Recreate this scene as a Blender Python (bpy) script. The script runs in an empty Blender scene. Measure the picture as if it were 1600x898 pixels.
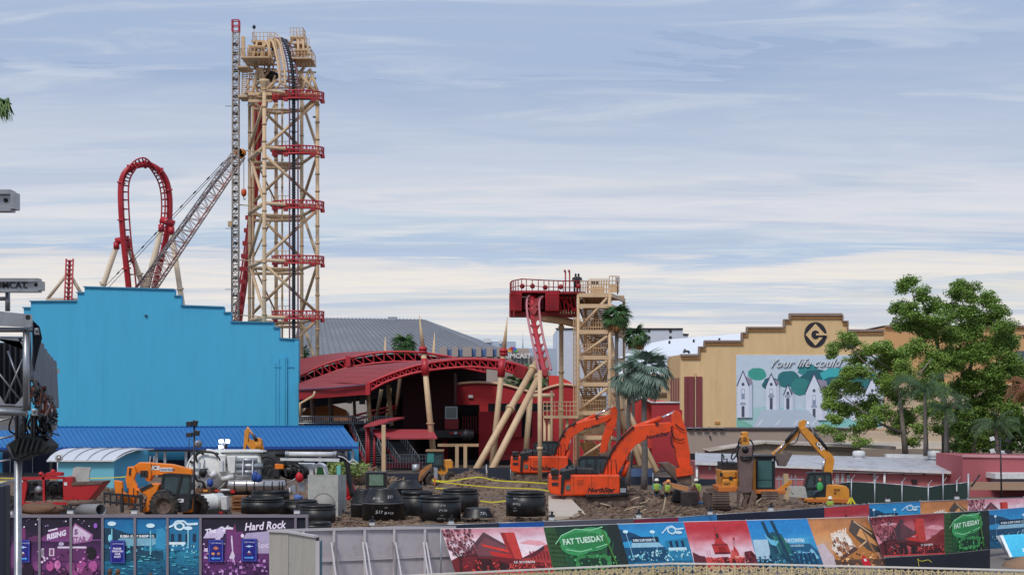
import bpy,math,random
from mathutils import Vector,Matrix,noise
random.seed(7)
sc=bpy.context.scene
C=sc.collection
# camera, world, sun, exposure
F=2400.0;CX=800.0;HY=625.0;EYE=6.5
cam_d=bpy.data.cameras.new("camera");cam=bpy.data.objects.new("camera",cam_d);C.objects.link(cam)
cam.location=(0,0,EYE);cam.rotation_euler=(math.radians(90),0,0)
cam_d.sensor_width=36;cam_d.lens=54;cam_d.shift_y=0.110;cam_d.clip_start=0.5;cam_d.clip_end=6000
sc.camera=cam
sc.render.engine='CYCLES'
sc.view_settings.view_transform='Standard';sc.view_settings.look='None'
sc.view_settings.exposure=0.2;sc.view_settings.gamma=1.0
SUN_EL,SUN_AZ=math.radians(50),math.radians(205)
world=bpy.data.worlds.new("World");sc.world=world;world.use_nodes=True
nt=world.node_tree;N=nt.nodes;L=nt.links;N.clear()
def nd(t,**k):
 n=N.new(t)
 for a,b in k.items():setattr(n,a,b)
 return n
def wm(op,a,b=None,c=None):
 n=nd('ShaderNodeMath',operation=op)
 for i,q in enumerate((a,b,c)):
  if q is None:continue
  if hasattr(q,'is_output'):L.new(q,n.inputs[i])
  else:n.inputs[i].default_value=q
 return n.outputs[0]
def wmix(f,a,b):
 n=nd('ShaderNodeMix',data_type='RGBA')
 for i,q in((0,f),(6,a),(7,b)):
  if hasattr(q,'is_output'):L.new(q,n.inputs[i])
  else:n.inputs[i].default_value=q
 return n.outputs[2]
tc=nd('ShaderNodeTexCoord');sep=nd('ShaderNodeSeparateXYZ');L.new(tc.outputs['Generated'],sep.inputs[0])
sky=nd('ShaderNodeTexSky',sky_type='NISHITA',sun_disc=False,sun_elevation=SUN_EL,sun_rotation=SUN_AZ)
sky.air_density=1.2;sky.dust_density=2.0
skyc=nd('ShaderNodeVectorMath',operation='SCALE');L.new(sky.outputs[0],skyc.inputs[0]);skyc.inputs['Scale'].default_value=0.09
zc=wm('MAXIMUM',sep.outputs[2],0.0)
den=wm('ADD',zc,0.085)
U=wm('DIVIDE',sep.outputs[0],den);V=wm('DIVIDE',sep.outputs[1],den)
def cloudnoise(su,sv,scale,det,rough,dist,off=0.0):
 cb=nd('ShaderNodeCombineXYZ');L.new(wm('MULTIPLY',U,su),cb.inputs[0]);L.new(wm('MULTIPLY_ADD',V,sv,off),cb.inputs[1]);cb.inputs[2].default_value=off
 n=nd('ShaderNodeTexNoise');L.new(cb.outputs[0],n.inputs['Vector'])
 n.inputs['Scale'].default_value=scale;n.inputs['Detail'].default_value=det;n.inputs['Roughness'].default_value=rough;n.inputs['Distortion'].default_value=dist
 return n.outputs[0]
def ramp(f,a,b,lo=0.0,hi=1.0):
 n=nd('ShaderNodeMapRange',interpolation_type='SMOOTHSTEP');L.new(f,n.inputs[0])
 for i,q in enumerate((a,b,lo,hi)):n.inputs[i+1].default_value=q
 return n.outputs[0]
n1=cloudnoise(0.36,1.0,1.0,9,0.55,0.7,3.1)
n2=cloudnoise(0.70,2.4,2.1,10,0.6,0.9,11.7)
n3=cloudnoise(0.5,3.6,2.6,8,0.62,0.5,23.4)
n4=cloudnoise(0.45,1.6,1.5,8,0.55,0.5,41.0)
lowf=ramp(sep.outputs[2],0.03,0.15,1.0,0.0)
# layers of stratus: their height is torn by noise, their colour goes from blue grey overhead to cream low down
amp=wm('MULTIPLY_ADD',zc,0.26,0.020)
zz=wm('ADD',zc,wm('ADD',wm('MULTIPLY',wm('SUBTRACT',n1,0.36),wm('MULTIPLY',amp,2.2)),wm('MULTIPLY',wm('SUBTRACT',n2,0.42),wm('MULTIPLY',amp,1.3))))
cr=nd('ShaderNodeValToRGB');L.new(wm('DIVIDE',zz,0.32),cr.inputs[0]);e_=cr.color_ramp.elements
for k,(z_,c_)in enumerate(((0.0,(.55,.61,.68)),(.045,(.53,.61,.70)),(.062,(.80,.75,.69)),(.078,(.57,.63,.71)),(.090,(.80,.75,.70)),(.102,(.70,.69,.71)),(.112,(.42,.53,.69)),(.128,(.53,.61,.71)),(.144,(.66,.67,.73)),(.160,(.55,.60,.70)),(.178,(.58,.625,.72)),(.196,(.46,.54,.68)),(.225,(.36,.455,.63)),(.26,(.32,.42,.60)))):
 q=e_[k]if k<2 else e_.new(0.5);q.position=z_/.32;q.color=(*c_,1)
streak=wm('MULTIPLY',ramp(n2,0.48,0.72),0.42)
c1=wmix(streak,cr.outputs[0],wmix(lowf,(0.70,0.72,0.76,1),(0.88,0.81,0.72,1)))
c2=wmix(wm('MULTIPLY',ramp(n3,0.54,0.70),wm('MULTIPLY_ADD',lowf,0.30,0.06)),c1,(0.84,0.79,0.75,1))
c3=wmix(wm('MULTIPLY',ramp(n4,0.46,0.64),0.6),c2,(0.39,0.48,0.64,1))
full=wmix(ramp(n1,0.30,0.5,0.86,0.98),skyc.outputs[0],c3)
bg=nd('ShaderNodeBackground');L.new(full,bg.inputs[0]);bg.inputs[1].default_value=0.95
wo=nd('ShaderNodeOutputWorld');L.new(bg.outputs[0],wo.inputs[0])
sd=bpy.data.lights.new("sun",'SUN');sd.energy=1.7;sd.angle=math.radians(14);sd.color=(1.0,0.95,0.88)
so=bpy.data.objects.new("sun",sd);C.objects.link(so)
sdir=Vector((math.sin(SUN_AZ)*math.cos(SUN_EL),math.cos(SUN_AZ)*math.cos(SUN_EL),math.sin(SUN_EL)))
so.rotation_euler=sdir.to_track_quat('Z','Y').to_euler();so.location=(-30,-30,60)
# helpers
def P(px,py,Y):return Vector(((px-CX)*Y/F,Y,EYE-(py-HY)*Y/F))
def X(px,Y):return(px-CX)*Y/F
def Z(py,Y):return EYE-(py-HY)*Y/F
def lin(c):
 c=c/255.0
 return c/12.92 if c<=0.04045 else((c+0.055)/1.055)**2.4
def S(r,g,b):return(lin(r),lin(g),lin(b))
V3=Vector
ZUP=Vector((0,0,1))
class MB:
 """collects shapes into one mesh"""
 def __init__(s):s.v=[];s.f=[];s.s=[];s.c=[]
 def add(s,vs,fs,smooth=False,col=None):
  b=len(s.v);s.v.extend(Vector(q)for q in vs)
  for f in fs:s.f.append(tuple(b+i for i in f));s.s.append(smooth);s.c.append(col)
  return s
 def box(s,lo,hi,rz=0.0,col=None):
  lo,hi=Vector(lo),Vector(hi);c=(lo+hi)/2;d=(hi-lo)/2
  R=Matrix.Rotation(rz,3,'Z')
  vs=[c+R@Vector((sx*d.x,sy*d.y,sz*d.z))for sz in(-1,1)for sx,sy in((-1,-1),(1,-1),(1,1),(-1,1))]
  return s.add(vs,[(3,2,1,0),(4,5,6,7),(0,1,5,4),(1,2,6,5),(2,3,7,6),(3,0,4,7)],False,col)
 def bc(s,c,d,R=None,col=None):
  c=Vector(c);d=Vector(d)/2;R=R or Matrix.Identity(3)
  vs=[c+R@Vector((sx*d.x,sy*d.y,sz*d.z))for sz in(-1,1)for sx,sy in((-1,-1),(1,-1),(1,1),(-1,1))]
  return s.add(vs,[(3,2,1,0),(4,5,6,7),(0,1,5,4),(1,2,6,5),(2,3,7,6),(3,0,4,7)],False,col)
 def fr(s,a,b,up=ZUP):
  d=(Vector(b)-Vector(a));d.normalize()
  x=d.cross(up)
  if x.length<1e-3:x=d.cross(Vector((1,0,0)))
  x.normalize();return d,x,x.cross(d)
 def beam(s,a,b,w,h=None,up=ZUP,w2=None,h2=None):
  h=h or w;w2=w2 or w;h2=h2 or h;a,b=Vector(a),Vector(b);d,x,y=s.fr(a,b,up)
  vs=[a+x*sx*w/2+y*sy*h/2 for sx,sy in((-1,-1),(1,-1),(1,1),(-1,1))]+[b+x*sx*w2/2+y*sy*h2/2 for sx,sy in((-1,-1),(1,-1),(1,1),(-1,1))]
  return s.add(vs,[(3,2,1,0),(4,5,6,7),(0,1,5,4),(1,2,6,5),(2,3,7,6),(3,0,4,7)])
 def tube(s,a,b,r,r2=None,n=8,cap=True):
  r2=r if r2 is None else r2;a,b=Vector(a),Vector(b);d,x,y=s.fr(a,b)
  vs=[p+x*math.cos(t)*q+y*math.sin(t)*q for p,q in((a,r),(b,r2))for t in(2*math.pi*i/n for i in range(n))]
  s.add(vs,[(i,(i+1)%n,n+(i+1)%n,n+i)for i in range(n)],n>5)
  if cap:
   k=len(s.v)-2*n
   s.f.append(tuple(k+i for i in reversed(range(n))));s.s.append(False);s.c.append(None)
   s.f.append(tuple(k+n+i for i in range(n)));s.s.append(False);s.c.append(None)
  return s
 def path(s,pts,r,n=6,cap=True):
  pts=[Vector(p)for p in pts];m=len(pts);rr=r if isinstance(r,(list,tuple))else[r]*m
  T=[(pts[min(i+1,m-1)]-pts[max(i-1,0)]).normalized()for i in range(m)]
  x=T[0].cross(ZUP)
  if x.length<1e-3:x=T[0].cross(Vector((1,0,0)))
  x.normalize();vs=[]
  for i in range(m):
   x=x-T[i]*x.dot(T[i]);x.normalize();y=T[i].cross(x)
   vs+=[pts[i]+(x*math.cos(t)+y*math.sin(t))*rr[i]for t in(2*math.pi*k/n for k in range(n))]
  fs=[(i*n+k,i*n+(k+1)%n,(i+1)*n+(k+1)%n,(i+1)*n+k)for i in range(m-1)for k in range(n)]
  if cap:fs+=[tuple(reversed(range(n))),tuple((m-1)*n+k for k in range(n))]
  return s.add(vs,fs,n>4)
 def prism(s,pts,vec,col=None):
  pts=[Vector(p)for p in pts];vec=Vector(vec);n=len(pts)
  nrm=Vector((0,0,0))
  for i in range(n):nrm+=pts[i].cross(pts[(i+1)%n])
  if nrm.dot(vec)<0:pts.reverse()
  return s.add([p for p in pts]+[p+vec for p in pts],[tuple(reversed(range(n))),tuple(range(n,2*n))]+[(i,(i+1)%n,n+(i+1)%n,n+i)for i in range(n)],False,col)
 def poly(s,pts,col=None):return s.add(pts,[tuple(range(len(pts)))],False,col)
 def lathe(s,prof,o,n=24,axis=ZUP,smooth=True,closed=False):
  o=Vector(o);q=Vector(axis).to_track_quat('Z','Y');vs=[]
  for r,z in prof:vs+=[o+q@Vector((r*math.cos(2*math.pi*k/n),r*math.sin(2*math.pi*k/n),z))for k in range(n)]
  m=len(prof);rng=m if closed else m-1
  fs=[(i*n+k,i*n+(k+1)%n,((i+1)%m)*n+(k+1)%n,((i+1)%m)*n+k)for i in range(rng)for k in range(n)]
  return s.add(vs,fs,smooth)
 def blob(s,c,r,seed=0,amp=0.15,nu=10,nv=7,fq=1.3,smooth=True):
  c=Vector(c);r=Vector(r)if not isinstance(r,(int,float))else Vector((r,r,r));vs=[];off=Vector((seed*7.3,seed*3.1,seed*1.7))
  for j in range(nv+1):
   t=math.pi*j/nv
   for i in range(nu):
    p=2*math.pi*i/nu;d=Vector((math.sin(t)*math.cos(p),math.sin(t)*math.sin(p),math.cos(t)))
    k=1+amp*2*noise.noise(d*fq+off);vs.append(c+Vector((d.x*r.x,d.y*r.y,d.z*r.z))*k)
  fs=[(j*nu+i,(j+1)*nu+i,(j+1)*nu+(i+1)%nu,j*nu+(i+1)%nu)for j in range(nv)for i in range(nu)]
  return s.add(vs,fs,smooth)
 def grid(s,fn,nu,nv,smooth=True,col=None):
  vs=[fn(i/nu,j/nv)for j in range(nv+1)for i in range(nu+1)]
  return s.add(vs,[(j*(nu+1)+i,j*(nu+1)+i+1,(j+1)*(nu+1)+i+1,(j+1)*(nu+1)+i)for j in range(nv)for i in range(nu)],smooth,col)
ROOTM={}
def props(o,label=None,cat=None,group=None,kind=None):
 for k,q in(('label',label),('category',cat),('group',group),('kind',kind)):
  if q:o[k]=q
 return o
def thing(name,label,cat,loc=(0,0,0),rz=0.0,group=None):
 o=bpy.data.objects.new(name,None);C.objects.link(o);o.location=loc;o.rotation_euler=(0,0,rz);o.empty_display_size=0.2
 ROOTM[o.name]=Matrix.Translation(Vector(loc))@Matrix.Rotation(rz,4,'Z')
 return props(o,label,cat,group)
def rootof(o):
 while o.parent:o=o.parent
 return o
def mesh_of(mb,name,M=None):
 me=bpy.data.meshes.new(name);vs=mb.v
 if M is not None:vs=[M@q for q in vs]
 me.from_pydata([tuple(q)for q in vs],[],mb.f)
 me.polygons.foreach_set('use_smooth',mb.s)
 if any(c is not None for c in mb.c):
  a=me.color_attributes.new('print','FLOAT_COLOR','CORNER');buf=[]
  for f,c in zip(mb.f,mb.c):
   c=c or(0.5,0.5,0.5)
   if isinstance(c,list):
    for q in c:buf.extend([q[0],q[1],q[2],1.0])
   else:buf.extend([c[0],c[1],c[2],1.0]*len(f))
  a.data.foreach_set('color',buf)
 me.update();return me
def part(name,mb,m,parent=None,label=None,bevel=0,local=False,kind=None,at=None):
 """one mesh object; with a parent its points are taken into the parent thing's space"""
 M=None
 if parent is not None and not local:M=ROOTM[rootof(parent).name].inverted()
 elif at is not None:M=Matrix.Translation(-Vector(at))
 me=mesh_of(mb,name,M)
 if isinstance(m,(list,tuple)):
  for q in m:me.materials.append(q)
 else:me.materials.append(m)
 o=bpy.data.objects.new(name,me);C.objects.link(o)
 if parent is not None:o.parent=parent
 elif at is not None:o.location=at
 if bevel:
  b=o.modifiers.new('bevel','BEVEL');b.width=bevel;b.segments=2;b.limit_method='ANGLE';b.angle_limit=0.7
 return props(o,label=label,kind=kind)
def solo(name,mb,m,label,cat,at=(0,0,0),group=None,bevel=0):
 o=part(name,mb,m,at=at,bevel=bevel);ROOTM[o.name]=Matrix.Translation(Vector(at));return props(o,label,cat,group)
def struct(name,mb,m,kind='structure',bevel=0):return part(name,mb,m,kind=kind,bevel=bevel)
def copy_tree(o,parent=None):
 c=o.copy();C.objects.link(c);c.parent=parent
 for ch in list(o.children):copy_tree(ch,c)
 return c
def pieces(name,me,m,parent,mats4):
 """many alike pieces that share one mesh"""
 first=None
 if not me.materials:me.materials.append(m)
 for M4 in mats4:
  o=bpy.data.objects.new(name,me);C.objects.link(o);o.parent=parent;o.matrix_local=M4
_tx={}
def textgeo(t,size=1.0,shear=0.0,bold=0.0,space=1.0,align='LEFT',ext=0.0):
 k=(t,size,shear,bold,space,align,ext)
 if k in _tx:return _tx[k]
 cu=bpy.data.curves.new('letters','FONT');cu.body=t;cu.size=size;cu.shear=shear;cu.offset=bold;cu.space_character=space;cu.align_x=align;cu.extrude=ext;cu.resolution_u=2
 o=bpy.data.objects.new('letters',cu);C.objects.link(o)
 dg=bpy.context.evaluated_depsgraph_get();e=o.evaluated_get(dg);me=e.to_mesh()
 r=([tuple(q.co)for q in me.vertices],[tuple(p.vertices)for p in me.polygons])
 e.to_mesh_clear();bpy.data.objects.remove(o);bpy.data.curves.remove(cu)
 _tx[k]=r;return r
def addtext(mb,t,o,ux,uy,size,col=None,n=None,lift=0.0,**kw):
 """lettering starting at o, running along ux, up along uy"""
 vs,fs=textgeo(t,size,**kw);o=Vector(o);ux=Vector(ux).normalized();uy=Vector(uy).normalized();n=Vector(n).normalized()if n is not None else ux.cross(uy).normalized()
 return mb.add([o+ux*x+uy*y+n*(z+lift)for x,y,z in vs],fs,False,col)
# materials
_M={}
def mat(name,col,rough=0.6,metal=0.0,var=0.12,scale=0.8,bump=0.0,bscale=12.0,spec=0.5,dirt=None,damt=0.35,stretch=None,emit=None,alpha=None,trans=0.0):
 if name in _M:return _M[name]
 m=bpy.data.materials.new(name);m.use_nodes=True;t=m.node_tree;n=t.nodes;l=t.links;b=n['Principled BSDF']
 b.inputs['Roughness'].default_value=rough;b.inputs['Metallic'].default_value=metal;b.inputs['Specular IOR Level'].default_value=spec
 b.inputs['Transmission Weight'].default_value=trans
 tcn=n.new('ShaderNodeTexCoord');vec=tcn.outputs['Object']
 if stretch:
  mp=n.new('ShaderNodeMapping');mp.inputs['Scale'].default_value=stretch;l.new(vec,mp.inputs[0]);vec=mp.outputs[0]
 nz=n.new('ShaderNodeTexNoise');nz.inputs['Scale'].default_value=scale;nz.inputs['Detail'].default_value=6;nz.inputs['Roughness'].default_value=0.65;l.new(vec,nz.inputs['Vector'])
 mr=n.new('ShaderNodeMapRange');l.new(nz.outputs[0],mr.inputs[0]);mr.inputs[1].default_value=0.25;mr.inputs[2].default_value=0.75
 mr.inputs[3].default_value=1-var;mr.inputs[4].default_value=1+var
 sc_=n.new('ShaderNodeVectorMath');sc_.operation='SCALE';sc_.inputs[0].default_value=col[:3];l.new(mr.outputs[0],sc_.inputs['Scale']);out=sc_.outputs[0]
 if dirt:
  nz2=n.new('ShaderNodeTexNoise');nz2.inputs['Scale'].default_value=scale*2.7;nz2.inputs['Detail'].default_value=8;nz2.inputs['Roughness'].default_value=0.7;l.new(vec,nz2.inputs['Vector'])
  r2=n.new('ShaderNodeMapRange');l.new(nz2.outputs[0],r2.inputs[0]);r2.inputs[1].default_value=0.48;r2.inputs[2].default_value=0.68;r2.inputs[4].default_value=damt
  mx=n.new('ShaderNodeMix');mx.data_type='RGBA';l.new(r2.outputs[0],mx.inputs[0]);l.new(out,mx.inputs[6]);mx.inputs[7].default_value=(*dirt[:3],1);out=mx.outputs[2]
 l.new(out,b.inputs['Base Color'])
 if bump:
  nb=n.new('ShaderNodeTexNoise');nb.inputs['Scale'].default_value=bscale;nb.inputs['Detail'].default_value=5;l.new(vec,nb.inputs['Vector'])
  bn=n.new('ShaderNodeBump');bn.inputs['Strength'].default_value=bump;bn.inputs['Distance'].default_value=0.05;l.new(nb.outputs[0],bn.inputs['Height']);l.new(bn.outputs[0],b.inputs['Normal'])
 if emit:b.inputs['Emission Color'].default_value=(*emit[0],1);b.inputs['Emission Strength'].default_value=emit[1]
 _M[name]=m;return m
def printmat(name,rough=0.55,var=0.15,scale=7.0):
 m=mat(name,(1,1,1),rough,var=var,scale=scale);t=m.node_tree
 vm=[q for q in t.nodes if q.type=='VECT_MATH'][0];at=t.nodes.new('ShaderNodeAttribute');at.attribute_name='print';t.links.new(at.outputs['Color'],vm.inputs[0]);return m
MUD=S(96,76,62)
m_dirt=mat('dirt',S(106,86,72),0.95,var=0.5,scale=0.45,bump=1.0,bscale=4.0,dirt=S(156,134,112),damt=0.5)
m_tan=mat('cream_steel',S(214,182,144),0.5,var=0.08,scale=0.5,dirt=S(150,115,80),damt=0.25)
m_tan2=mat('weathered_cream_steel',S(196,162,124),0.6,var=0.14,scale=0.6,dirt=S(130,95,65),damt=0.4)
m_red=mat('red_steel',S(186,42,52),0.4,var=0.12,scale=0.5)
m_dred=mat('dark_red_paint',S(150,30,36),0.5,var=0.14,scale=0.4)
m_roofred=mat('red_roof_sheet',S(148,52,54),0.6,var=0.14,scale=0.35,dirt=S(120,52,50),damt=0.45)
m_wallred=mat('red_wall_paint',S(178,38,44),0.7,var=0.10,scale=0.15,bump=0.1,bscale=4)
m_wallred2=mat('bright_red_wall_paint',S(206,66,56),0.7,var=0.08,scale=0.15)
m_black=mat('black_plastic',S(22,23,26),0.42,var=0.3,scale=1.0,dirt=S(84,76,70),damt=0.28)
m_dark=mat('dark_metal',S(34,35,40),0.5,var=0.3,scale=1.5,dirt=S(90,80,70),damt=0.3)
m_rubber=mat('rubber',S(42,40,40),0.85,var=0.3,scale=2,dirt=S(120,100,82),damt=0.7)
m_alu=mat('aluminium',S(165,166,170),0.38,0.75,var=0.12,scale=3,dirt=S(110,108,106),damt=0.4)
m_galv=mat('galvanised_steel',S(172,176,182),0.45,0.55,var=0.12,scale=3)
m_chrome=mat('chrome',S(222,224,230),0.16,0.9,var=0.03)
m_white=mat('white_paint',S(222,222,222),0.45,var=0.06,scale=1.0,dirt=S(150,145,138),damt=0.35)
m_bluewall=mat('cyan_blue_wall_paint',S(72,176,216),0.75,var=0.035,scale=0.35,bump=0.1,bscale=3,stretch=(1,1,.18),dirt=S(58,154,198),damt=0.35)
m_blueroof=mat('cobalt_roof_sheet',S(26,108,172),0.45,var=0.07,scale=0.5)
m_glass=mat('dark_glass',S(62,80,84),0.08,0.0,var=0.25,scale=1.2,spec=0.9)
m_conc=mat('concrete',S(182,182,176),0.9,var=0.14,scale=0.9,bump=0.3,bscale=9,dirt=S(120,118,110),damt=0.5)
m_orange=mat('orange_red_paint',S(234,76,24),0.38,var=0.12,scale=0.8,dirt=S(140,62,42),damt=0.5)
m_yellow=mat('yellow_machine_paint',S(220,146,50),0.42,var=0.10,scale=0.9,dirt=S(150,105,62),damt=0.45)
m_jcb=mat('amber_machine_paint',S(244,130,18),0.4,var=0.08,scale=0.9,dirt=S(160,105,55),damt=0.4)
m_mud=mat('muddy_steel',S(98,80,72),0.8,var=0.35,scale=1.4,bump=0.5,bscale=8,dirt=S(140,118,100),damt=0.6)
m_print=printmat('printed_vinyl');m_paint=printmat('painted_mural',.7,.05,1.0)
nb_=m_print.node_tree.nodes.new('ShaderNodeTexNoise');nb_.inputs['Scale'].default_value=1.6;nb_.inputs['Detail'].default_value=3;bb_=m_print.node_tree.nodes.new('ShaderNodeBump');bb_.inputs['Strength'].default_value=.5;bb_.inputs['Distance'].default_value=.12;m_print.node_tree.links.new(nb_.outputs[0],bb_.inputs['Height']);m_print.node_tree.links.new(bb_.outputs[0],m_print.node_tree.nodes['Principled BSDF'].inputs['Normal'])
m_ink=mat('black_lettering',S(24,22,26),0.5)
m_inkw=mat('white_lettering',S(232,232,235),0.5,var=0.02)
m_interior=mat('dark_interior_shade',S(48,40,42),0.9,var=0.3,scale=0.4)  # shade of the station interior is put into this dark colour
# ground
MOUNDS=[(735,110,1.4,1.9,4),(765,108,.9,3.0,4),(820,106,.95,3,4),(700,104,.35,3,3),(905,88,.45,1.7,3),(960,88,.3,3.4,2),(1005,93,.75,2.0,3),(1060,98,.55,2.0,3),(985,98,1.0,1.6,2.5),(1075,86,.35,2.2,3),(1205,88,.75,1.6,2.5),(1180,86,.45,1.6,2.5),(1230,89,.6,1.4,2.5),(1120,83,.3,2,2.5),(940,83,.45,2.4,2.5),(985,81,.5,2.0,2),(900,78,.3,2.2,2.5),(1040,84,.4,2,2.5),(870,77,.35,2.6,1.6),(155,92,1.3,1.4,3),(60,88,.6,2.6,3),(540,78,.5,.9,2),(560,104,.7,4,4),(590,110,.8,2.2,4),(640,113,.2,4,3),(150,96,.9,3,3),(1090,80,.3,3,2),(1150,80,.25,4,2)]
def sstep(a,b,t):t=min(1,max(0,(t-a)/(b-a)));return t*t*(3-2*t)
def dip(x,y):return-1.5*sstep(15,22,x)*sstep(96,103,y)*(1-sstep(141,146,y))*(1-sstep(110,125,x))
def dirt_z(x,y):
 z=0.02
 for px,Y,h,rx,ry in MOUNDS:
  d=((x-X(px,Y))/rx)**2+((y-Y)/ry)**2
  if d<6:z=max(z,h*math.exp(-d))
 e=min(1,(x+46)/4,(58-x)/4,(y-70)/4,(134-y)/6);e=max(0,e)
 s=0.16*noise.noise((x*.55,y*.45,1))+0.16*abs(noise.noise((x*1.5,y*1.2,5)))+0.15*abs(noise.noise((x*3.9,y*2.6,9)))
 return dip(x,y)-0.04+e*(max(0,z+s*(1.3 if z>.25 else .7)-.06))
gxs=[-2500,-300]+list(range(-60,14,12))+[14+2*k for k in range(58)]+[400,2500];gys=[-200,0,60,90]+[94+1.5*k for k in range(40)]+[170,400,4000]
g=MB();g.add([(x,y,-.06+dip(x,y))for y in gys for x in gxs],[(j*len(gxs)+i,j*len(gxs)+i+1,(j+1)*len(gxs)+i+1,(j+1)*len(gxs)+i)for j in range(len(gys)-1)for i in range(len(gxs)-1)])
struct('ground',g,mat('packed_soil',S(86,76,68),0.95,var=.2,scale=.05,bump=.5,bscale=2))  # soil colour taken darker to stand for shadow on the ground
g=MB();x0,x1,y0,y1=-46,58,70,134;st=.27
nx=int((x1-x0)/st);ny=int((y1-y0)/(st*1.35))
g.grid(lambda u,v:Vector((x0+u*(x1-x0),y0+v*(y1-y0),dirt_z(x0+u*(x1-x0),y0+v*(y1-y0)))),nx,ny,smooth=False)
struct('dirt_ground',g,m_dirt)
g=MB();g.poly([(-60,30,-.05),(80,30,-.05),(80,70.2,-.05),(-60,70.2,-.05)]);struct('pavement',g,mat('paving',S(120,112,108),0.9,var=.12,scale=.6,bump=.2))
# loose clods of soil on the heaps
cl=MB();rr=random.Random(3)
for i in range(6500):
 if i<3400:
  px,Y,h,rx,ry=rr.choice(MOUNDS);x=X(px,Y)+rr.gauss(0,rx*.7);y=Y+rr.gauss(0,ry*.6)
 else:x=rr.uniform(-14,26);y=rr.uniform(74,100)
 if not(x0+1<x<x1-1 and y0+1<y<y1-1):continue
 r=rr.uniform(.03,.12)*(1.8 if rr.random()<.08 else 1)
 cl.blob((x,y,dirt_z(x,y)+r*.25),(r*rr.uniform(.8,1.5),r,r*rr.uniform(.6,1)),i,.3,5,3,2.2,False)
struct('soil_clods',cl,m_dirt,'stuff')
tw_=MB()
for i in range(900):
 x=rr.uniform(-12,24);y=rr.uniform(75,99);z=dirt_z(x,y)+.05;a=rr.uniform(0,6.3);l_=rr.uniform(.1,.42);d=V3((math.cos(a),math.sin(a)*.6,rr.uniform(-.1,.35)))*l_;tw_.tube((x,y,z),V3((x,y,z))+d,rr.uniform(.008,.022),n=3,cap=False)
struct('straw_litter',tw_,mat('straw',S(186,160,122),.9,var=.4,scale=3),'stuff')
# background buildings
# far grey hipped hall
T=thing('exhibition_hall','huge grey hipped metal roof behind the red station canopy','building',(X(600,300),300,0))
Y=290
a,b=P(470,497,330),P(662,499,330)
f0,f1=P(455,553,Y),P(800,560,Y)
r=MB();r.prism([P(455,553,Y),P(800,560,Y),P(664,499,318),P(470,496,318)],(0,0,-.5))
r.prism([P(800,560,Y),P(664,499,318),P(830,560,350)],(0,0,-.5))
part('roof',r,mat('grey_roof_sheet',S(122,124,130),0.7,var=.07,scale=.08,stretch=(1,1,1),dirt=S(160,160,165),damt=.3),T)
for k in range(34):
 t=k/34;r=MB();r.beam(P(455,553,Y).lerp(P(800,560,Y),t)+V3((0,0,.05)),P(470,496,318).lerp(P(664,499,318),t)+V3((0,0,.05)),.16,.14);part('seam',r,mat('grey_seam',S(116,118,124),.7),T)
r=MB();r.box((X(455,Y),Y+1,0),(X(800,Y),Y+30,Z(556,Y)));part('wall',r,mat('dull_cream_wall',S(168,158,150),.8),T)
r=MB();r.box(P(606,500,317)-V3((0,0,1.5)),P(621,496,320));part('vent_box',r,m_galv,T)
# brown parapet building with corporate lettering
Yb=232
T=thing('office_building','beige block with blue parapet panels and white lettering','building',(X(760,Yb),Yb,0))
mb=mat('beige_stone_wall',S(172,158,150),.85,var=.08,scale=.2)
r=MB()
r.box((X(688,Yb),Yb,0),(X(858,Yb),Yb+20,Z(556,Yb)));part('wall',r,mb,T)
for a0,a1 in((687,699),(706,716),(723,737),(744,752),(760,770),(776,790),(798,826)):
 r=MB();r.box((X(a0,Yb),Yb-.6,Z(557,Yb)),(X(a1,Yb),Yb+1.5,Z(542 if a0<790 else 544,Yb)));part('parapet_block',r,mb,T)
for a0,a1 in((699,706),(716,723),(737,744),(752,760),(770,776)):
 r=MB();r.prism([P(a0,557,Yb),P(a1,557,Yb),P(a1,544,Yb),P((a0+a1)/2,546.5,Yb),P(a0,544,Yb)],(0,.8,0));part('blue_panel',r,mat('blue_panel',S(86,118,168),.4),T)
r=MB();r.box((X(800,Yb),Yb-3,Z(600,Yb)),(X(827,Yb),Yb-.7,Z(548,Yb)));part('sign_tower',r,mb,T)
for k in range(4):
 r=MB();r.box((X(802+k*6,Yb),Yb-3.2,Z(570,Yb)),(X(806+k*6,Yb),Yb-2.9,Z(560,Yb)));part('window',r,m_glass,T)
r=MB();addtext(r,'COMCAST',P(781,559,Yb-3.3),(1,0,0),(0,0,1),.98,bold=.02,ext=.05);part('lettering',r,m_inkw,T)
for k,c in enumerate(((250,190,60),(240,120,50),(225,60,70),(130,90,180),(60,130,210),(90,180,90))):
 t=math.radians(165-k*30);o=P(801,549.5,Yb-3.35)
 d=V3((math.cos(t),0,math.sin(t)));e=V3((-d.z,0,d.x))
 r=MB();r.prism([o+d*.1,o+d*.45+e*.16,o+d*.72+e*.17,o+d*.82,o+d*.72-e*.17,o+d*.45-e*.16],(0,.08,0));part('feather',r,mat('feather_%d'%k,S(*c),.4),T)
 # pale office slab behind it
Yc=330
T=thing('glass_office_block','pale blue grey flat-roofed block behind the brake tower','building',(X(880,Yc),Yc,0))
r=MB();r.box((X(755,Yc),Yc,0),(X(806,Yc),Yc+20,Z(533,Yc)));r.box((X(806.2,Yc),Yc+.5,0),(X(960,Yc),Yc+20,Z(544,Yc)));part('wall',r,mat('pale_blue_cladding',S(176,188,204),.6,var=.05),T)
r=MB();r.box((X(755,Yc),Yc-.5,Z(535,Yc)),(X(767,Yc),Yc-.02,Z(529,Yc)));r.box((X(780,Yc),Yc-.5,Z(537,Yc)),(X(784,Yc),Yc-.02,Z(531,Yc)));part('rooftop_unit',r,m_white,T)
r=MB();r.tube(P(817,545,Yc+3),P(817,522,Yc+3),.12,.04);part('antenna',r,m_galv,T)
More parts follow.
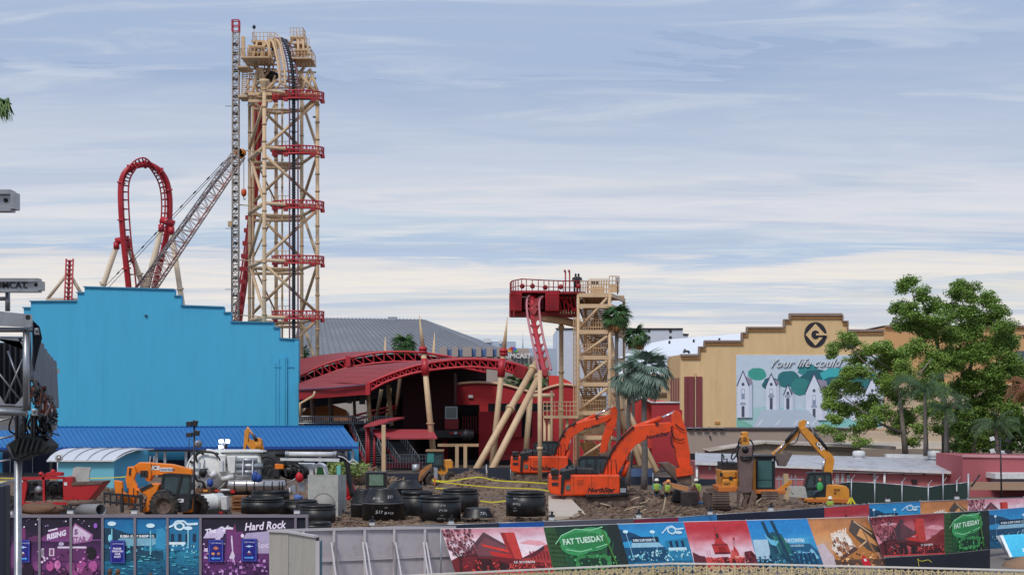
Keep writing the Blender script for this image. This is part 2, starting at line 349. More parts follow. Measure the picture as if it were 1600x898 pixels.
# white stage hall with stepped parapet
T=thing('white_hall','white hall with square vents and stepped top beyond the palms','building',(X(1000,330),330,0))
r=MB();Yc=325
r.prism([P(870,640,Yc),P(870,514,Yc),P(1067,514,Yc),P(1067,522,Yc),P(1075,523,Yc),P(1075,640,Yc)],(0,30,0));part('wall',r,mat('white_render',S(208,212,222),.7,var=.04),T)
r=MB();r.beam(P(868,513.5,Yc),P(1067,513.5,Yc),.5,.3);r.beam(P(1067,522,Yc),P(1076,522.5,Yc),.5,.3);part('coping',r,m_dark,T)
for px,py in((1014,516.5),(1047.5,517),(1014,527),(1047.5,527)):
 r=MB();r.box(P(px-1.8,py+2,Yc-.15),P(px+1.8,py-2,Yc+.1));part('vent',r,m_dark,T)
T=thing('white_roof_hall','brilliant white sloping membrane roof behind the tan building','building',(X(1080,262),262,0))
r=MB();Yc=255
r.prism([P(960,585,238),P(1180,585,238),P(1180,519,300),P(1045,530,300),P(1010,537,300),P(960,562,280)],(0,0,-.4));part('roof',r,mat('white_membrane',S(236,238,244),.6,var=.03),T)
r=MB();r.box((X(960,240),240,0),(X(1170,240),262,Z(590,240)));part('wall',r,mat('white_render',S(220,222,228)),T)
for px,py in((1046,532),(1084,530),(1124,528),(1070,545)):
 r=MB();r.tube(P(px,py+5,268),P(px,py,268),.18);part('roof_vent',r,m_dark,T)
r=MB();r.path([P(1068,551,250),P(1069,549,250),P(1073,548.6,250),P(1076,549,250),P(1077,552,250)],.22);part('duct',r,m_dark,T)
T=thing('far_beige_block','low beige wing beside the palms left of the tan building','building',(X(1010,235),235,0))
r=MB();r.box((X(955,232),232,0),(X(1046,232),238,Z(584,232)));part('wall',r,mat('pale_tan_wall',S(206,180,146),.8),T)
r=MB();r.box((X(955,232),231.6,Z(617,232)),(X(1046,232),231.95,Z(613,232)));part('ledge',r,mat('dull_brown',S(120,96,80),.8),T)
# tan building with mural
Ym=205
T=thing('tan_building','tan stepped parapet building carrying a large mural and round emblem','building',(X(1200,Ym),Ym,0))
m_tanwall=mat('tan_render',S(230,196,146),.8,var=.06,scale=.3,bump=.15,bscale=3,stretch=(1,1,.25),dirt=S(200,160,112),damt=.35)
STEP=[(1063,553.5),(1091,555),(1091.5,541.5),(1099.5,541.5),(1100,533),(1158,532),(1158.5,520),(1166,519.5),(1166.5,511),(1224,511.5),(1224.5,499),(1233,499),(1233.5,490),(1315,492),(1315.5,501.5),(1323,501.5),(1323.5,515),(1381,516.5)]
r=MB();r.prism([P(1063,700,Ym)]+[P(a,b,Ym)for a,b in STEP]+[P(1381,700,Ym)],(0,.9,0));part('wall',r,m_tanwall,T);r=MB();r.box((X(1066,Ym),Ym+.91,0),(X(1380,Ym),Ym+20,Z(556,Ym)));part('rear_block',r,m_tanwall,T)
def strip(mbx,pts,off,wid,Yq,dep):
# a coping that follows the stepped outline: every run is a box of its own
 for(a,b),(c,d)in zip(pts,pts[1:]):
  if abs(a-c)>2:mbx.box((X(a,Yq)-(0 if off else .0),Yq-dep,Z(max(b,d)+off+wid,Yq)),(X(c,Yq),Yq+.4,Z(min(b,d)+off,Yq)))
  else:mbx.box((X(min(a,c)-.0,Yq)+(.0),Yq-dep+.01,Z(max(b,d)+off,Yq)),(X(min(a,c)+wid,Yq),Yq+.39,Z(min(b,d)+off,Yq)))
for(a,b),(c,d)in zip(STEP,STEP[1:]):
 r=MB();strip(r,[(a,b),(c,d)],-.6,2.0,Ym,.45);part('coping',r,mat('brown_grey_coping',S(150,128,118),.7),T)
r=MB()
for(a,b),(c,d)in zip(STEP,STEP[1:]):
 if abs(a-c)>2:r.box((X(a+1,Ym),Ym-.25,Z(max(b,d)+5.4,Ym)),(X(c+3,Ym),Ym-.003,Z(max(b,d)+3.9,Ym)))
part('trim',r,mat('ochre_trim',S(196,138,78),.8),T)
r=MB();r.prism([P(1044,700,Ym+9),P(1044,557,Ym+9),P(1063,554,Ym-.02),P(1063,700,Ym-.02)],(.6,6,0));part('side_wall',r,mat('light_tan_render',S(232,190,138),.8,var=.04),T)
for a0,a1,nm in((1069,1085,0),(1087.2,1097,0)):
 r=MB();r.box((X(a0,Ym),Ym-.2,Z(672,Ym)),(X(a1,Ym),Ym-.004,Z(588,Ym)));part('maroon_panel',r,mat('maroon_paint',S(130,62,66),.7,var=.05),T)
r=MB();r.box((X(1072,Ym),Ym-.3,Z(672,Ym)),(X(1074,Ym),Ym-.21,Z(590,Ym)));r.box((X(1075.5,Ym),Ym-.3,Z(672,Ym)),(X(1084,Ym),Ym-.21,Z(591,Ym)));part('panel_rib',r,mat('maroon_paint',S(118,56,62),.7),T)
for k in range(4):
 r=MB();q=.2+k*.19;c0=P(1044,590,Ym+9).lerp(P(1063,590,Ym-.02),q);c1=P(1044,590,Ym+9).lerp(P(1063,590,Ym-.02),q+.12)
 r.prism([c0-V3((.02,.12,0)),c1-V3((.02,.12,0)),c1-V3((.02,.12,7)),c0-V3((.02,.12,7))],(0,-.12,0));part('maroon_panel',r,mat('maroon_light',S(160,84,84),.7),T)
r=MB();r.box((X(1085.6,Ym),Ym-.35,Z(672,Ym)),(X(1087,Ym),Ym-.003,Z(582.5,Ym)));part('downpipe',r,m_tan,T)
r=MB();r.box((X(1117,Ym),Ym-.12,Z(662,Ym)),(X(1125,Ym),Ym-.004,Z(658,Ym)));part('wall_vent',r,mat('ochre_trim',S(196,138,78)),T)
# round emblem: dark disc, open diamond and a hooked letter
cx_,cy_,R_=1274.2,522.6,17.5
def dpt(x,y,o):return P(cx_+x,cy_+y*1.13,Ym-o)
r=MB();r.prism([dpt(R_*math.cos(t),R_*math.sin(t),.1)for t in(2*math.pi*k/48 for k in range(48))],(0,.09,0));part('emblem_disc',r,mat('emblem_black',S(38,36,46),.6),T)
r=MB();r.prism([dpt(-15.4,0,.17),dpt(0,-15.2,.17),dpt(15.4,-.2,.17),dpt(0,15.2,.17)],(0,.06,0));part('emblem_diamond',r,m_tanwall,T)
r=MB()
r.prism([dpt(6.3*math.cos(t),6.0*math.sin(t),.24)for t in(2*math.pi*k/32 for k in range(32))],(0,.06,0))
part('emblem_letter',r,mat('emblem_black',S(38,36,46)),T)
r=MB();r.prism([dpt(1,-1.6,.31),dpt(18.2,-1.4,.31),dpt(18.2,.9,.31),dpt(1,.9,.31)],(0,.06,0));part('emblem_slot',r,m_tanwall,T)
r=MB();r.prism([dpt(4.5,.95,.27),dpt(17.2,.95,.27),dpt(15,3.2,.27),dpt(5,2.8,.27)],(0,.03,0));part('emblem_bar',r,mat('emblem_black',S(38,36,46)),T)
# mural: a picture of a suburban street (its figures left out)
mu=MB();LV=[0]
def mp(pts,col,lift=None,yy=None):
 LV[0]+=1;o=.06+LV[0]*.004
 mu.poly([P(a,b,Ym-o)for a,b in pts],tuple(q*1.25 for q in S(*col)))
def ell(cx,cy,rx,ry,n=20,a0=0):return[(cx+rx*math.cos(2*math.pi*k/n+a0),cy+ry*math.sin(2*math.pi*k/n+a0))for k in range(n)]
mp([(1151,670),(1151,554.5),(1378,556),(1378,672)],(186,200,214))
for cx,cy,rx,ry,c in((1183,584,15,10,(60,150,136)),(1205,600,14,12,(38,100,110)),(1232,592,20,14,(44,110,116)),(1262,578,16,10,(52,132,134)),(1275,594,26,18,(38,96,106)),(1310,588,30,15,(60,166,172)),(1345,594,30,15,(44,112,118)),(1252,604,18,14,(50,124,124)),(1305,600,22,12,(36,92,104))):
 rq=random.Random(int(cx));mp([(cx+rx*math.cos(t)*rq.uniform(.85,1.08),cy+ry*math.sin(t)*rq.uniform(.85,1.08))for t in(2*math.pi*k/18 for k in range(18))],c)
mp([(1151,670),(1151,640),(1200,634),(1260,640),(1320,634),(1378,640),(1378,671)],(160,196,196))
mp([(1151,668),(1151,652),(1172,662),(1180,668)],(120,178,162));mp([(1270,668),(1250,655),(1300,648),(1378,655),(1378,670)],(128,188,186))
def house(x,w,top,ev,bot,wall=(204,210,224),roof=(140,134,150)):
 mp([(x+w*.55,ev-6),(x+w*.7,top+9),(x+w*1.25,top+12),(x+w*1.35,ev)],roof)
 mp([(x+w*.8,bot),(x+w*.8,ev-1),(x+w*1.3,ev-1),(x+w*1.3,bot)],(188,196,214))
 mp([(x,bot),(x,ev),(x+w/2,top),(x+w,ev),(x+w,bot)],wall)
 for s in(-1,1):mp([(x+w/2,top-1.5),(x+w/2+s*(w/2+1.5),ev+1),(x+w/2+s*(w/2-.4),ev+1.2),(x+w/2,top+2.2)],(70,72,98))
 mp(ell(x+w/2,ev-2,2.3,2.6),(70,76,98));mp([(x+w/2-2.6,ev+5),(x+w/2+2.6,ev+5),(x+w/2+2.6,ev+21),(x+w/2-2.6,ev+21)],(132,142,168))
 mp([(x+w/2-1.9,ev+6),(x+w/2+1.9,ev+6),(x+w/2+1.9,ev+12.5),(x+w/2-1.9,ev+12.5)],(206,214,230))
 mp([(x+w/2-2.2,bot-18),(x+w/2+2.2,bot-18),(x+w/2+2.2,bot-1),(x+w/2-2.2,bot-1)],(74,78,96))
 mp([(x+w/2-5,bot-20),(x+w/2+5,bot-20),(x+w/2+3.5,bot-24),(x+w/2-3.5,bot-24)],(150,158,176))
house(1298,24,590,614,654);house(1330,24,596,618,656);house(1352,22,588,612,654)
house(1225,12,600,616,640);house(1197,16,583,602,640);house(1259,26,583,612,656);house(1152,18,579,602,652);house(1284,8,603,612,640)
mp([(1176,668),(1190,640),(1262,640),(1288,668)],(176,188,204))
for a in(1182,1210,1238,1266):mp([(a,664),(a+9,655),(a+11,655),(a+4,664)],(204,210,220))
part('mural',mu,m_paint,T,label='flat mural of pointed grey houses and teal trees on a suburban street')
r=MB()
for(ox,oy,o,c)in((.7,.9,.24,(52,62,76)),(0,0,.26,(232,236,240))):
 for t_,sx,sy,sz in(('Your life could',1199.5,573.5,2.05),('g',1318,574,2.2)):
  addtext(r,t_,P(sx+ox,sy+oy,Ym-o),(1,0,0.012),(0,0,1),sz*.80,S(*c),shear=.5,bold=.002,space=.98)
part('lettering',r,m_paint,T)
r=MB();r.box((X(1150,Ym),Ym-.06,Z(671.5,Ym)),(X(1379,Ym),Ym-.002,Z(554,Ym)));part('mural_board',r,m_white,T)
# orange wing behind the trees and the sign at the right edge
T=thing('orange_building','orange tan building with dark lettering at the right edge behind the big tree','building',(X(1560,215),215,0))
r=MB();r.box((X(1382,222),222,0),(X(1760,222),236,Z(509,222)));part('wall',r,mat('orange_render',S(212,164,114),.8,var=.05,scale=.1),T)
r=MB();r.box((X(1382,222),221.5,Z(511,222)),(X(1760,222),236.5,Z(508,222)));part('coping',r,mat('brown_grey_coping',S(150,128,118)),T)
r=MB();addtext(r,'D ST',P(1583.5,528.5,221.9),(1,0,0),(0,0,1),.75,bold=.015,space=1.1);part('lettering',r,m_ink,T)
r=MB();r.box((X(1382,221),221,0),(X(1640,221),221.9,Z(600,221)));part('lower_wall',r,mat('pale_peach_render',S(214,186,160),.8),T)
r=MB();r.prism([P(1590,580,221),P(1590,548,221),P(1615,548,221),P(1615,580,221)],(0,.8,0));part('dark_window',r,m_glass,T)
# long grey-beige block wall in front of it
Yw=178
T=thing('block_wall_building','long low beige block wall building under the mural','building',(X(1230,Yw),Yw,0))
r=MB();r.box((X(1071,Yw),Yw,0),(X(1330,Yw),Yw+8,Z(671,Yw)));part('wall',r,mat('beige_block',S(176,158,146),.85,var=.08,scale=.15),T)
r=MB();r.box((X(1070.5,Yw),Yw-.2,Z(671.3,Yw)),(X(1331,Yw),Yw+8.2,Z(669,Yw)));part('coping',r,mat('dark_coping',S(72,60,62),.7),T)
r=MB();r.box((X(1108,Yw),Yw-.35,Z(682.5,Yw)),(X(1110.5,Yw),Yw-.003,Z(680.5,Yw)));part('wall_lamp',r,m_dark,T)
r=MB()
for k in range(5):r.box((X(1074+k*12,Yw),Yw-.6,Z(668.9,Yw)),(X(1082+k*12,Yw),Yw+.5,Z(667.5,Yw)))
part('roof_duct',r,m_galv,T)
me=mesh_of(MB().box((0,-.012,0),(2.35,0,.03)),'block_joint');jm=mat('joint',S(150,134,124),.9);me.materials.append(jm)
T2=thing('loading_dock_wall','pale banded walls and ramps seen under the tree crowns','wall',(X(1460,172),172,0))
for k,(y0_,y1_,c)in enumerate(((676,690,(196,176,152)),(690,701,(218,208,196)),(701,712,(150,136,122)))):
 r=MB();r.box((X(1318,172-k),172-k,0 if k==2 else Z(y1_+1,172-k)),(X(1600,172-k),176-k-.2,Z(y0_,172-k)));part('band',r,mat('dock_band_%d'%k,S(*c),.8),T2)
r=MB()
for k in range(18):r.tube(P(1345+k*4.4,676,172.5),P(1345+k*4.4,671,172.5),.035,n=5)
r.tube(P(1345,671,172.5),P(1420,671,172.5),.05);part('railing',r,m_tan2,T2)
r=MB();r.prism([P(1318,668,200),P(1380,668,200),P(1470,664,200),P(1470,700,200),P(1318,700,200)],(0,2,0));part('back_wall',r,mat('pale_peach_render',S(214,186,160)),T2)
# corrugated shed with a shallow gable
Ys=150
T=thing('ribbed_shed','low shed of ribbed beige sheet with a shallow gabled roof','shed',(X(1230,Ys),Ys,0))
r=MB();r.prism([P(1109,730,Ys),P(1109,702,Ys),P(1196,690.5,Ys),P(1300,696,Ys),P(1345,700,Ys),P(1345,730,Ys)],(0,4,0));part('wall',r,mat('ribbed_beige',S(168,152,134),.8,var=.06),T)
for k in range(74):
 pass
rib=mesh_of(MB().box((-.04,-.05,0),(.04,0,1)),'rib')
pieces('rib',rib,mat('rib_beige',S(146,130,114),.8),T,[ROOTM[T.name].inverted()@Matrix.Translation((X(1111+k*3.4,Ys),Ys-.003,0))@Matrix.Diagonal((1,1,Z((702-(k*3.4+2)*11.5/87)if k*3.4<85 else 690.5+(k*3.4-85)*.062,Ys)-.25,1))for k in range(68)])
r=MB();r.prism([P(1106,703.5,Ys-.5),P(1196,689,Ys-.5),P(1198,692,Ys-.5),P(1108,705,Ys-.5)],(0,5,0));r.prism([P(1198.2,689,Ys-.5),P(1400,697,Ys-.5),P(1400,702,Ys-.5),P(1198.2,693,Ys-.5)],(0,5,0));part('roof',r,mat('pale_roof_edge',S(196,184,172),.7),T)
# pink building with white roof
Yp=132
T=thing('pink_building','long pink building with worn white roof behind the machines','building',(X(1290,Yp),Yp,0))
m_pink=mat('pink_render',S(182,108,110),.8,var=.06,scale=.2,dirt=S(160,90,96),damt=.3)
r=MB();r.prism([P(1089,780,Yp),P(1089,722,Yp),P(1501,737,Yp),P(1501,780,Yp)],(0,6,0));part('wall',r,m_pink,T)
r=MB();r.prism([P(1086,722,Yp-.5),P(1503,737,Yp-.5),P(1503,716,Yp+9),P(1086,707,Yp+9)],(0,0,-.15));part('roof',r,mat('worn_white_roof',S(186,186,192),.7,var=.08,scale=.3,dirt=S(120,118,120),damt=.55),T)
r=MB();r.beam(P(1086,723.5,Yp-.6),P(1503,738.5,Yp-.6),.15,.22);part('gutter',r,m_white,T)
r=MB();r.prism([P(1385,716.5,Yp+8.6),P(1385,709,Yp+8.6),P(1503,711,Yp+8.6),P(1503,720,Yp+8.6)],(0,1,0));part('parapet',r,m_white,T)
for px in(1089,1272,1382,1501):
 r=MB();q=(px-1089)/412*15;r.tube(P(px,726+q,Yp-.3),P(px,790,Yp-.3),.11);part('downpipe',r,m_white,T)
for px in(1107,1117,1306,1314,1323,1364):
 r=MB();q=(px-1089)/412*15
 z1,z2=(727+q,733+q)if px<1200 else(740,754)
 w=4 if px<1200 else 4.6
 r.box((X(px,Yp),Yp-.1,Z(z2,Yp)),(X(px+w,Yp),Yp-.004,Z(z1,Yp)));o=part('shutter',r,m_white,T)
 r2=MB()
 for k in range(5):r2.box((X(px+.4,Yp),Yp-.13,Z(z1+(k+.7)*(z2-z1)/5,Yp)),(X(px+w-.4,Yp),Yp-.104,Z(z1+(k+.4)*(z2-z1)/5,Yp)))
 part('slot',r2,m_dark,o)
for px in(1190,1238):
 r=MB();r.box((X(px,Yp),Yp-.05,Z(790,Yp)),(X(px+.6,Yp),Yp-.003,Z(731+(px-1089)/27,Yp)));part('joint',r,mat('joint_pink',S(150,84,92)),T)
r=MB();r.tube(P(1300,736.5,Yp-.35),P(1500,741.5,Yp-.35),.05);part('conduit',r,m_white,T)
for px in(1322,1358,1407,1440,1474):r=MB();r.box((X(px,Yp),Yp-.45,Z(741,Yp)),(X(px+4,Yp),Yp-.004,Z(739.3,Yp)));part('wall_lamp',r,m_dark,T)
r=MB();r.box((X(1424,Yp),Yp-.5,Z(754,Yp)),(X(1431,Yp),Yp-.003,Z(749,Yp)));part('speaker',r,m_dark,T)
for px,s in((1342,1.15),(1459,1.25),(1564,1.1)):
 T3=thing('roof_ventilator',{1342:'white mushroom roof fan nearest the yellow digger boom',1459:'white mushroom roof fan in the middle of the pink building roof',1564:'white mushroom roof fan above the pink end wall at the right'}[px],'roof fan',P(px,718,Yp+8),group='white roof fans')
 o=P(px,717,Yp+7.5);r=MB();r.lathe([(.0,0),(.42*s,0),(.42*s,.25),(.0,.25)],o,16);part('base',r,m_white,T3)
 r=MB();r.lathe([(.45*s,.25),(.5*s,.3),(.5*s,.62),(.42*s,.75),(.0,.8)],o,18);part('cap',r,m_white,T3)
 # pink wing at the right with grey lean-to
Yq=128
T=thing('pink_end_building','taller flat pink wall with grey lean-to at the right edge','building',(X(1560,Yq),Yq,0))
r=MB();r.prism([P(1504,800,Yq),P(1504,712,Yq),P(1700,715,Yq),P(1700,800,Yq)],(0,8,0));part('wall',r,mat('pink_render_deep',S(172,92,98),.75,var=.05,scale=.2),T)
r=MB();r.beam(P(1503.5,711.7,Yq),P(1700,714.6,Yq),.3,.2);part('coping',r,mat('coping_pink',S(206,150,156)),T)
r=MB();r.box((X(1548,Yq),Yq-2,Z(763,Yq)),(X(1700,Yq),Yq-.003,Z(740,Yq)));part('lean_to_wall',r,mat('blue_grey_paint',S(140,138,150),.8),T)
r=MB();r.box((X(1540,Yq),Yq-2.6,Z(747,Yq-2)),(X(1700,Yq),Yq-.003,Z(739,Yq-2)));part('lean_to_roof',r,m_white,T)
r=MB();r.box((X(1590,Yq),Yq-2.1,Z(764,Yq)),(X(1640,Yq),Yq-2.004,Z(752,Yq)));part('window',r,m_glass,T)
r=MB();r.box((X(1517,122),122,0),(X(1700,122),122.4,Z(765,122)));
solo('retaining_wall',r,mat('tan_block',S(170,140,118),.9,var=.12,scale=.5),'low tan block wall under the grey lean-to at the right edge','wall')
# blue facade building
Yf=160
T=thing('blue_building','plain cyan blue stage building with stepped parapet filling the left','building',(X(250,Yf),Yf,0))
prof=[(37,700),(37,481),(48,481),(48,471),(121,470.5),(121,457.5),(132,457.5),(132,448.5),(273,452.5),(273,462.5),(283.5,462.5),(283.5,477.5),(350,480),(350,488.5),(361,488.5),(361,503),(428,504),(428,512),(437,512),(437,528.5),(467,530.5),(467,700)]
r=MB();r.prism([P(a,b,Yf)for a,b in prof],(0,.8,0));part('wall',r,m_bluewall,T);r=MB();r.box((X(48,Yf),Yf+.81,0),(X(408,Yf),Yf+26,Z(533,Yf)));part('rear_block',r,m_bluewall,T)
def relief(x0,y0,x1,y1,d0,d1,nm='pilaster'):
 r=MB();r.box((X(x0,Yf),Yf-d1,Z(y1,Yf)),(X(x1,Yf),Yf-d0,Z(y0,Yf)));part(nm,r,m_bluewall,T)
relief(428,566,431,668,.003,.08);relief(434,560,436,668,.003,.08);relief(440,558,449,668,.003,.18);relief(443,556,446,668,.182,.26);relief(461,532,467,668,.003,.25,'corner_strip')
relief(428,572,461,573.2,.083,.12,'moulding')
for px,y0_ in((121,522),(160,583),(127,660),(232,660),(330,600)):
 relief(px,y0_,px+.35,668,.002,.012,'panel_joint')
for pts in(((121,470.5),(121,457.5)),):pass
r=MB()
for(a,b),(c,d)in zip(prof[1:],prof[2:-1]):
 if abs(a-c)>3:r.beam(P(a,b-.3,Yf+.3),P(c,d-.3,Yf+.3),1.0,.12)
part('coping',r,mat('cyan_coping',S(64,142,178),.6),T)
r=MB();r.bc(P(228,493,Yf-.1),(.25,.2,.15));part('sensor',r,m_dark,T)
# blue canopy
T=thing('blue_canopy','long cobalt blue standing seam canopy along the cyan building','canopy',(X(320,132),132,0))
YA,YB=130,136
ra,rb,ea,eb=P(-40,667.5,YB),P(537,666.5,YB),P(-40,699,YA),P(560,697,YA)
r=MB();r.prism([ra,rb,eb,ea],(0,0,-.12));part('roof',r,m_blueroof,T)
seam=MB()
n_=74
for k in range(n_):
 t=k/n_;a=ra.lerp(rb,t);b=a.lerp(a,1);sh=V3((1.45,0,0));e=V3((a.x*YA/YB+1.1,ea.y,ea.z+(eb.z-ea.z)*t))
 q=MB();q.beam(a+V3((0,0,.03)),e+V3((0,0,.03)),.07,.09);part('seam',q,m_blueroof,T)
r=MB();r.beam(ea+V3((0,-.05,-.1)),eb+V3((0,-.05,-.1)),.12,.22);part('gutter',r,mat('deep_blue_trim',S(22,72,150),.45),T)
r=MB();r.tube(ra+V3((0,0,.06)),rb+V3((0,0,.06)),.07);part('ridge',r,m_blueroof,T)
r=MB();r.beam(P(-40,703,YA+.6),P(550,701.5,YA+.6),.3,.3);part('beam',r,mat('grey_steel_beam',S(110,112,120),.6),T)
for px in(34,80,168,245,258,291,300,360,430,500,541,551):
 r=MB();r.beam((X(px,YA+.6),YA+.6,0),(X(px,YA+.6),YA+.6,Z(703,YA+.6)),.22);part('post',r,m_galv if px>240 else m_dark,T)
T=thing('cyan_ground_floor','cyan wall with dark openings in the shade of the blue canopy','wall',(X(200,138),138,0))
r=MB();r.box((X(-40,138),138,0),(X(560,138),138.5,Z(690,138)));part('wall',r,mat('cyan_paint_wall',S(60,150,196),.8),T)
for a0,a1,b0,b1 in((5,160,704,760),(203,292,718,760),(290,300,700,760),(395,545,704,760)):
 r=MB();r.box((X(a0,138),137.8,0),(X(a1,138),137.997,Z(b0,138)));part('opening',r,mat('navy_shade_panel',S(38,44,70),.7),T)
for px in(17,52,100):r=MB();r.box((X(px,138),137.7,0),(X(px+1,138),137.79,Z(706,138)));part('mullion',r,m_galv,T)
# kiosk
Yk=108
T=thing('kiosk','small cyan kiosk with a curved white roof','kiosk',(X(160,Yk),Yk,0))
r=MB();r.box((X(89,Yk),Yk,0),(X(178,Yk),Yk+4,Z(718,Yk)));part('front_wall',r,mat('kiosk_cyan',S(116,190,208),.8,var=.04),T)
r=MB();r.prism([P(178.2,800,Yk),P(178.2,718,Yk),P(196,708,Yk+2.5),P(214,703,Yk+4),P(232,702,Yk+5),P(232,790,Yk+5)],(-.4,.4,0));part('side_wall',r,mat('kiosk_cyan_side',S(84,168,204),.8,var=.04),T)
arc=[(0,719),(.12,712),(.25,707.2),(.42,703),(.6,700.8),(.8,699.8),(1,700.2)]
NB=5
for k in range(NB):
 x0_,x1_=73+(178-73)*k/NB,73+(178-73)*(k+1)/NB
 r=MB()
 def rp(u,v,x0_=x0_,x1_=x1_):
  i=min(int(v*6),5);f=v*6-i;t=arc[i][0]*(1-f)+arc[i+1][0]*f;yy=arc[i][1]*(1-f)+arc[i+1][1]*f
  xx=(x0_+(x1_-x0_)*u);return P(xx+t*(46+(xx-73)*.15),yy,Yk-.3+t*4.5)
 r.grid(rp,1,6);r.grid(lambda u,v:rp(u,v)-V3((0,0,.1)),1,6);part('roof_panel',r,mat('white_roof_sheet',S(206,208,216),.6,var=.04),T)
 if k:
  q=MB();q.path([rp(0,v/6)+V3((0,0,.03))for v in range(7)],.035,5);part('seam',q,m_galv,T)
r=MB();r.beam(P(73,719.6,Yk-.35),P(178,719.6,Yk-.35),.08,.1);part('eave',r,m_white,T)
r=MB();r.path([P(178,719.6,Yk-.35),P(196,709,Yk+.9),P(214,702.5,Yk+2.2),P(240,701.5,Yk+4.2)],.05,5);part('verge',r,m_white,T)
# red station
T=thing('coaster_station','red coaster station with arched truss canopies and dark open platform','station',(X(640,160),160,0))
def arch(pt,q,k):
 return pt
 # curved roofs: (top curve near edge, Y), extruded back and down
def curve(pts,n=24):
 out=[]
 m=len(pts)
 for i in range(m-1):
  p0=pts[max(i-1,0)];p1=pts[i];p2=pts[i+1];p3=pts[min(i+2,m-1)]
  for k in range(max(2,n//(m-1))):
   t=k/max(2,n//(m-1));t2,t3=t*t,t**3
   out.append(tuple(.5*(2*b+(c-a)*t+(2*a-5*b+4*c-d)*t2+(3*b-a-3*c+d)*t3)for a,b,c,d in zip(p0,p1,p2,p3)))
 out.append(tuple(pts[-1]));return out
def truss(nm,top,bot,Y,N,w=.16,wd=.07):
 TT=curve([(a,b)for a,b in top],30);BB=curve([(a,b)for a,b in bot],30)
 Yat=(lambda px:Y)if not callable(Y)else Y
 r=MB();r.path([P(a,b,Yat(a))for a,b in TT],w*.9,6);o=part(nm,r,m_red,T)
 r=MB();r.path([P(a,b,Yat(a))for a,b in BB],w*.8,6);part('lower_chord',r,m_red,o)
 def at(L_,t):i=min(int(t*(len(L_)-1)),len(L_)-2);f=t*(len(L_)-1)-i;return(L_[i][0]*(1-f)+L_[i+1][0]*f,L_[i][1]*(1-f)+L_[i+1][1]*f)
 for k in range(N):
  a=at(TT,k/N);b=at(BB,k/N);c=at(BB,(k+1)/N)
  r=MB();r.tube(P(*a,Yat(a[0])),P(*b,Yat(b[0])),wd,n=5);r.tube(P(*a,Yat(a[0])),P(*c,Yat(c[0])),wd,n=5);part('web',r,m_red,o)
  # rear arch
tr=[(455,596),(500,573),(540,561),(600,551),(660,552),(720,562),(760,572)]
R=curve(tr,30)
tr2=curve([(455,564),(500,555),(540,550),(600,547.5),(660,549),(720,559),(760,570)],30)
def RT(u):i=min(int(u*(len(tr2)-1)),len(tr2)-2);f=u*(len(tr2)-1)-i;return(tr2[i][0]*(1-f)+tr2[i+1][0]*f,tr2[i][1]*(1-f)+tr2[i+1][1]*f)
r=MB();r.grid(lambda u,v:P(*((lambda i,f:(R[i][0]*(1-f)+R[i+1][0]*f,R[i][1]*(1-f)+R[i+1][1]*f))(min(int(u*(len(R)-1)),len(R)-2),u*(len(R)-1)-min(int(u*(len(R)-1)),len(R)-2))),164).lerp(P(*RT(u),176),v),30,4);part('rear_roof',r,m_roofred,T)
truss('rear_truss',[(a,b-1)for a,b in tr],[(455,611),(500,589),(545,574),(600,566),(660,565),(720,574),(760,582)],163.6,22)
r=MB();r.beam(P(544,556,163),P(544,572,163),.5,.5);part('hanger',r,m_red,T)
r=MB();r.prism([P(a,b,168)for a,b in((455,597),(500,575),(540,563),(600,553),(660,554),(720,564),(760,574),(760,600),(455,640))],(0,.2,0));part('rear_shade_panel',r,m_interior,T)  # added dark sheet standing in for the shade under the rear roof
# front arch (sweeps over both halves)
ft=[(573,600),(600,588),(630,577),(660,569),(700,563),(740,561),(780,564),(806,569),(824,575)]
fb=[(575,612),(600,598),(630,587),(660,580),(700,575),(740,573),(780,577),(800,582),(816,590)]
R2=curve(ft,34)
def rt(L_,u):i=min(int(u*(len(L_)-1)),len(L_)-2);f=u*(len(L_)-1)-i;return L_[i][0]*(1-f)+L_[i+1][0]*f,L_[i][1]*(1-f)+L_[i+1][1]*f
bk=curve([(467,598),(500,587),(540,575),(580,570),(630,566),(690,560),(740,558),(790,562),(826,574)],34)
r=MB()
def fr_(u,v):
 a=P(*rt(R2,u),148);b=P(*rt(bk,u),160);p=a.lerp(b,v);p.z+=.12*math.sin(math.pi*v);return p
r.grid(fr_,34,5);part('front_roof',r,m_roofred,T)
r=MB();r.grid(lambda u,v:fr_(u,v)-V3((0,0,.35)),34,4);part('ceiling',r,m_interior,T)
r=MB();r.prism([P(a,b+1.5,149.5)for a,b in ft[1:]]+[P(a,b-1,149.5)for a,b in reversed(fb[1:])],(0,.15,0));part('truss_shade_panel',r,m_interior,T)  # added dark sheet whose colour gives the black shade behind the web
for k in range(15):
 u=(k+.5)/15;r=MB();r.path([fr_(u,v/5)+V3((0,0,.0))for v in range(6)],.022,4);part('seam',r,m_roofred,T)
truss('front_truss',ft,fb,147.8,26,.17)
r=MB();r.prism([P(467,610,152),P(573,600,147.9),P(575.5,616,147.9),P(467,624,152)],(0,.15,0));part('fascia',r,m_dred,T,label='dull red fascia board under the left roof edge')
r=MB();r.prism([P(467,608,152),P(467,598,160),P(500,587,160),P(573,600,148)],(0,0,-.1));part('left_roof',r,m_roofred,T)
r=MB();r.path([P(467,609,151.9),P(520,606,149.5),P(573,600.5,147.6)],.12);part('gutter',r,mat('purple_grey_gutter',S(104,62,84),.6),T)
r=MB();r.prism([P(571,600,147.5),P(578,598,147.5),P(578,616,147.5),P(571,617,147.5)],(0,.5,0));part('end_post',r,m_red,T)
r=MB();r.prism([P(806,570,147.4),P(825,574,147.4),P(816,592,147.4),P(804,588,147.4)],(.2,.3,0));part('end_cap',r,m_dred,T)
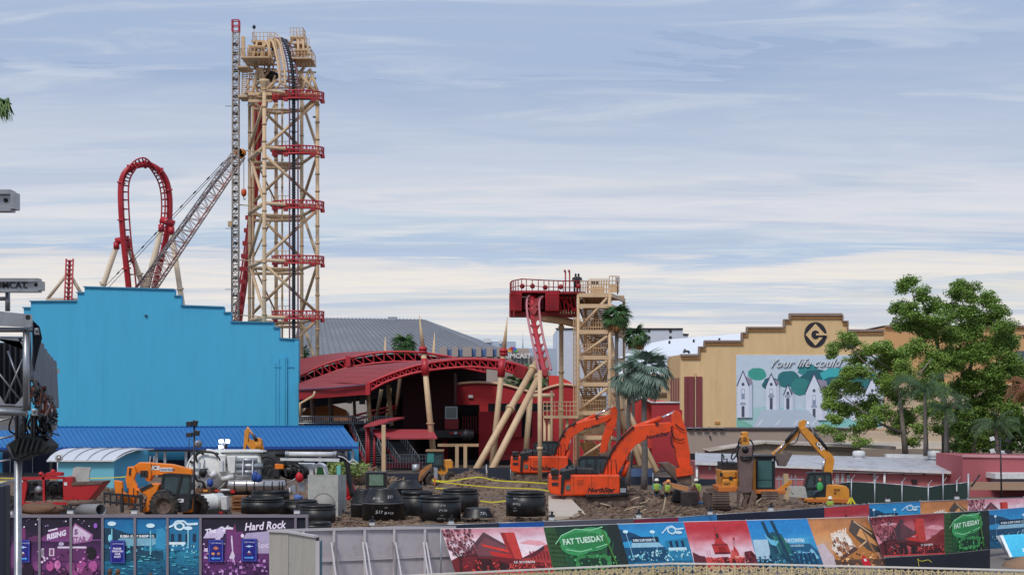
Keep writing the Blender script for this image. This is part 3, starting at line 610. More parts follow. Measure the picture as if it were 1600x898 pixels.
# deep dark interior
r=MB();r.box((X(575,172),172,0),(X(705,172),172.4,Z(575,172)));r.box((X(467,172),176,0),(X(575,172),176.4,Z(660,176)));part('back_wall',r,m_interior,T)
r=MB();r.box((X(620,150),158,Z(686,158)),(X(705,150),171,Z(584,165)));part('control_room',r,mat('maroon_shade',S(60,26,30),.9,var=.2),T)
r=MB();r.box((X(470,165),166,Z(657,165)),(X(548,165),170,Z(652,165)));part('orange_floor_edge',r,mat('orange_brown',S(186,112,66),.8),T)
r=MB();r.prism([P(467,652,170),P(480,635,170),P(520,632,170),P(540,640,170),P(548,652,170)],(0,.4,0));part('orange_wall',r,mat('orange_paint',S(216,138,80),.8),T)
for k,(x0_,y0_,x1_,y1_,w,Yq_)in enumerate(((487,615,490,660,7,156),(516,615,518,660,7,158),(553,615,556,690,5,158),(575,615,578,658,7,154),(606,600,612,665,7.5,158),(596,608,588,655,6,162),(625,590,617,660,6,164),(640,585,634,630,4,165),(610,606,604,655,5,166))):
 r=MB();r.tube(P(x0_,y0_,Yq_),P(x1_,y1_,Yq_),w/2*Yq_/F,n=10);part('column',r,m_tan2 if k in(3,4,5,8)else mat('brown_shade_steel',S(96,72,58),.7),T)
for px,py,w,h in((546,623,7,14),(566,624,9,15),(556,622,4,7)):
 r=MB();r.bc(P(px,py,153),(w*.063,.5,h*.063));part('loudspeaker',r,m_dark,T)
r=MB();r.tube(P(538,619,153),P(573,619,153),.05);part('pipe',r,m_dark,T)
r=MB();r.path([P(469,650,150),P(469,630,150),P(490,618,150),P(492,611,150)],.13);part('drain_pipe',r,m_tan,T)
r=MB();r.box((X(540,152),155,Z(675,155)),(X(600,152),168,Z(672,155)));r.box((X(467,152),155,Z(662,155)),(X(545,152),168,Z(659,155)));part('platform',r,m_dark,T)
for a0,a1,yy in((467,530,650),(530,575,650),(575,612,650)):
 r=MB()
 n_=int((a1-a0)/3.2)
 for k in range(n_+1):r.tube(P(a0+(a1-a0)*k/n_,yy+12,154),P(a0+(a1-a0)*k/n_,yy,154),.035,n=4)
 r.tube(P(a0,yy,154),P(a1,yy,154),.05,n=5);r.tube(P(a0,yy+11,154),P(a1,yy+11,154),.05,n=5);part('railing',r,m_galv,T)
 # curved red rail seen inside
for dy in(0,7):
 r=MB();r.path([P(543,652+dy,163),P(570,645+dy,163),P(590,640+dy,163),P(619,634+dy*.6,163)],.14);part('red_rail',r,m_red,T)
 # stairs going up
st_m=mat('stair_steel',S(84,88,96),.6)
def stairs(parent,a,b,n,w,m=None,nm='tread'):
 me=mesh_of(MB().box((-w/2,-.16,-.03),(w/2,.16,.03)),nm);Mi=ROOTM[parent.name].inverted()
 pieces(nm,me,m or st_m,parent,[Mi@Matrix.Translation(a.lerp(b,(k+.5)/n))for k in range(n)])
for(a,b,w)in((P(558,658,156),P(586,724,148),1.9),(P(612,690,156),P(640,730,150),1.9)):
 stairs(T,a,b,18,w)
 for s in(-1,1):
  r=MB();o=V3((s*w/2,0,0));r.beam(a+o,b+o,.08,.3);part('stringer',r,m_dred if s<0 else st_m,T)
  r=MB();h=V3((0,0,1.0));r.tube(a+o+h,b+o+h,.04,n=5)
  for k in range(9):p=a.lerp(b,k/8)+o;r.tube(p,p+h,.03,n=4)
  part('handrail',r,m_galv,T)
r=MB()
for k in range(19):r.tube(P(600+k*4.3,732,146),P(600+k*4.3,710,146),.035,n=4)
for yy in(710,716,722):r.tube(P(600,yy,146),P(678,yy,146),.045,n=5)
part('railing',r,m_galv,T)
r=MB();r.box((X(598,146),146,Z(731,146)),(X(656,146),149,Z(725,146)));part('red_skirt',r,m_dred,T)
# small curved entrance canopies
for pts,pb,Yc_,nm in((curve([(576,661),(592,655),(612,652),(632,651)],9),[(568,664),(632,653)],146,'entrance_canopy'),(curve([(580,671),(605,669),(640,669),(676,671)],9),None,143,'entrance_canopy')):
 r=MB()
 if Yc_==146:r.prism([P(a,b,Yc_)for a,b in pts]+[P(606,657,Yc_-3),P(585,663,Yc_-3),P(568,665,Yc_-3)],(0,0,-.15))
 else:r.prism([P(580,670,Yc_+2)]+[P(676,670.5,Yc_+2),P(683,683,Yc_-1.5),P(592,683.5,Yc_-1.5)],(0,0,-.15))
 part(nm,r,mat('canopy_red',S(172,66,72),.5,var=.06),T)
for px,y0_ in((576,668),(585,672),(573,666)):
 r=MB();r.tube(P(px,y0_,144),P(px,745,144),.13);part('canopy_post',r,m_dred,T)
r=MB();r.beam(P(599.5,663,141),P(599.5,737,141),.36);part('cream_post',r,m_tan,T)
# leaning masts with spikes
for lab,sp,col,base,lean in(('left',(655,492),(661,545),(677,708),0),('right',(793,495),(787,548),(768,735),0)):
 M_=thing('roof_mast','cream leaning mast with needle top rising through the %s'%('middle of the red canopy roof' if lab=='left' else 'right tip of the red canopy roof'),'mast',P(*base,144),group='cream masts through the canopy')
 r=MB();r.tube(P(*col,145),P(*base,144),4.0*.0604,4.9*.0604,14);part('shaft',r,m_tan,M_)
 r=MB();r.tube(P(*col,145),P(*sp,145),.25,.03,10);part('spike',r,m_tan,M_)
 for o_ in(-1,4):r=MB();r.lathe([(.2,0),(.42,.0),(.34,.35),(.2,.35)],P(col[0],col[1]+o_+3,145),16);part('collar',r,m_red,M_)
 t_=(570-col[1])/(base[1]-col[1]);q=P(*col,145).lerp(P(*base,144),t_);q2=P(*col,145).lerp(P(*base,144),t_+.1)
 r=MB();r.tube(q+V3((0,0,.6)),q2,.33,.36,14);part('sleeve',r,m_red,M_)
 r=MB();r.lathe([(.34,0),(.4,0),(.4,.12),(.34,.12)],P(col[0]+(base[0]-col[0])*.72,col[1]+(base[1]-col[1])*.72,144.3),14);part('ring',r,m_tan2,M_)
for k,(a,b,Yq_)in enumerate((((602,526),(601,548),180),((679,520),(675,556),180))):
 r=MB();r.tube(P(b[0],b[1]+40,Yq_),P(*a,Yq_),.42,.04,10)
 solo('roof_needle',r,m_tan,('short tan needle spike left of the palm behind the red roof','tan needle spike right of the palm behind the red roof')[k],'spike',at=P(b[0],b[1]+40,Yq_))
# red show building right of the station
T=thing('red_building','red building with curved parapets and dark recesses right of the canopy','building',(X(850,165),165,0))
r=MB();par=curve([(690,604),(735,598),(780,600),(815,609),(835,613),(860,605),(880,601),(905,604)],28)
r.prism([P(690,745,166)]+[P(a,b,166)for a,b in par]+[P(905,745,166)],(0,10,0));part('wall',r,m_wallred,T)
r=MB();r.path([P(a,b-.5,165.9)for a,b in par],.16,5);part('coping',r,mat('cream_coping',S(214,172,140),.7),T)
r=MB();r.prism([P(858,620,172),P(858,586,172),P(875,587,172),P(893,598,172),P(905,612,172),P(905,620,172)],(0,8,0));part('upper_wall',r,m_wallred2,T)
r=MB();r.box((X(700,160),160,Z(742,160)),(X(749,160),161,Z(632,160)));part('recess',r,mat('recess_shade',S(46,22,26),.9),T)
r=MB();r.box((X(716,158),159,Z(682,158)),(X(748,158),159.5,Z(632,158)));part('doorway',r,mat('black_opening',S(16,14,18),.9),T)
for k in range(6):r=MB();r.box((X(722+k*4.2,158),158.8,Z(678,158)),(X(723.5+k*4.2,158),158.96,Z(650,158)));part('fin',r,m_dred,T)
r=MB();r.box((X(748,157),157,0),(X(862,157),160,Z(643,157)));part('lower_wall',r,mat('deep_red_wall',S(172,34,42),.7,var=.08,scale=.2),T)
r=MB();r.box((X(762,157),160.01,Z(643,157)),(X(862,157),162,Z(630,157)));part('dark_band',r,m_dark,T)
r=MB();r.box((X(815,156),156.8,Z(683,156)),(X(831,156),156.998,Z(632,156)));part('opening',r,mat('black_opening',S(16,14,18)),T)
r=MB();r.box((X(800,156),156.3,Z(683,156)),(X(815,156),156.79,Z(642,156)));part('sliding_door',r,mat('door_red',S(160,26,36),.6),T)
r=MB();r.prism([P(775,709,156.8),P(862,709,156.8),P(862,718,156.8),P(770,718,156.8)],(0,-.6,0));part('ledge',r,mat('ledge_red',S(150,44,50),.7),T)
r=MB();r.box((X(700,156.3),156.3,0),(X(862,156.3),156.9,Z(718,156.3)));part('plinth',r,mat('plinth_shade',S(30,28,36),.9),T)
r=MB();r.box((X(862.5,157),157,0),(X(1066,157),159,Z(640,157)));part('side_wall',r,m_wallred,T)
r=MB();r.prism([P(985,700,155),P(985,630,155),P(1002,621,153),P(1018,629,151),P(1062,629,151),P(1062,700,151)],(0,1.5,0));part('end_wall',r,m_wallred2,T)
r=MB();r.box((X(1018,151),150.9,0),(X(1062,151),150.996,Z(629,151)));part('end_panel',r,mat('maroon_red',S(176,50,56),.7),T)
r=MB();r.path([P(985,629.5,154.9),P(1002,620.5,152.9),P(1018,628.5,150.8),P(1063,628.5,150.8)],.1,5);part('white_edge',r,m_white,T)
r=MB();r.box((X(967,156),156,Z(662,156)),(X(1012,156),156.5,Z(645,156)));part('pale_panel',r,mat('pink_grey_panel',S(196,150,152),.7),T)
# framed window, booth and low cream frame in front of the recess
r=MB();r.box((X(695.5,156),155.9,Z(654,156)),(X(715,156),156.1,Z(634.5,156)));W_=part('window',r,m_galv,T)
r=MB();r.box((X(697.5,156),155.8,Z(652,156)),(X(713,156),155.89,Z(636.5,156)));part('pane',r,m_glass,W_)
r=MB();r.box((X(695,156),156,Z(670,156)),(X(716,156),158,Z(654.5,156)));part('booth_wall',r,m_dred,T)
r=MB();r.box((X(680,154),154,Z(683,154)),(X(740,154),157,Z(672,154)));part('deck_beam',r,m_dark,T)
r=MB();r.blob(P(730,679,152),(.7,.6,.55),3,.12,14,9);part('motor_housing',r,m_dark,T)
r=MB();r.beam(P(684,695,150),P(748,695,150),.25,.28);part('cream_beam',r,m_tan2,T)
for px in(714,727):r=MB();r.beam(P(px,694,150),P(px,740,150),.34);part('cream_column',r,m_tan,T)
for k in range(4):r=MB();r.bc(P(705+k*7,676,153.7),(.35,.2,.25));part('device',r,m_galv if k%2 else m_dred,T)
r=MB();r.bc(P(735.5,619,165.9),(.5,.3,.3));part('wall_lamp',r,m_white,T)
r=MB();r.path([P(818,688,149),P(820.5,700,149),P(828,617,149)],.1)if False else r.tube(P(821,715,149),P(828.5,620,149),.28,n=10);part('cream_strut',r,m_tan,T)
r=MB();r.tube(P(827,618,149),P(866,617.5,149),.22,n=10);part('cream_pipe',r,m_tan,T)
# tall lift tower
YT=190.0;pm=YT/F
T=thing('coaster_lift_tower','tall cream steel lift tower with red curved catwalks and black lift chain','coaster tower',P(445,707,YT))
cols={'a':(390,194,5),'a2':(395.5,197,4.2),'b':(413,184,6.2),'c':(431.5,199,5.5),'d':(441,198,3),'e':(471.5,197,5.5),'f':(496,188,5.8)}
def CP(k,y):c=cols[k];return P(c[0],y,c[1])
tops={'a':150,'a2':150,'b':126,'c':150,'d':150,'e':112,'f':150}
def at_h(k,z):c=cols[k];return V3((X(c[0],c[1]),c[1],z))
def zy(y,Y=YT):return Z(y,Y)
for k,(px,Y,w)in cols.items():
 r=MB();r.tube((X(px,Y),Y,-.1),P(px,tops[k],Y),w*Y/F/2,n=14);c_=part('column',r,m_tan if k!='a2' else m_tan2,T)
 q=MB();y=tops[k]+14
 while y<560:q.lathe([(w*pm*.5,-.1),(w*pm*.62,-.1),(w*pm*.62,.1),(w*pm*.5,.1)],P(px,y,Y),12);y+=27 if k in 'bf' else 43
 part('flange',q,m_tan2,c_,kind=None)
r=MB();r.lathe([(.25,-1.4),(.3,-.6),(.62,-.2),(.62,.1),(.0,.1)],CP('b',126),14);part('column_head',r,m_tan,T)
lv=[150,236,321,407,493]
for i,y in enumerate(lv):
 z=zy(y+6)
 for a,b,w in(('a','b',.42),('b','f',.34),('a2','c',.34),('c','e',.34),('e','f',.34),('a2','e',.25)):
  r=MB();r.tube(at_h(a,z+(.2 if a=='a2' else 0)),at_h(b,z),w/2*1.25,n=8);part('ring_beam',r,m_tan,T)
 if i:
  z2=zy(y+13);r=MB();r.tube(at_h('a2',z2),at_h('e',z2),.2,n=8);part('ring_beam',r,m_tan2,T)
  # deck and its pale railing behind
 r=MB();r.prism([V3((X(425,190),191.5,z+.35)),V3((X(495,190),191.5,z+.35)),V3((X(495,190),188,z+.35)),V3((X(425,190),188,z+.35))],(0,0,-.12));part('deck',r,mat('grating_brown',S(110,92,80),.8),T)
 r=MB();A_,B_=P(424,y-1,197),P(452,y-1,197)
 for k in range(6):p=A_.lerp(B_,k/5);r.tube(p,p+V3((0,0,1.15)),.035,n=4)
 for h in(.6,1.15):r.tube(A_+V3((0,0,h)),B_+V3((0,0,h)),.035,n=4)
 part('railing',r,m_tan,T)
 # red catwalk : a half ring of truss work in front of the columns
 K=thing('x',None,None)if False else None
 def ring(t,dr=0):
  a=math.pi*(1.08+t*.98);return V3((X(463.5,186)+(3.15+dr)*math.cos(a),187.2+(3.6+dr)*math.sin(a)*.55,0))
 zb,zt=zy(y+5,186),zy(y-7,186)
 r=MB()
 for zz,rr_ in((zb,.11),(zt,.09),((zb+zt)/2,.05)):r.path([ring(k/18)+V3((0,0,zz))for k in range(19)],rr_,6)
 o=part('catwalk_rail',r,m_red,T)
 r=MB()
 for k in range(24):
  p=ring(k/23);q2=ring(min(1,(k+1)/23));r.tube(p+V3((0,0,zb)),p+V3((0,0,zt)),.05,n=4)
  if k%2==0:r.tube(p+V3((0,0,zb)),q2+V3((0,0,zt)),.04,n=4)
  else:r.tube(p+V3((0,0,zt)),q2+V3((0,0,zb)),.04,n=4)
 part('lattice',r,m_red,o)
 r=MB();pts=[ring(k/18)+V3((0,0,zb))for k in range(19)]+[ring(k/18,-.5)+V3((0,0,zb))for k in range(18,-1,-1)];r.prism(pts,(0,0,.1));part('catwalk_floor',r,m_dred,T)
 for t in(.12,.3,.66,.86):
  r=MB();p=ring(t);r.box(p+V3((-.25,-.2,zb-.38)),p+V3((.25,.2,zb)));part('bracket',r,m_dred,T)
 for a,b,c,d in(('a',y-2,'b',y-6),):r=MB();r.tube(P(380-5*(i>1),y-1,193),CP('b',y+2),.07,n=5);part('tie',r,m_tan2,T)
def brace(a,ya,b,yb,w,m=None):r=MB();r.tube(CP(a,ya),CP(b,yb),w,n=8);part('brace',r,m or m_tan,T)
for i,(y0_,y1_)in enumerate(((158,232),(242,317),(328,403),(413,489),(499,574))):
 up=i%2==0
 brace('a',y1_ if up else y0_,'b',y0_ if up else y1_,.2)
 brace('b',y1_ if up else y0_,'f',y0_ if up else y1_,.2)
 brace('a2',y0_ if up else y1_,'e',y1_ if up else y0_,.19,m_tan2)
 brace('e',y0_ if up else y1_,'f',y1_ if up else y0_,.2)
 brace('a2',y1_ if up else y0_,'c',y0_ if up else y1_,.12,m_tan2)
 # the track: black centre with plum rails, over the crest
def tr_pts(o=0,dy=0):return None
crest=[(459,640,186),(459,300,186),(459,170,186),(458.5,130,186.2),(456,105,186.8),(451.5,83,188),(446,68,190),(440.5,61,192.6),(433,63,195),(427,75,197),(421,100,198.5),(414,140,199.3),(407,190,199.5)]
cc=curve(crest,60);r=MB();r.path([P(*q)for q in cc],.2,8);part('lift_spine',r,mat('black_steel',S(46,42,50),.55,var=.2),T)
rails=[]
for s in(-1,1):
 r=MB();r.path([P(q[0]+s*6.6,q[1]+(1 if s>0 else-1)*(1.2 if q[1]<110 else 0),q[2]-.5)for q in cc],.1,6);part('rail',r,mat('plum_rail',S(122,78,92),.45),T)
me=mesh_of(MB().box((-.3,-.22,-.08),(.3,.1,.08)),'chain_block');Mi=ROOTM[T.name].inverted()
L_=[];y=128
while y<640:L_.append(Mi@Matrix.Translation(P(459,y,185.9))@Matrix.Diagonal((.72,1,1,1)));y+=4.2
pieces('chain_block',me,mat('black_steel',S(46,42,50)),T,L_)
me=mesh_of(MB().box((-.07,-.1,-.07),(.07,.1,.07)),'tie')
r=MB()
for k in range(7,len(cc)-6):
 q=cc[k];r.tube(P(q[0]-6.6,q[1],q[2]-.4),P(q[0]+6.6,q[1]+1,q[2]-.4),.06,n=4)
part('track_tie',r,mat('black_steel',S(46,42,50)),T,kind='stuff')
r=MB();r.path([P(404,150,199),P(404,200,199),P(401,270,199),P(394,345,200),P(385,420,200),P(373,505,200),P(366,560,200)],.42,10);part('drop_spine',r,m_dred,T)
for s in(-5.2,5.2):r=MB();r.path([P(404+s,150,198.5),P(404+s,200,198.5),P(400+s,270,198.5),P(393+s,345,199),P(383+s,420,199),P(371+s,505,199),P(364+s,560,199)],.12,6);part('drop_rail',r,m_dred,T)
for k in range(8):r=MB();y=340+k*20;r.bc(P(389-k*2.2,y,198),(.9,.4,.55));part('brake_block',r,m_dred,T)
# crown works: walkway ladder beside the crest
wl=curve([(424,62,188),(430,66,187),(435.5,85,186),(440,110,185.3),(441.5,132,185)],32);wr=curve([(436,61,188),(443,67,187),(448,88,186),(452,112,185.3),(452.5,135,185)],32)
wl=[(a-4,b,c)for a,b,c in wl];wr=[(a-7,b,c)for a,b,c in wr]
for q in(wl,wr):
 r=MB();r.path([P(*p)for p in q],.16,6);part('stair_stringer',r,m_tan,T)
 r=MB();r.path([P(p[0]+1,p[1]-9,p[2])for p in q[:-3]],.05,5)
 for k in range(0,len(q)-3,4):p=q[k];r.tube(P(*p),P(p[0]+1,p[1]-9,p[2]),.045,n=4)
 part('handrail',r,m_tan,T)
for k in range(len(wl)):
 r=MB();r.beam(P(*wl[k]),P(*wr[k]),.22,.08);part('tread',r,m_tan2,T)
def deck(x0_,x1_,y,Y0,Y1,rail=True,rx=None,m=None):
 Y0,Y1=Y0+.5,Y0+.5+(Y1-Y0)*.42
 r=MB();r.box((X(x0_,YT),Y0,Z(y+2,YT)),(X(x1_,YT),Y1,Z(y,YT)));part('deck',r,m or m_tan,T)
 if rail:
  r=MB();n_=max(2,int((x1_-x0_)/5));z0_=Z(y,YT)
  for k in range(n_+1):x=X(x0_+(x1_-x0_)*k/n_,YT);r.tube((x,Y0,z0_),(x,Y0,z0_+1.0),.04,n=4)
  for h in(.5,1.0):r.tube((X(x0_,YT),Y0,z0_+h),(X(x1_,YT),Y0,z0_+h),.035,n=4)
  x=X(x0_ if x0_<440 else x1_,YT);
  for k in range(4):r.tube((x,Y0+(Y1-Y0)*k/3,z0_),(x,Y0+(Y1-Y0)*k/3,z0_+1.0),.04,n=4)
  r.tube((x,Y0,z0_+1.0),(x,Y1,z0_+1.0),.04,n=4)
  part('deck_railing',r,m_tan,T)
deck(386,428,101,185,196);deck(391,415,88,187,195,False);deck(400,434,71,187,194);deck(396,420,80,186.5,190,False)
deck(463,493,101,185.5,195);deck(466,484,87,186,192,False);deck(462,480,74,187,193);deck(456,476,61,188,193);deck(386,470,147,188,199,False,m=m_tan2)
for(x0_,y0_,x1_,y1_,w)in((403,106,391,160,.22),(408,106,414,130,.22),(405,106,412,160,.16),(391,100,402,66,.14),(404,100,416,64,.14),(428,100,416,64,.12),(396,100,396,70,.1),(411,100,411,66,.1),(421,100,421,64,.14),(389,100,389,72,.16),(466,104,466,62,.16),(474,104,474,62,.14),(480,104,472,62,.12),(470,104,482,72,.12),(485,104,478,76,.12),(493,104,482,78,.08),(465,112,497,148,.22),(483,110,470,150,.2),(484,108,498,148,.2),(425,130,413,146,.16),(414,142,433,125,.18),(430,140,441,128,.12),(446,134,470,148,.16),(470,120,500,122,.0),(420,148,430,118,.12),(392,118,404,150,.1),(478,148,490,112,.14)):
 if w:r=MB();r.tube(P(x0_,y0_,187.5),P(x1_,y1_,187.5),w,n=6);part('strut',r,m_tan,T)
r=MB();r.box((X(385.5,YT),186,Z(101,YT)),(X(391,YT),186.4,Z(69,YT)));part('panel',r,m_tan,T)
for(a,b,c,d)in((395,76,400,100),(413,84,421,98)):
 r=MB();r.box((X(a,YT),189,Z(d,YT)),(X(c,YT),190,Z(b,YT)));part('machine_box',r,m_tan2,T)
for k in range(12):r=MB();r.beam(P(392+(k%2)*8,104-k*3.2,188.4),P(402+(k%2)*8,104-k*3.2,188.4),.3,.07);part('tread',r,m_tan2,T)
r=MB();r.box((X(404,YT),190,Z(100,YT)),(X(411,YT),191,Z(85,YT)));part('motor',r,m_dred,T)
r=MB();r.blob(P(424,119,190),(1.1,.9,.6),2,.15);r.blob(P(412,118,190),(.9,.9,.5),4,.15);part('winch',r,m_dark,T)
# dense bracing of the crown
rq=random.Random(2)
for(x0_,x1_,ys,Yc_)in((388,432,(64,72,80,88,95,101,108,116,124,136,147),190.5),(453,494,(62,68,74,81,87,95,104,113,124,136,147),190),(400,470,(112,120,128,138,147),194)):
 for i,y in enumerate(ys):
  tp_=max(0,(72-y))*1.2;xa,xb=x0_+(tp_ if x0_<440 else 0),x1_-(tp_ if x0_>440 else 0)-(max(0,100-y)*.35 if x0_>440 else 0)
  r=MB();r.beam(P(xa,y,Yc_+rq.uniform(-2,2)),P(xb,y+rq.uniform(-2,2),Yc_+rq.uniform(-2,2)),.16,.2);part('cross_beam',r,m_tan if i%2 else m_tan2,T)
  if i:
   for q in range(3):a_,b_=rq.uniform(xa,xb-8),rq.uniform(6,12);r=MB();r.tube(P(a_,ys[i-1],Yc_+rq.uniform(-2,2)),P(a_+b_*rq.choice((-.6,.2,.9)),y,Yc_+rq.uniform(-2,2)),rq.choice((.07,.1,.13)),n=5);part('strut',r,m_tan2 if q else m_tan,T)
for k in range(16):
 side_=k%2;x_=rq.uniform(392,426)if side_ else rq.uniform(462,482);y_=rq.uniform(74,140);r=MB();r.bc(P(x_,y_,191),(rq.uniform(.3,.8),.6,rq.uniform(.3,.6)));part('equipment_box',r,rq.choice((m_dark,m_tan2,m_dred,m_tan2)),T)
for a_,b_,c_,d_ in((389,147,420,112),(420,147,400,112),(453,147,490,118),(492,147,462,108),(396,101,412,72),(420,101,404,72),(468,100,482,74)):
 r=MB();r.tube(P(a_,b_,189),P(c_,d_,189),.15,n=6);part('brace',r,m_tan,T)
r=MB();r.beam(P(388,147,187),P(500,147,187),.3,.35);r.beam(P(388,158,187),P(425,158,187),.3,.3);part('crown_girder',r,m_tan,T)
# outer stair on the left side
Sa,Sb=P(376,150,192),P(382,112,192)
for s in(0,1):
 r=MB();o=V3((s*.9,0,0));r.tube(P(379,112,192)+o,P(377.5,148,192)+o,.08,n=5);r.tube(P(375,108,192)+o,P(373.5,143,192)+o,.05,n=5);part('stair_stringer',r,m_tan,T)
for k in range(11):r=MB();r.beam(P(378.9-k*.14,114+k*3.3,192),P(388,113+k*3.4,192),.25,.09);part('tread',r,m_tan,T)
r=MB();r.box((X(374,192),191,Z(154,192)),(X(389,192),194,Z(151,192)));r.box((X(372,192),191,Z(108,192)),(X(392,192),194,Z(106,192)));part('landing',r,m_tan,T)
r=MB()
for k in range(5):p=P(372+k*4,106,191);r.tube(p,p+V3((0,0,1.2)),.035,n=4)
r.tube(P(372,91,191),P(388,91,191),.03,n=4);part('railing',r,m_tan,T)
for(a,b,h)in((397,71,28),(464,62,12),(483,74,14),(488,100,18)):
 r=MB();r.tube(P(a,b,188),P(a,b-h,188),.05,.03,n=5);part('rod',r,m_tan2,T)
r=MB();r.blob(P(397,42.5,188),(.22,.22,.25),1,.05);part('camera',r,m_dark,T)
r=MB();r.tube(P(493,183,186),P(489,183,186),.12);part('floodlight',r,m_dark,T)
# lattice mast with red tip
def lattice(name,label,cat,a,b,w,w2,n,m,cr=.06,br=.035,tipm=None,tipn=0,xdir=None,group=None,d=None):
 a,b=Vector(a),Vector(b);ax=(b-a).normalized();sx=(Vector(xdir)if xdir else Vector((1,0,0)));sx=(sx-ax*sx.dot(ax)).normalized();sy=ax.cross(sx)
 Tq=thing(name,label,cat,a,group=group)
 def c(t,i):ww=w+(w2-w)*t;s1,s2=((-1,-1),(1,-1),(1,1),(-1,1))[i];return a.lerp(b,t)+sx*s1*ww/2+sy*s2*(d or ww)/2
 for i in range(4):r=MB();r.tube(c(0,i),c(1,i),cr,n=6);part('chord',r,m[i]if isinstance(m,(list,tuple))else m,Tq)
 for k in range(n):
  r=MB();t0,t1=k/n,(k+1)/n;mm=tipm if tipm and k>=n-tipn else(m[2]if isinstance(m,(list,tuple))else m)
  for i in range(4):
   j=(i+1)%4;r.tube(c(t1,i),c(t1,j),br,n=4)
   if k%2:r.tube(c(t0,i),c(t1,j),br,n=4)
   else:r.tube(c(t0,j),c(t1,i),br,n=4)
  part('lacing',r,mm,Tq)
 return Tq
m_lat=mat('grey_cream_steel',S(176,162,150),.55,var=.15)
T=lattice('hoist_mast','slim lattice mast with red tip standing left of the lift tower','mast',(X(367.5,192),192,0),P(368.5,50,192),.78,.78,74,m_lat,.055,.045)
tip=MB();a=P(368.5,50,192)
for sx,sy in((-1,-1),(1,-1),(1,1),(-1,1)):tip.tube(a+V3((sx*.42,sy*.42,0)),a+V3((sx*.42,sy*.42,1.4)),.08,n=5)
for h in(0,.7,1.4):
 for(s1,s2),(s3,s4)in(((-1,-1),(1,-1)),((1,-1),(1,1)),((1,1),(-1,1)),((-1,1),(-1,-1))):tip.tube(a+V3((s1*.42,s2*.42,h)),a+V3((s3*.42,s4*.42,h)),.07,n=4)
part('tip',tip,m_red,T)
me=mesh_of(MB().box((-.3,-.3,-.13),(.3,.3,.13)),'rung_box');Mi=ROOTM[T.name].inverted()
L_=[];y=70
while y<600:L_.append(Mi@Matrix.Translation(P(368.2,y,192)));y+=13.5
pieces('rung_box',me,m_dark,T,L_)
for y in(166,357,452):r=MB();r.tube(P(352,y,192),P(369,y,192),.035,n=4);part('outrigger',r,m_dark,T)
r=MB();r.tube(P(361.5,350,191.5),P(361.5,620,191.5),.035,n=4);part('cable',r,m_dark,T)
r=MB();r.bc(P(359.5,350,191.5),(.5,.3,.7));part('control_box',r,m_tan2,T)
# crane boom
m_sil=mat('silver_lattice',S(168,166,170),.45,.3);m_rl=mat('faded_red_lattice',S(184,112,104),.5);m_pk=mat('pinkish_grey_lattice',S(186,164,158),.5)
T=lattice('crane_boom','long crane boom of silver and red lattice leaning up to the lift tower','crane',P(216,470,214),P(372,243,200),2.1,1.5,26,[m_sil,m_rl,m_pk,m_sil],.09,.05,xdir=(1,0,-.7))
for s,q in((0,0),(3,4)):
 r=MB();r.tube(P(160+s,452+q,216),P(362+s*.4,240+q*.6,200),.05,n=4);part('pendant_cable',r,mat('blue_black_cable',S(54,60,88),.6),T)
for k in range(9):t=.12+k*.1;p=P(160,452,216).lerp(P(362,240,200),t);q=P(160,452,216).lerp(P(362,240,200),t+.018);r=MB();r.tube(p,q,.1,n=5);part('shackle',r,m_dark,T)
r=MB();r.path([P(212,450,213),P(280,362,208),P(330,292,204),P(366,246,200)],.2,6);part('walkway',r,m_sil,T)
m_crane=mat('ochre_crane_paint',S(212,132,48),.5)
for dx,dy in((0,0),(6,1),(3,4)):
 r=MB();r.lathe([(.15,-.12),(.55,-.12),(.55,.12),(.15,.12)],P(372+dx,238+dy,199.5),14,axis=(0,1,0));part('sheave',r,m_crane,T)
T=thing('hook_block','orange crane hook ball hanging beside the cream tower columns','crane hook',P(381,302,199))
r=MB();r.tube(P(381,246,199),P(381,296,199),.04,n=4);part('cable',r,m_dark,T)
r=MB();r.lathe([(0,.5),(.28,.42),(.36,.1),(.34,-.25),(.15,-.5),(0,-.52)],P(381,301,199),14);part('ball',r,mat('orange_ball',S(206,84,40),.5),T)
r=MB();r.path([P(381,307,199),P(381,311,199),P(382.5,313,199),P(383.4,310,199)],.06,5);part('hook',r,m_dark,T)
# the big red loop
YL=212.0
T=thing('coaster_loop','tall red teardrop coaster loop on cream splayed legs behind the cyan wall','coaster loop',P(228,700,YL))
sp=[(205,560,214),(203,500,213),(201,450,212),(195.5,400,211),(191.5,360,210.5),(189,320,210),(189,290,210),(193.5,273,210),(203,263,210.3),(215,258.5,210.8),(230,257,211.5),(243,262,212.2),(254,272,213),(261.5,288,213.6),(265,312,214),(264.5,340,214.2),(260,368,214.4),(252,405,214.8),(242,445,215),(230,500,216),(222,560,217)]
spc=curve(sp,100);pts=[P(*q)for q in spc]
r=MB();r.path(pts,.42,12);part('spine',r,m_red,T)
flg=MB()
for k in range(4,len(pts)-3,9):
 d=(pts[k+1]-pts[k-1]).normalized();flg.lathe([(.45,-.09),(.6,-.09),(.6,.09),(.45,.09)],pts[k],12,axis=d)
part('flange',flg,m_red,T)
cen=P(227,330,212);railp=[[],[]]
n_=len(pts)
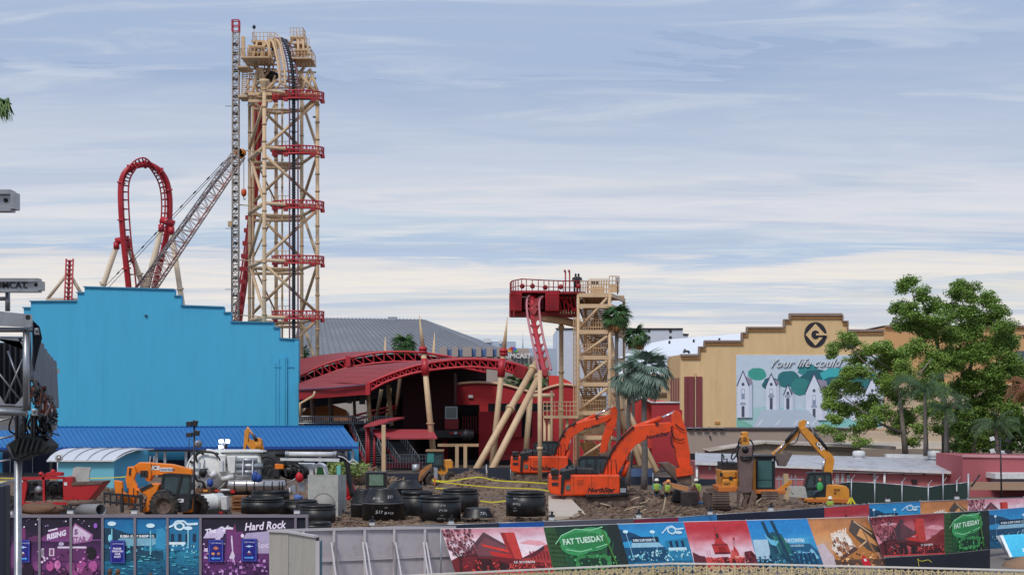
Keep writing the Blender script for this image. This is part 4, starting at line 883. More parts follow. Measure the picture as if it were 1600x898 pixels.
for k in range(n_):
 d=(pts[min(k+1,n_-1)]-pts[max(k-1,0)]).normalized();side=V3((0,1,0));inw=d.cross(side).normalized()
 if inw.dot(cen-pts[k])<0:inw=-inw
 t=k/(n_-1);tw=math.sin(max(0,min(1,(t-.18)/.64))*math.pi)
 a=math.radians(-58+0*t)if t<.5 else math.radians(-58)
 tt=min(1,max(0,(t-.36)/.22));ang=math.radians(50-100*tt)if False else math.radians(38)
 off=inw*math.cos(ang)*.95+side*-math.sin(ang)*.95*(1 if t<.5 else 1)
 gv=(side*math.cos(ang)+inw*math.sin(ang))
 up=V3((0,0,1))*(1.15*math.exp(-((t-.48)/.09)**2))
 for j,s in enumerate((-.55,.55)):railp[j].append(pts[k]+off+gv*s+up)
for j in(0,1):r=MB();r.path(railp[j],.11,6);part('rail',r,m_red,T)
for k in range(2,n_-2,2):
 r=MB();c=pts[k];r.tube(railp[0][k],railp[1][k],.07,n=4);r.tube(c,railp[0][k],.07,n=4);r.tube(c,railp[1][k],.07,n=4);part('track_tie',r,m_dred,T)
for(bx0,by0,bx1,by1,ls)in((181,377,202,373,(((182,379),(150,475)),((200,378),(228,455)))),(251,343,272,350,(((252,352),(222,470)),((268,356),(289,500))))):
 r=MB();r.tube(P(bx0,by0,212),P(bx1,by1,212),.48,n=12);part('saddle',r,m_red,T)
 for(a,b)in ls:
  A_,B_=P(*a,212),P(*b,214);B_=A_+(B_-A_)*2.2;B_.z=max(B_.z,.0)
  r=MB();r.tube(A_-V3((0,0,.5)),B_,.38,n=12);l_=part('support_leg',r,mat('pale_cream_steel',S(214,196,170),.5,var=.06),T)
  r=MB();q=A_.lerp(B_,.3);r.lathe([(.38,-.1),(.52,-.1),(.52,.1),(.38,.1)],q,12,axis=(B_-A_));part('flange',r,mat('pale_cream_steel',S(214,196,170)),l_)
  r=MB();r.tube(A_+V3((0,0,.1)),A_-V3((0,0,.9)),.42,n=12);part('cap',r,m_red,l_)
  # small track piece at far left
T=thing('coaster_track','short steep red ladder of coaster track above the left of the cyan wall','coaster track',P(105,480,225))
a,b=P(103,560,225),P(109,406,225)
r=MB();r.tube(a,b,.2,n=10);part('spine',r,m_red,T)
for s in(-6,6):r=MB();r.tube(P(103+s,560,224.4),P(109+s*.9,404,224.4),.12,n=6);part('rail',r,m_red,T)
for k in range(16):y=407+k*7;q=109-(y-406)*6/154;r=MB();r.tube(P(q-5.6,y-1,224.4),P(q,y+2.5,224.8),.1,n=4);r.tube(P(q+5.6,y-1,224.4),P(q,y+2.5,224.8),.1,n=4);part('track_tie',r,m_dred,T)
for x1_,y1_ in((75,466),(134,470)):r=MB();r.tube(P(107,425,226),P(x1_,y1_,226),.26,n=8);part('support_leg',r,mat('pale_cream_steel',S(214,196,170)),T)
r=MB();r.beam(P(72,468.5,226),P(125,468.5,226),.4,.5);part('beam',r,mat('pale_cream_steel',S(214,196,170)),T)
# brake tower on the right
YB=135.0
T=thing('coaster_brake_tower','cream stair tower holding a red brake deck and a dropping red track end','coaster tower',P(920,740,YB))
def tb(a,b,w,m=None,nm='strut',n=10,par=None):r=MB();r.tube(a,b,w,n=n);return part(nm,r,m or m_tan,par or T)
def colm(px,y0_,y1_,Y,w,nm='column',fl=()):
 o=tb(P(px,y0_,Y),P(px,y1_,Y),w*Y/F/2,nm=nm,n=14)
 for f in fl:r=MB();q=w*Y/F/2;r.lathe([(q,-.1),(q*1.35,-.1),(q*1.35,.1),(q,.1)],P(px,f,Y),14);part('flange',r,m_tan,o)
colm(877,500,738,136,7,fl=(505,511,581,640));colm(843.5,578,750,114,7,fl=(700,));colm(862,610,720,138,4)
tb(P(838,566,131),P(737,745,122),.27,nm='raker');tb(P(844,584,130),P(764,742,121),.27,nm='raker')
for a,b,t in((P(838,566,131),P(737,745,122),.42),(P(838,566,131),P(737,745,122),.06),(P(844,584,130),P(764,742,121),.04)):
 r=MB();r.lathe([(.27,-.12),(.4,-.12),(.4,.12),(.27,.12)],a.lerp(b,t),14,axis=(b-a));part('flange',r,m_tan,T)
r=MB();r.path([P(836,492,134),P(850,497,134),P(880,501,135),P(910,508,136)],.34,12);part('bracket_arm',r,m_tan,T)
# red deck
m_rc=mat('red_corrugated',S(178,30,40),.5,var=.1)
def rbox(x0_,y0_,x1_,y1_,Y0,Y1,m,nm):r=MB();r.box((X(x0_,YB),Y0,Z(y1_,YB)),(X(x1_,YB),Y1,Z(y0_,YB)));return part(nm,r,m,T)
for(x0_,x1_)in((797,815),(851,872)):
 o=rbox(x0_,461,x1_,488,132,137,m_rc,'side_panel')
 r=MB()
 for k in range(8):y=462.5+k*3.1;r.box((X(x0_,YB)+.05,131.93,Z(y+1.4,YB)),(X(x1_,YB)-.05,131.998,Z(y,YB)))
 part('corrugation',r,m_red,o)
rbox(797,488.5,872,494,133.5,137,m_dred,'floor_beam');rbox(797,457.5,874,460.5,132,138,m_red,'deck_edge')
rbox(814,463,852,487,136,137.5,mat('maroon_shadow_steel',S(70,26,32),.6,var=.2),'brake_housing')
for px in(818,826,846):rbox(px,466,px+3,484,134.6,135.8,m_red,'fin')
rbox(873,466,901,486,135,138,mat('maroon_shadow_steel',S(96,34,40),.6,var=.2),'rear_housing');rbox(872,486.5,903,493.5,133.5,138,m_dred,'floor_beam');rbox(872,459,912,462.5,132,138,m_dred,'deck_edge')
for k in range(7):rbox(874+k*4.2,486,876+k*4.2,492,133.1,133.48,m_tan2,'grille_bar')
for k in range(5):tb(P(873+k*6,463,133),P(877+k*6,486,133),.07,m_red,n=5)
tb(P(872,462,133),P(901,486,133),.1,m_red,n=5)
# catwalk railing
rp=[(797,462,132),(800,459,131),(815,456,130.5),(850,458,130.5),(880,459,131),(918,459,132)]
for h,w in((1.1,.05),(.55,.035)):
 r=MB();r.path([P(*q)+V3((0,0,h))for q in rp],w,5);part('handrail',r,m_dred,T)
rc_=curve(rp,22)
for q in rc_:tb(P(*q),P(*q)+V3((0,0,1.1)),.04,m_dred,'baluster',5)
for px in(797,803):tb(P(px,495,132),P(px,458,132),.08,m_dred,n=5)
for px,py in((816,445),(832,445),(852,447),(904,445),(876,446)):
 r=MB();r.lathe([(.0,-.04),(.22,-.04),(.22,.06),(.0,.06)],P(px,py+2,130.6),12,axis=(0,1,0));part('disc',r,m_dred,T)
for px in(883.5,890):
 tb(P(px,470,133),P(px,424,133),.07,m_dred,'lamp_pole',6);r=MB();r.tube(P(px-2.2,424,133),P(px+.5,423,133),.12,n=8);part('lamp_head',r,m_dred,T)
 # dropping track
Yt_=130
spn=curve([(839,461,135),(833,464,133),(831.5,475,131),(833,498,130),(838,525,127),(844,552,123),(852,586,118)],42)
r=MB();r.path([P(*q)for q in spn],.21,10);part('track_spine',r,m_red,T)
lr=curve([(836,461.5,134),(826,463,132),(823,474,130.5),(825,498,129),(831,528,126),(837,556,122),(843,582,117)],42)
rr2=curve([(858,461,134),(847,464,132),(842.5,474,130.5),(844,498,129),(849,528,126),(855,552,122),(861,577,117)],42)
for q in(lr,rr2):r=MB();r.path([P(*p)for p in q],.1,6);part('track_rail',r,mat('pale_plum_rail',S(190,120,126),.4),T)
for k in range(11):
 i=int(7+k*3.3);i=min(i,len(spn)-1);a,b=P(*lr[i]),P(*rr2[i]);c=(a+b)/2+V3((.05,-.1,-.62))
 r=MB();r.prism([a,a.lerp(b,.5)+V3((0,0,-.16)),b,c+V3((.1,0,0)),c-V3((.1,0,0))],(0,-.14,0));part('track_tie',r,m_dred,T)
 # stair tower
for px,y0_,y1_,Y,w in((903.5,461,745,131,4.6),(952.5,455,745,130,5.2),(915,462,740,139,4.6),(975,468,700,137,4.2),(924,500,740,140,3.5)):colm(px,y0_,y1_,Y,w)
for y in(461,478,518.5,558.5,600,645,683):
 r=MB();r.beam(P(905,y,131),P(951,y,130),.3,.34);part('floor_beam',r,m_tan,T)
 r=MB();r.beam(P(954,y,130),P(975,y+8,137),.26,.3);part('floor_beam',r,m_tan,T)
 r=MB();r.beam(P(904,y,131.3),P(915,y+1,139),.22,.28);part('floor_beam',r,m_tan2,T)
 r=MB();r.beam(P(915,y+3,139),P(975,y+3,138),.22,.28);part('floor_beam',r,m_tan2,T)
fl=[462,500,520,560,600,645,683,716]
for i,(y0_,y1_)in enumerate(((465,512),(525,556),(563,597),(606,640),(650,680),(687,716))):
 tb(P(906,y1_,131),P(949,y0_,130),.12)
 if i%2:tb(P(915,y0_,139),P(949,y1_,139),.1,m_tan2)
for k,(x0_,y0_,x1_,y1_)in enumerate(((917,482,930,514),(945,484,932,516),(917,522,930,556),(944,524,932,556),(918,562,930,596),(944,566,930,598),(917,690,931,716),(918,606,930,640))):
 a,b=P(x0_,y0_,134),P(x1_,y1_,134+(k%2)*3)
 w=1.3
 me=mesh_of(MB().box((-w/2,-.35,-.05),(w/2,.35,.05)),'tread');n2=11;Mi=ROOTM[T.name].inverted()
 pieces('tread',me,mat('rust_tan_steel',S(176,132,84),.7,var=.2,dirt=S(120,70,40)),T,[Mi@Matrix.Translation(a.lerp(b,(q+.5)/n2)+V3((0,.0,0)))for q in range(n2)])
 for s in(-1,1):tb(a+V3((s*w/2,0,0)),b+V3((s*w/2,0,0)),.09,m_tan2,'stringer',5);tb(a+V3((s*w/2,0,.9)),b+V3((s*w/2,0,.9)),.04,m_tan2,'handrail',4)
def raildeck(x0_,x1_,y,Y,m=None,h=1.1,st_=4):
 r=MB();n2=max(2,int((x1_-x0_)/st_));a,b=P(x0_,y,Y),P(x1_,y,Y)
 for k in range(n2+1):p=a.lerp(b,k/n2);r.tube(p,p+V3((0,0,h)),.035,n=4)
 for q in(.35,.7,1.0):r.tube(a+V3((0,0,h*q)),b+V3((0,0,h*q)),.035,n=4)
 part('deck_railing',r,m or m_tan,T)
for y in(459,518,558,645):raildeck(907,951,y,131)
raildeck(920,952,459,136,h=1.3);raildeck(952,967,455,131,h=1.3);raildeck(915,950,540,138);raildeck(915,950,610,137)
for(x0_,y0_,x1_,y1_,Y0,m_)in((905,463,953,474,138,m_tan2),(925,446,945,459,136,m_tan),(952,445,966,458,134,m_tan),(909,618,951,642,138,m_tan2),(909,648,950,680,139,m_tan2)):
 r=MB();r.box((X(x0_,YB),Y0,Z(y1_,YB)),(X(x1_,YB),Y0+.2,Z(y0_,YB)));part('panel',r,m_,T)
r=MB();r.prism([P(905,459.5,131),P(952,459.5,130),P(975,466,137),P(915,466,139)],(0,0,-.2));part('top_deck',r,m_tan2,T)
tb(P(965,460,133),P(965,440,133),.05,m_dark,'pole',5);r=MB();r.box(P(962.3,442,133),P(967.6,433.5,133.5));part('box',r,m_galv,T)
for px in(927,933):r=MB();r.bc(P(px,441.5,133),(.3,.3,.28));part('lamp',r,m_dark,T)
for(x0_,y0_,x1_,y1_)in((948,560,1001,728),(955,590,1027,737),(945,600,1016,732),(952,520,972,640)):
 tb(P(x0_,y0_,134),P(x1_,y1_,130),.24,nm='raker')
for(x0_,y0_,x1_,y1_)in((953,545,946,600),(960,630,985,700),(975,480,952,600)):tb(P(x0_,y0_,134),P(x1_,y1_,134),.09,m_tan2)
# side gantry with handrail
r=MB();r.box((X(849,130),129,Z(653,130)),(X(903,130),131,Z(649,130)));part('gantry',r,m_tan,T)
raildeck(849,903,649,129,h=1.15,st_=6)
for px in(851,858,886):tb(P(px,652,129.5),P(px,740,129.5),.13)
tb(P(851,699,129.5),P(858,699,129.5),.1)
# ladder-like conduit left of the stair tower
r=MB()
for px in(896.5,900):r.tube(P(px,495,129.6),P(px,735,129.6),.06,n=5)
for k in range(30):r.tube(P(896.5,498+k*8,129.6),P(900,498+k*8,129.6),.03,n=4)
part('ladder',r,m_tan2,T)
for k,(px,c)in enumerate(((899.5,0),(904,1))):
 Q=thing('person',('dark dressed worker standing at the rail of the red brake deck','second dark dressed worker on the brake deck nearer the cream stair tower')[k],'person',P(px,459,134),group='workers on the brake deck')
 b=P(px,459,134);r=MB();r.path([b+V3((-.1,0,.05)),b+V3((-.1,0,.5)),b+V3((-.06,0,.9)),b+V3((0,0,1.1)),b+V3((0,0,1.4)),b+V3((0,0,1.55))],[.08,.09,.13,.19,.22,.07],8);r.path([b+V3((.14,0,.05)),b+V3((.13,0,.5)),b+V3((.06,0,.9))],[.08,.09,.12],7)
 for s in(-1,1):r.path([b+V3((s*.2,0,1.42)),b+V3((s*.3,-.05,1.15)),b+V3((s*.2,-.25,1.05))],[.07,.05,.04],6)
 part('body',r,m_dark,Q);r=MB();r.blob(b+V3((0,0,1.66)),(.1,.11,.13),1,.03);part('head',r,m_dark,Q)
# machines
def slabpoly(pts,Y,th):r=MB();r.prism([P(a,b,Y)for a,b in pts],(0,th,0));return r
def cyl(T,a,b,Y,w,m,nm='hydraulic_cylinder',n=10,par=None):r=MB();r.tube(P(*a,Y),P(*b,Y),w,n=n);return part(nm,r,m,par or T)
def hose(T,pts,Y,w=.035,m=None,nm='hose'):
 r=MB();r.path([P(a,b,Y)for a,b in curve([tuple(p)for p in pts],12)],w,5);return part(nm,r,m or m_black,T)
def crawler(T,x0_,x1_,zb,zt,Y,wd,m=None):
 """a track unit whose shoes are separate plates round the frame"""
 h=(zt-zb)/2;c0,c1=x0_+h,x1_-h;per=[]
 def pt(s):
  Lf=c1-c0;arc_=math.pi*h;s=s%(2*Lf+2*arc_)
  if s<Lf:return V3((c0+s,0,zb)),0
  s-=Lf
  if s<arc_:a=s/h;return V3((c1+h*math.sin(a),0,zb+h-h*math.cos(a))),a
  s-=arc_
  if s<Lf:return V3((c1-s,0,zt)),math.pi
  s-=Lf;a=s/h;return V3((c0-h*math.sin(a),0,zt-h+h*math.cos(a))),math.pi+a
 me=mesh_of(MB().box((-.11,0,-.03),(.11,wd,.03)).box((-.02,0,-.07),(.02,wd,-.02)),'track_shoe');tot=2*(c1-c0)+2*math.pi*h;n=int(tot/.25);Mi=ROOTM[T.name].inverted()
 pieces('track_shoe',me,m_mud,T,[Mi@Matrix.Translation(V3((0,Y,0))+pt(tot*k/n)[0])@Matrix.Rotation(-pt(tot*k/n)[1],4,'Y')for k in range(n)])
 r=MB();r.box((c0,Y+.08,zb+.1),(c1,Y+wd-.08,zt-.1));part('track_frame',r,m_mud,T)
 for k in range(6):r=MB();x=c0+(c1-c0)*k/5;r.lathe([(0,0),(h*.45,0),(h*.45,wd*.9),(0,wd*.9)],(x,Y+.03,zb+h*.55),12,axis=(0,1,0));part('roller',r,m_mud,T)
 for x in(c0,c1):r=MB();r.lathe([(0,0),(h*.8,0),(h*.8,wd*.9),(0,wd*.9)],(x,Y+.04,zb+h),16,axis=(0,1,0));part('idler',r,m_mud,T)
def excavator(label,Y,bx,by,s,boomo,stick,bucket,cyls,lettx,mir=1,sx=(0,0)):
 T=thing('excavator',label,'excavator',(X(bx+60*s,Y),Y+1.5,.1),group='orange excavators')
 q=lambda a,b:(bx+a*s,by+b*s)
 # counterweight and house
 r=MB();r.prism([P(*q(*p),Y)for p in((0,18),(3,16),(38,15),(111,15),(111,46),(60,48),(18,48),(2,45),(-1,38))],(0,2.9,0));part('house',r,m_orange,T,bevel=.1)
 r=MB();r.prism([P(*q(*p),Y-.06)for p in((56,46),(113,44),(124,43),(124,48),(58,52))],(0,2.9,0));part('lower_skirt',r,m_black,T,bevel=.04)
 r=MB();r.prism([P(*q(*p),Y+.2)for p in((16,15),(20,8),(40,4),(70,5),(80,15))],(0,2.5,0));part('engine_hood',r,m_dark,T,bevel=.08)
 r=MB();r.prism([P(*q(*p),Y-.08)for p in((3,16),(3,7),(8,6),(15,7),(15,16))],(0,1.0,0));part('rear_box',r,m_black,T,bevel=.05)
 r=MB();r.prism([P(*q(*p),Y-.12)for p in((19,20),(19,10),(33,9),(33,22),(24,23),(22,46),(18,46))],(0,.1,0));part('side_door',r,m_black,T)
 for k in range(2):r=MB();r.box(P(*q(4,22+10*k),Y-.05),P(*q(14,17.5+10*k),Y-.0)+V3((0,.04,0)));part('grille',r,m_dark,T)
 r=MB();r.box(P(*q(26,39),Y-.05),P(*q(33,31),Y));part('hatch',r,mat('grey_green_panel',S(90,104,92)),T)
 r=MB();r.prism([P(*q(*p),Y-.05)for p in((111,19),(116,22),(122,34),(123,45),(111,45))],(0,2.6,0));part('front_panel',r,m_black,T,bevel=.04)
 r=MB();r.box(P(*q(111,43),Y-.12),P(*q(120,36),Y-.06));part('notice_plate',r,m_galv,T)
 for a in(38,66,92):r=MB();r.box(P(*q(a,44),Y-.008),P(*q(a+.5,17),Y-.001));part('panel_joint',r,m_dark,T)
 for a,b,w,h in((44,24,10,.7),(44,27,10,.7),(44,30,10,.7)):r=MB();r.box(P(*q(a,b+h),Y-.01),P(*q(a+w,b),Y-.001));part('vent',r,m_dark,T)
 # cab on the far side
 r=MB();cabp=[q(*p)for p in((46,14),(46,-9),(51,-13),(88,-13),(93,-8),(96,14))];Yc_=Y+1.7
 r.prism([P(a,b,Yc_)for a,b in cabp],(0,1.1,0));cb=part('cab',r,m_glass,T)
 for(a,b),(c,d)in zip(cabp,cabp[1:]):r=MB();r.beam(P(a,b,Yc_-.03),P(c,d,Yc_-.03),.1,.1,up=V3((0,1,0)));part('cab_frame',r,m_dark,cb)
 for a in(58,72):r=MB();r.beam(P(*q(a,14),Yc_-.03),P(*q(a,-13),Yc_-.03),.09,.09,up=V3((0,1,0)));part('cab_frame',r,m_dark,cb)
 r=MB();r.prism([P(*q(60,10),Yc_-.02),P(*q(60,-1),Yc_-.02),P(*q(66,-2),Yc_-.02),P(*q(68,10),Yc_-.02)],(0,.01,0));part('seat',r,m_dark,cb)
 # handrails
 for pts in(((80,14),(80,-8),(90,-8),(92,-3),(92,14)),((97,14),(97,-8),(104,-8),(106,14)),((42,14),(42,-7),(47,-9))):
  r=MB();r.path([P(*q(*p),Y+.15)for p in pts],.028,5);part('handrail',r,m_dark,T)
 for a in(28,36):r=MB();r.tube(P(*q(a,6),Y+1),P(*q(a,0),Y+1),.07);part('exhaust',r,m_dark,T)
 # boom and stick
 r=slabpoly(boomo,Y+.95,.75);bo=part('boom',r,m_orange,T,bevel=.03)
 r=slabpoly(stick,Y+1.05,.55);stk=part('stick',r,m_orange,T,bevel=.03)
 r=slabpoly(bucket,Y+.75,1.3);part('bucket',r,m_mud,T,bevel=.05)
 for a,b,w,m_ in cyls:r=MB();r.tube(P(*a,Y+1.3),P(*b,Y+1.3),w,n=12);part('hydraulic_cylinder',r,m_,T)
 # pipes clamped along the boom top
 n_=len(boomo)
 for off,yy in((0,1.05),(1.4,1.35)):
  pts=[(a+off*.4,b+.3)for a,b in boomo[1:6]];hose(T,pts,Y+yy,.045,m_orange,'boom_pipe')
 for k in range(5):
  a,b=boomo[1+k%4],boomo[2+k%4];r=MB();t=.25+.12*k;p=P(a[0]+(b[0]-a[0])*t,a[1]+(b[1]-a[1])*t,Y+1.1);r.bc(p,(.18,.5,.12));part('pipe_clamp',r,m_dark,T)
 r=MB();addtext(r,'NorthStar',P(*q(lettx[0],42.5),Y-.012),(1,0,0.01),(0,0,1),lettx[2],shear=.22,bold=.016,n=(0,-1,0));part('lettering',r,m_ink,T)
 a,b,ang,sz=lettx[3];r=MB();addtext(r,'NorthStar',P(a,b,Y+.935),(math.cos(ang),0,math.sin(ang)),(-math.sin(ang),0,math.cos(ang)),sz,shear=.22,bold=.012,n=(0,-1,0));part('lettering',r,m_ink,T)
 # undercarriage
 x0_,x1_=X(bx+sx[0],Y),X(bx+sx[1],Y);
 for yy in(Y+.1,Y+2.3):crawler(T,x0_,x1_,.12,1.05,yy,.62)
 r=MB();r.lathe([(0,0),(.8,0),(.8,.35),(0,.35)],((x0_+x1_)/2,Y+1.5,1.0),20);part('slew_ring',r,m_mud,T)
 r=MB();r.box((x0_+1.1,Y+.7,.5),(x1_-1.1,Y+2.35,.9));part('centre_frame',r,m_mud,T)
 return T
T=excavator('orange excavator nearest the fence, arm reaching right over a muddy bucket',90,858,726,1.0,[(940,743),(947,722),(964,691),(983,671),(993,665),(1047,659.5),(1052,663),(1048.5,673.5),(1015,683),(993,695),(983,708),(966,739),(962,744)],[(1054.5,640),(1063,644),(1073,673.5),(1078.5,710),(1079,733),(1073,738),(1064,737),(1057,715),(1049.8,676),(1049.6,649)],[(1030,723),(1046,722),(1060,731),(1078,736),(1081,748),(1079,757),(1070,758),(1056,750),(1040,733)],[((993,667),(1033,653),.15,m_orange),((1033,653),(1055,643),.08,m_chrome),((990,690),(981,722),.08,m_chrome),((981,720),(974,744),.16,m_orange),((1057,648),(1070,700),.12,m_orange),((1070,700),(1082,736),.07,m_chrome)],(60,0,.375,(1010,686,.19,.32)),sx=(20,150))
hose(T,[(1049,665),(1052,682),(1062,687),(1069,685)],90.9);hose(T,[(1048,680),(1050,695),(1055,700)],90.9);hose(T,[(1055,662),(1062,668),(1070,672)],90.9);hose(T,[(940,742),(948,720),(966,689),(990,666)],90.85,.05)
r=MB();r.beam(P(1056,738,90.7),P(1082,734,90.7),.5,.25,up=V3((0,1,0)));part('linkage',r,m_orange,T)
T=excavator('orange excavator farther back, partly behind a cream pole, bucket curled under',116,798,700,.81,[(862,722),(866,712),(875.6,688),(890,667),(902,660),(951.6,647.5),(955,652),(950,657),(907,673.5),(894,682),(883,708),(880,723)],[(961,634),(965.5,641.7),(963,662),(952,687),(947,705),(942,710),(937,708),(941,683),(953,650),(955,637)],[(936,708),(947,706),(956,702),(953,712),(944,714),(937,712)],[((902,662),(930,649),.17,m_orange),((930,649),(956,636),.08,m_chrome),((892,680),(888,704),.08,m_chrome),((888,702),(883,725),.17,m_orange),((950,656),(962,672),.1,m_chrome)],(37,0,.42,(912,673,.28,.32)),sx=(4,96))
hose(T,[(863,720),(873,690),(886,668),(900,660)],116.9,.06)
# yellow digger seen from its side
Y=106
T=thing('excavator','yellow digger with folded arm raised beside the mural, operator in green inside','excavator',(X(1290,Y),Y+1,.1))
r=slabpoly([(1257,783),(1257,777),(1290,776),(1291,757),(1297,756),(1322,759),(1327,764),(1328,780),(1321,784)],Y,2.3);part('house',r,m_yellow,T,bevel=.06)
r=slabpoly([(1257,779),(1328,779),(1326,786),(1262,784)],Y-.05,2.3);part('skirt',r,mat('rust_yellow',S(196,112,48),.6,var=.15),T,bevel=.03)
cabp=[(1259,776),(1258,760),(1263,740),(1268,738.5),(1298,739),(1299,757),(1290,758),(1289,776)]
r=slabpoly(cabp,Y+.1,1.0);cb=part('cab',r,m_glass,T)
for(a,b),(c,d)in zip(cabp,cabp[1:]+cabp[:1]):r=MB();r.beam(P(a,b,Y+.07),P(c,d,Y+.07),.1,.1,up=V3((0,1,0)));part('cab_frame',r,m_dark,cb)
for a,b,c,d in((1273,740,1272,776),(1288,740,1289,776),(1259,762,1272,762)):r=MB();r.beam(P(a,b,Y+.07),P(c,d,Y+.07),.09,.09,up=V3((0,1,0)));part('cab_frame',r,m_dark,cb)
r=MB();r.prism([P(a,b,Y+.06)for a,b in((1263,739.5),(1300,739.5),(1299,737.5),(1265,737.5))],(0,1.1,0));part('cab_roof',r,m_dark,cb)
Q=thing('person','operator in a bright green shirt seated in the yellow digger cab','person',P(1281,770,Y-.05))
c=P(1281,760,Y-.1);r=MB();r.blob(c,(.24,.13,.34),2,.05,12,8);part('shirt',r,mat('green_shirt',S(70,170,92),.8),Q);r=MB();r.blob(c+V3((0,0,.47)),(.11,.1,.14),4,.02,12,9);part('head',r,mat('skin',S(170,120,92),.6),Q)
r=MB();r.path([c+V3((-.2,0,.2)),c+V3((-.34,-.02,0)),c+V3((-.45,-.03,.02))],[.07,.055,.04],7);r.path([c+V3((0,0,-.28)),c+V3((-.35,0,-.35)),c+V3((-.4,0,-.7))],[.12,.1,.07],8);part('arm',r,mat('blue_jeans',S(70,80,100),.9),Q)
bo=[(1286,741),(1291,718),(1285,713),(1253,676),(1250,669),(1259,666),(1291,701),(1302,712),(1304,720),(1300,742)]
r=slabpoly(bo,Y+.9,.5);part('boom',r,m_yellow,T,bevel=.03)
r=slabpoly([(1206,709),(1247,671),(1250,658),(1256,655),(1261,657),(1256,671),(1212,713)],Y+.95,.4);part('stick',r,m_yellow,T,bevel=.03)
r=slabpoly([(1216,721),(1211,714),(1212,709),(1226,710),(1232,705.5),(1239,707.5),(1228,728),(1218,728)],Y+.7,.95);part('bucket',r,mat('grey_mud_steel',S(104,90,86),.7,var=.3,bump=.3),T,bevel=.03)
cyl(T,(1260,656),(1275,680),Y+.9,.05,m_chrome);cyl(T,(1273,677),(1293,702),Y+.9,.12,m_dark);cyl(T,(1247,667),(1228,690),Y+.88,.13,m_dark);cyl(T,(1228,690),(1211,709),Y+.88,.06,m_chrome);cyl(T,(1285,738),(1288,716),Y+.86,.06,m_chrome)
hose(T,[(1250,672),(1244,690),(1232,694),(1229,698)],Y+.85,.04)
r=MB();addtext(r,'CAT',P(1275,692.5,Y+.88),(.62,0,-.78),(.78,0,.62),.36,bold=.02,n=(0,-1,0));part('lettering',r,m_inkw,T)
r=MB();r.prism([P(a,b,Y+.894)for a,b in((1273.5,693),(1276,690),(1284,699.5),(1281.5,702.5))],(0,.005,0));part('decal',r,m_ink,T)
for k,(a,b)in enumerate(((1303,763),(1308,763),(1303,768))):r=MB();r.box(P(a,b+3.5,Y-.03),P(a+4,b,Y-.0)+V3((0,-.004,0)));part('vent',r,mat('dark_amber',S(130,84,36)),T)
crawler(T,X(1262,Y),X(1326,Y),-1.4,-.6,Y+.15,.5);crawler(T,X(1262,Y),X(1326,Y),-1.4,-.6,Y+1.7,.5)
# yellow breaker machine facing the camera
Y=89;pmx=Y/F
T=thing('excavator','yellow digger facing the camera with its brown arm planted in the soil','excavator',(X(1165,Y),Y+2,.1))
def bx3(x0_,y0_,x1_,y1_,Y0,d,m,nm,bev=.03,par=None):r=MB();r.box((X(x0_,Y0),Y0,Z(y1_,Y0)),(X(x1_,Y0),Y0+d,Z(y0_,Y0)));return part(nm,r,m,par or T,bevel=bev)
bx3(1128,735,1154,762,Y+.6,2.6,m_yellow,'house');bx3(1129,748,1153,765,Y+.35,.4,m_yellow,'nose_panel',.08);bx3(1123,760,1156,768,Y+.2,2.8,mat('rust_yellow',S(196,112,48)),'platform')
bx3(1129,735.5,1150,746,Y+.45,.3,m_yellow,'upper_panel',.06);bx3(1128,722,1154,735,Y+1.6,2,m_dark,'engine_deck');bx3(1139,744,1145,749,Y+.3,.05,m_dark,'grab_hole',0)
for a in(0,1):r=MB();addtext(r,'CAT',P(1130.5,757.5,Y+.34),(1,0,0),(0,0,1),.2,bold=.01,n=(0,-1,0))if a==0 else None;part('lettering',r,m_ink,T)if a==0 else None
c_=bx3(1181,712,1211,765,Y+.9,1.6,mat('cab_dark',S(34,42,46),.5),'cab',.05)
for a,b,c,d in((1184,719,1206,749),(1184,750,1206,761)):bx3(a,b,c,d,Y+.86,.03,mat('teal_glass',S(70,108,106),.08,spec=.9,var=.2),'window',0,c_)
bx3(1179,711,1213,714,Y+.7,1.9,m_dark,'cab_roof',.03,c_)
for a in(1182,1209):bx3(a,714,a+2.3,765,Y+.8,.1,m_dark,'cab_frame',0,c_)
bx3(1206,716,1211,720,Y+.8,.06,m_galv,'work_lamp',0,c_);bx3(1176,718,1181,768,Y+.8,1.5,m_yellow,'boom_base');bx3(1176,765,1228,771,Y+.3,2.5,mat('rust_yellow',S(196,112,48)),'platform')
r=MB();r.prism([P(a,b,Y-.4)for a,b in((1156,697),(1176,697),(1176,712),(1178,716),(1175,762),(1177,768),(1171,770),(1160,770),(1152,768),(1156,760),(1154,716),(1153,712))],(0,.7,0));ar=part('stick',r,mat('brown_arm_steel',S(112,92,90),.6,var=.2,dirt=S(80,62,52),damt=.5),T,bevel=.05)
for yy,w in((713,.52),(716.5,.5)):r=MB();r.lathe([(w*.9,-.06),(w,-.06),(w,.06),(w*.9,.06)],P(1165,yy,Y-.05),20);part('band',r,m_dark,ar)
for yy,w in((702,.19),(716,.13)):r=MB();r.lathe([(0,-.02),(w,-.02),(w,.02),(0,.02)],P(1164.5,yy,Y-.42),16,axis=(0,1,0));part('pin_hole',r,m_ink,ar)
r=MB();r.prism([P(a,b,Y-.2)for a,b in((1158,695),(1158,682),(1161,680),(1159,676),(1162,674),(1168,674),(1170,677),(1168,681),(1171,684),(1171,695))],(0,.7,0));bo=part('boom',r,m_yellow,T,bevel=.04)
r=MB();r.box(P(1161.5,689,Y-.24),P(1166.5,682.5,Y-.21));part('recess',r,mat('dark_amber',S(130,84,36)),bo)
r=MB();r.prism([P(a,b,Y-.1)for a,b in((1153,699),(1178,696),(1178,701),(1153,703))],(0,.8,0));part('linkage',r,m_mud,T)
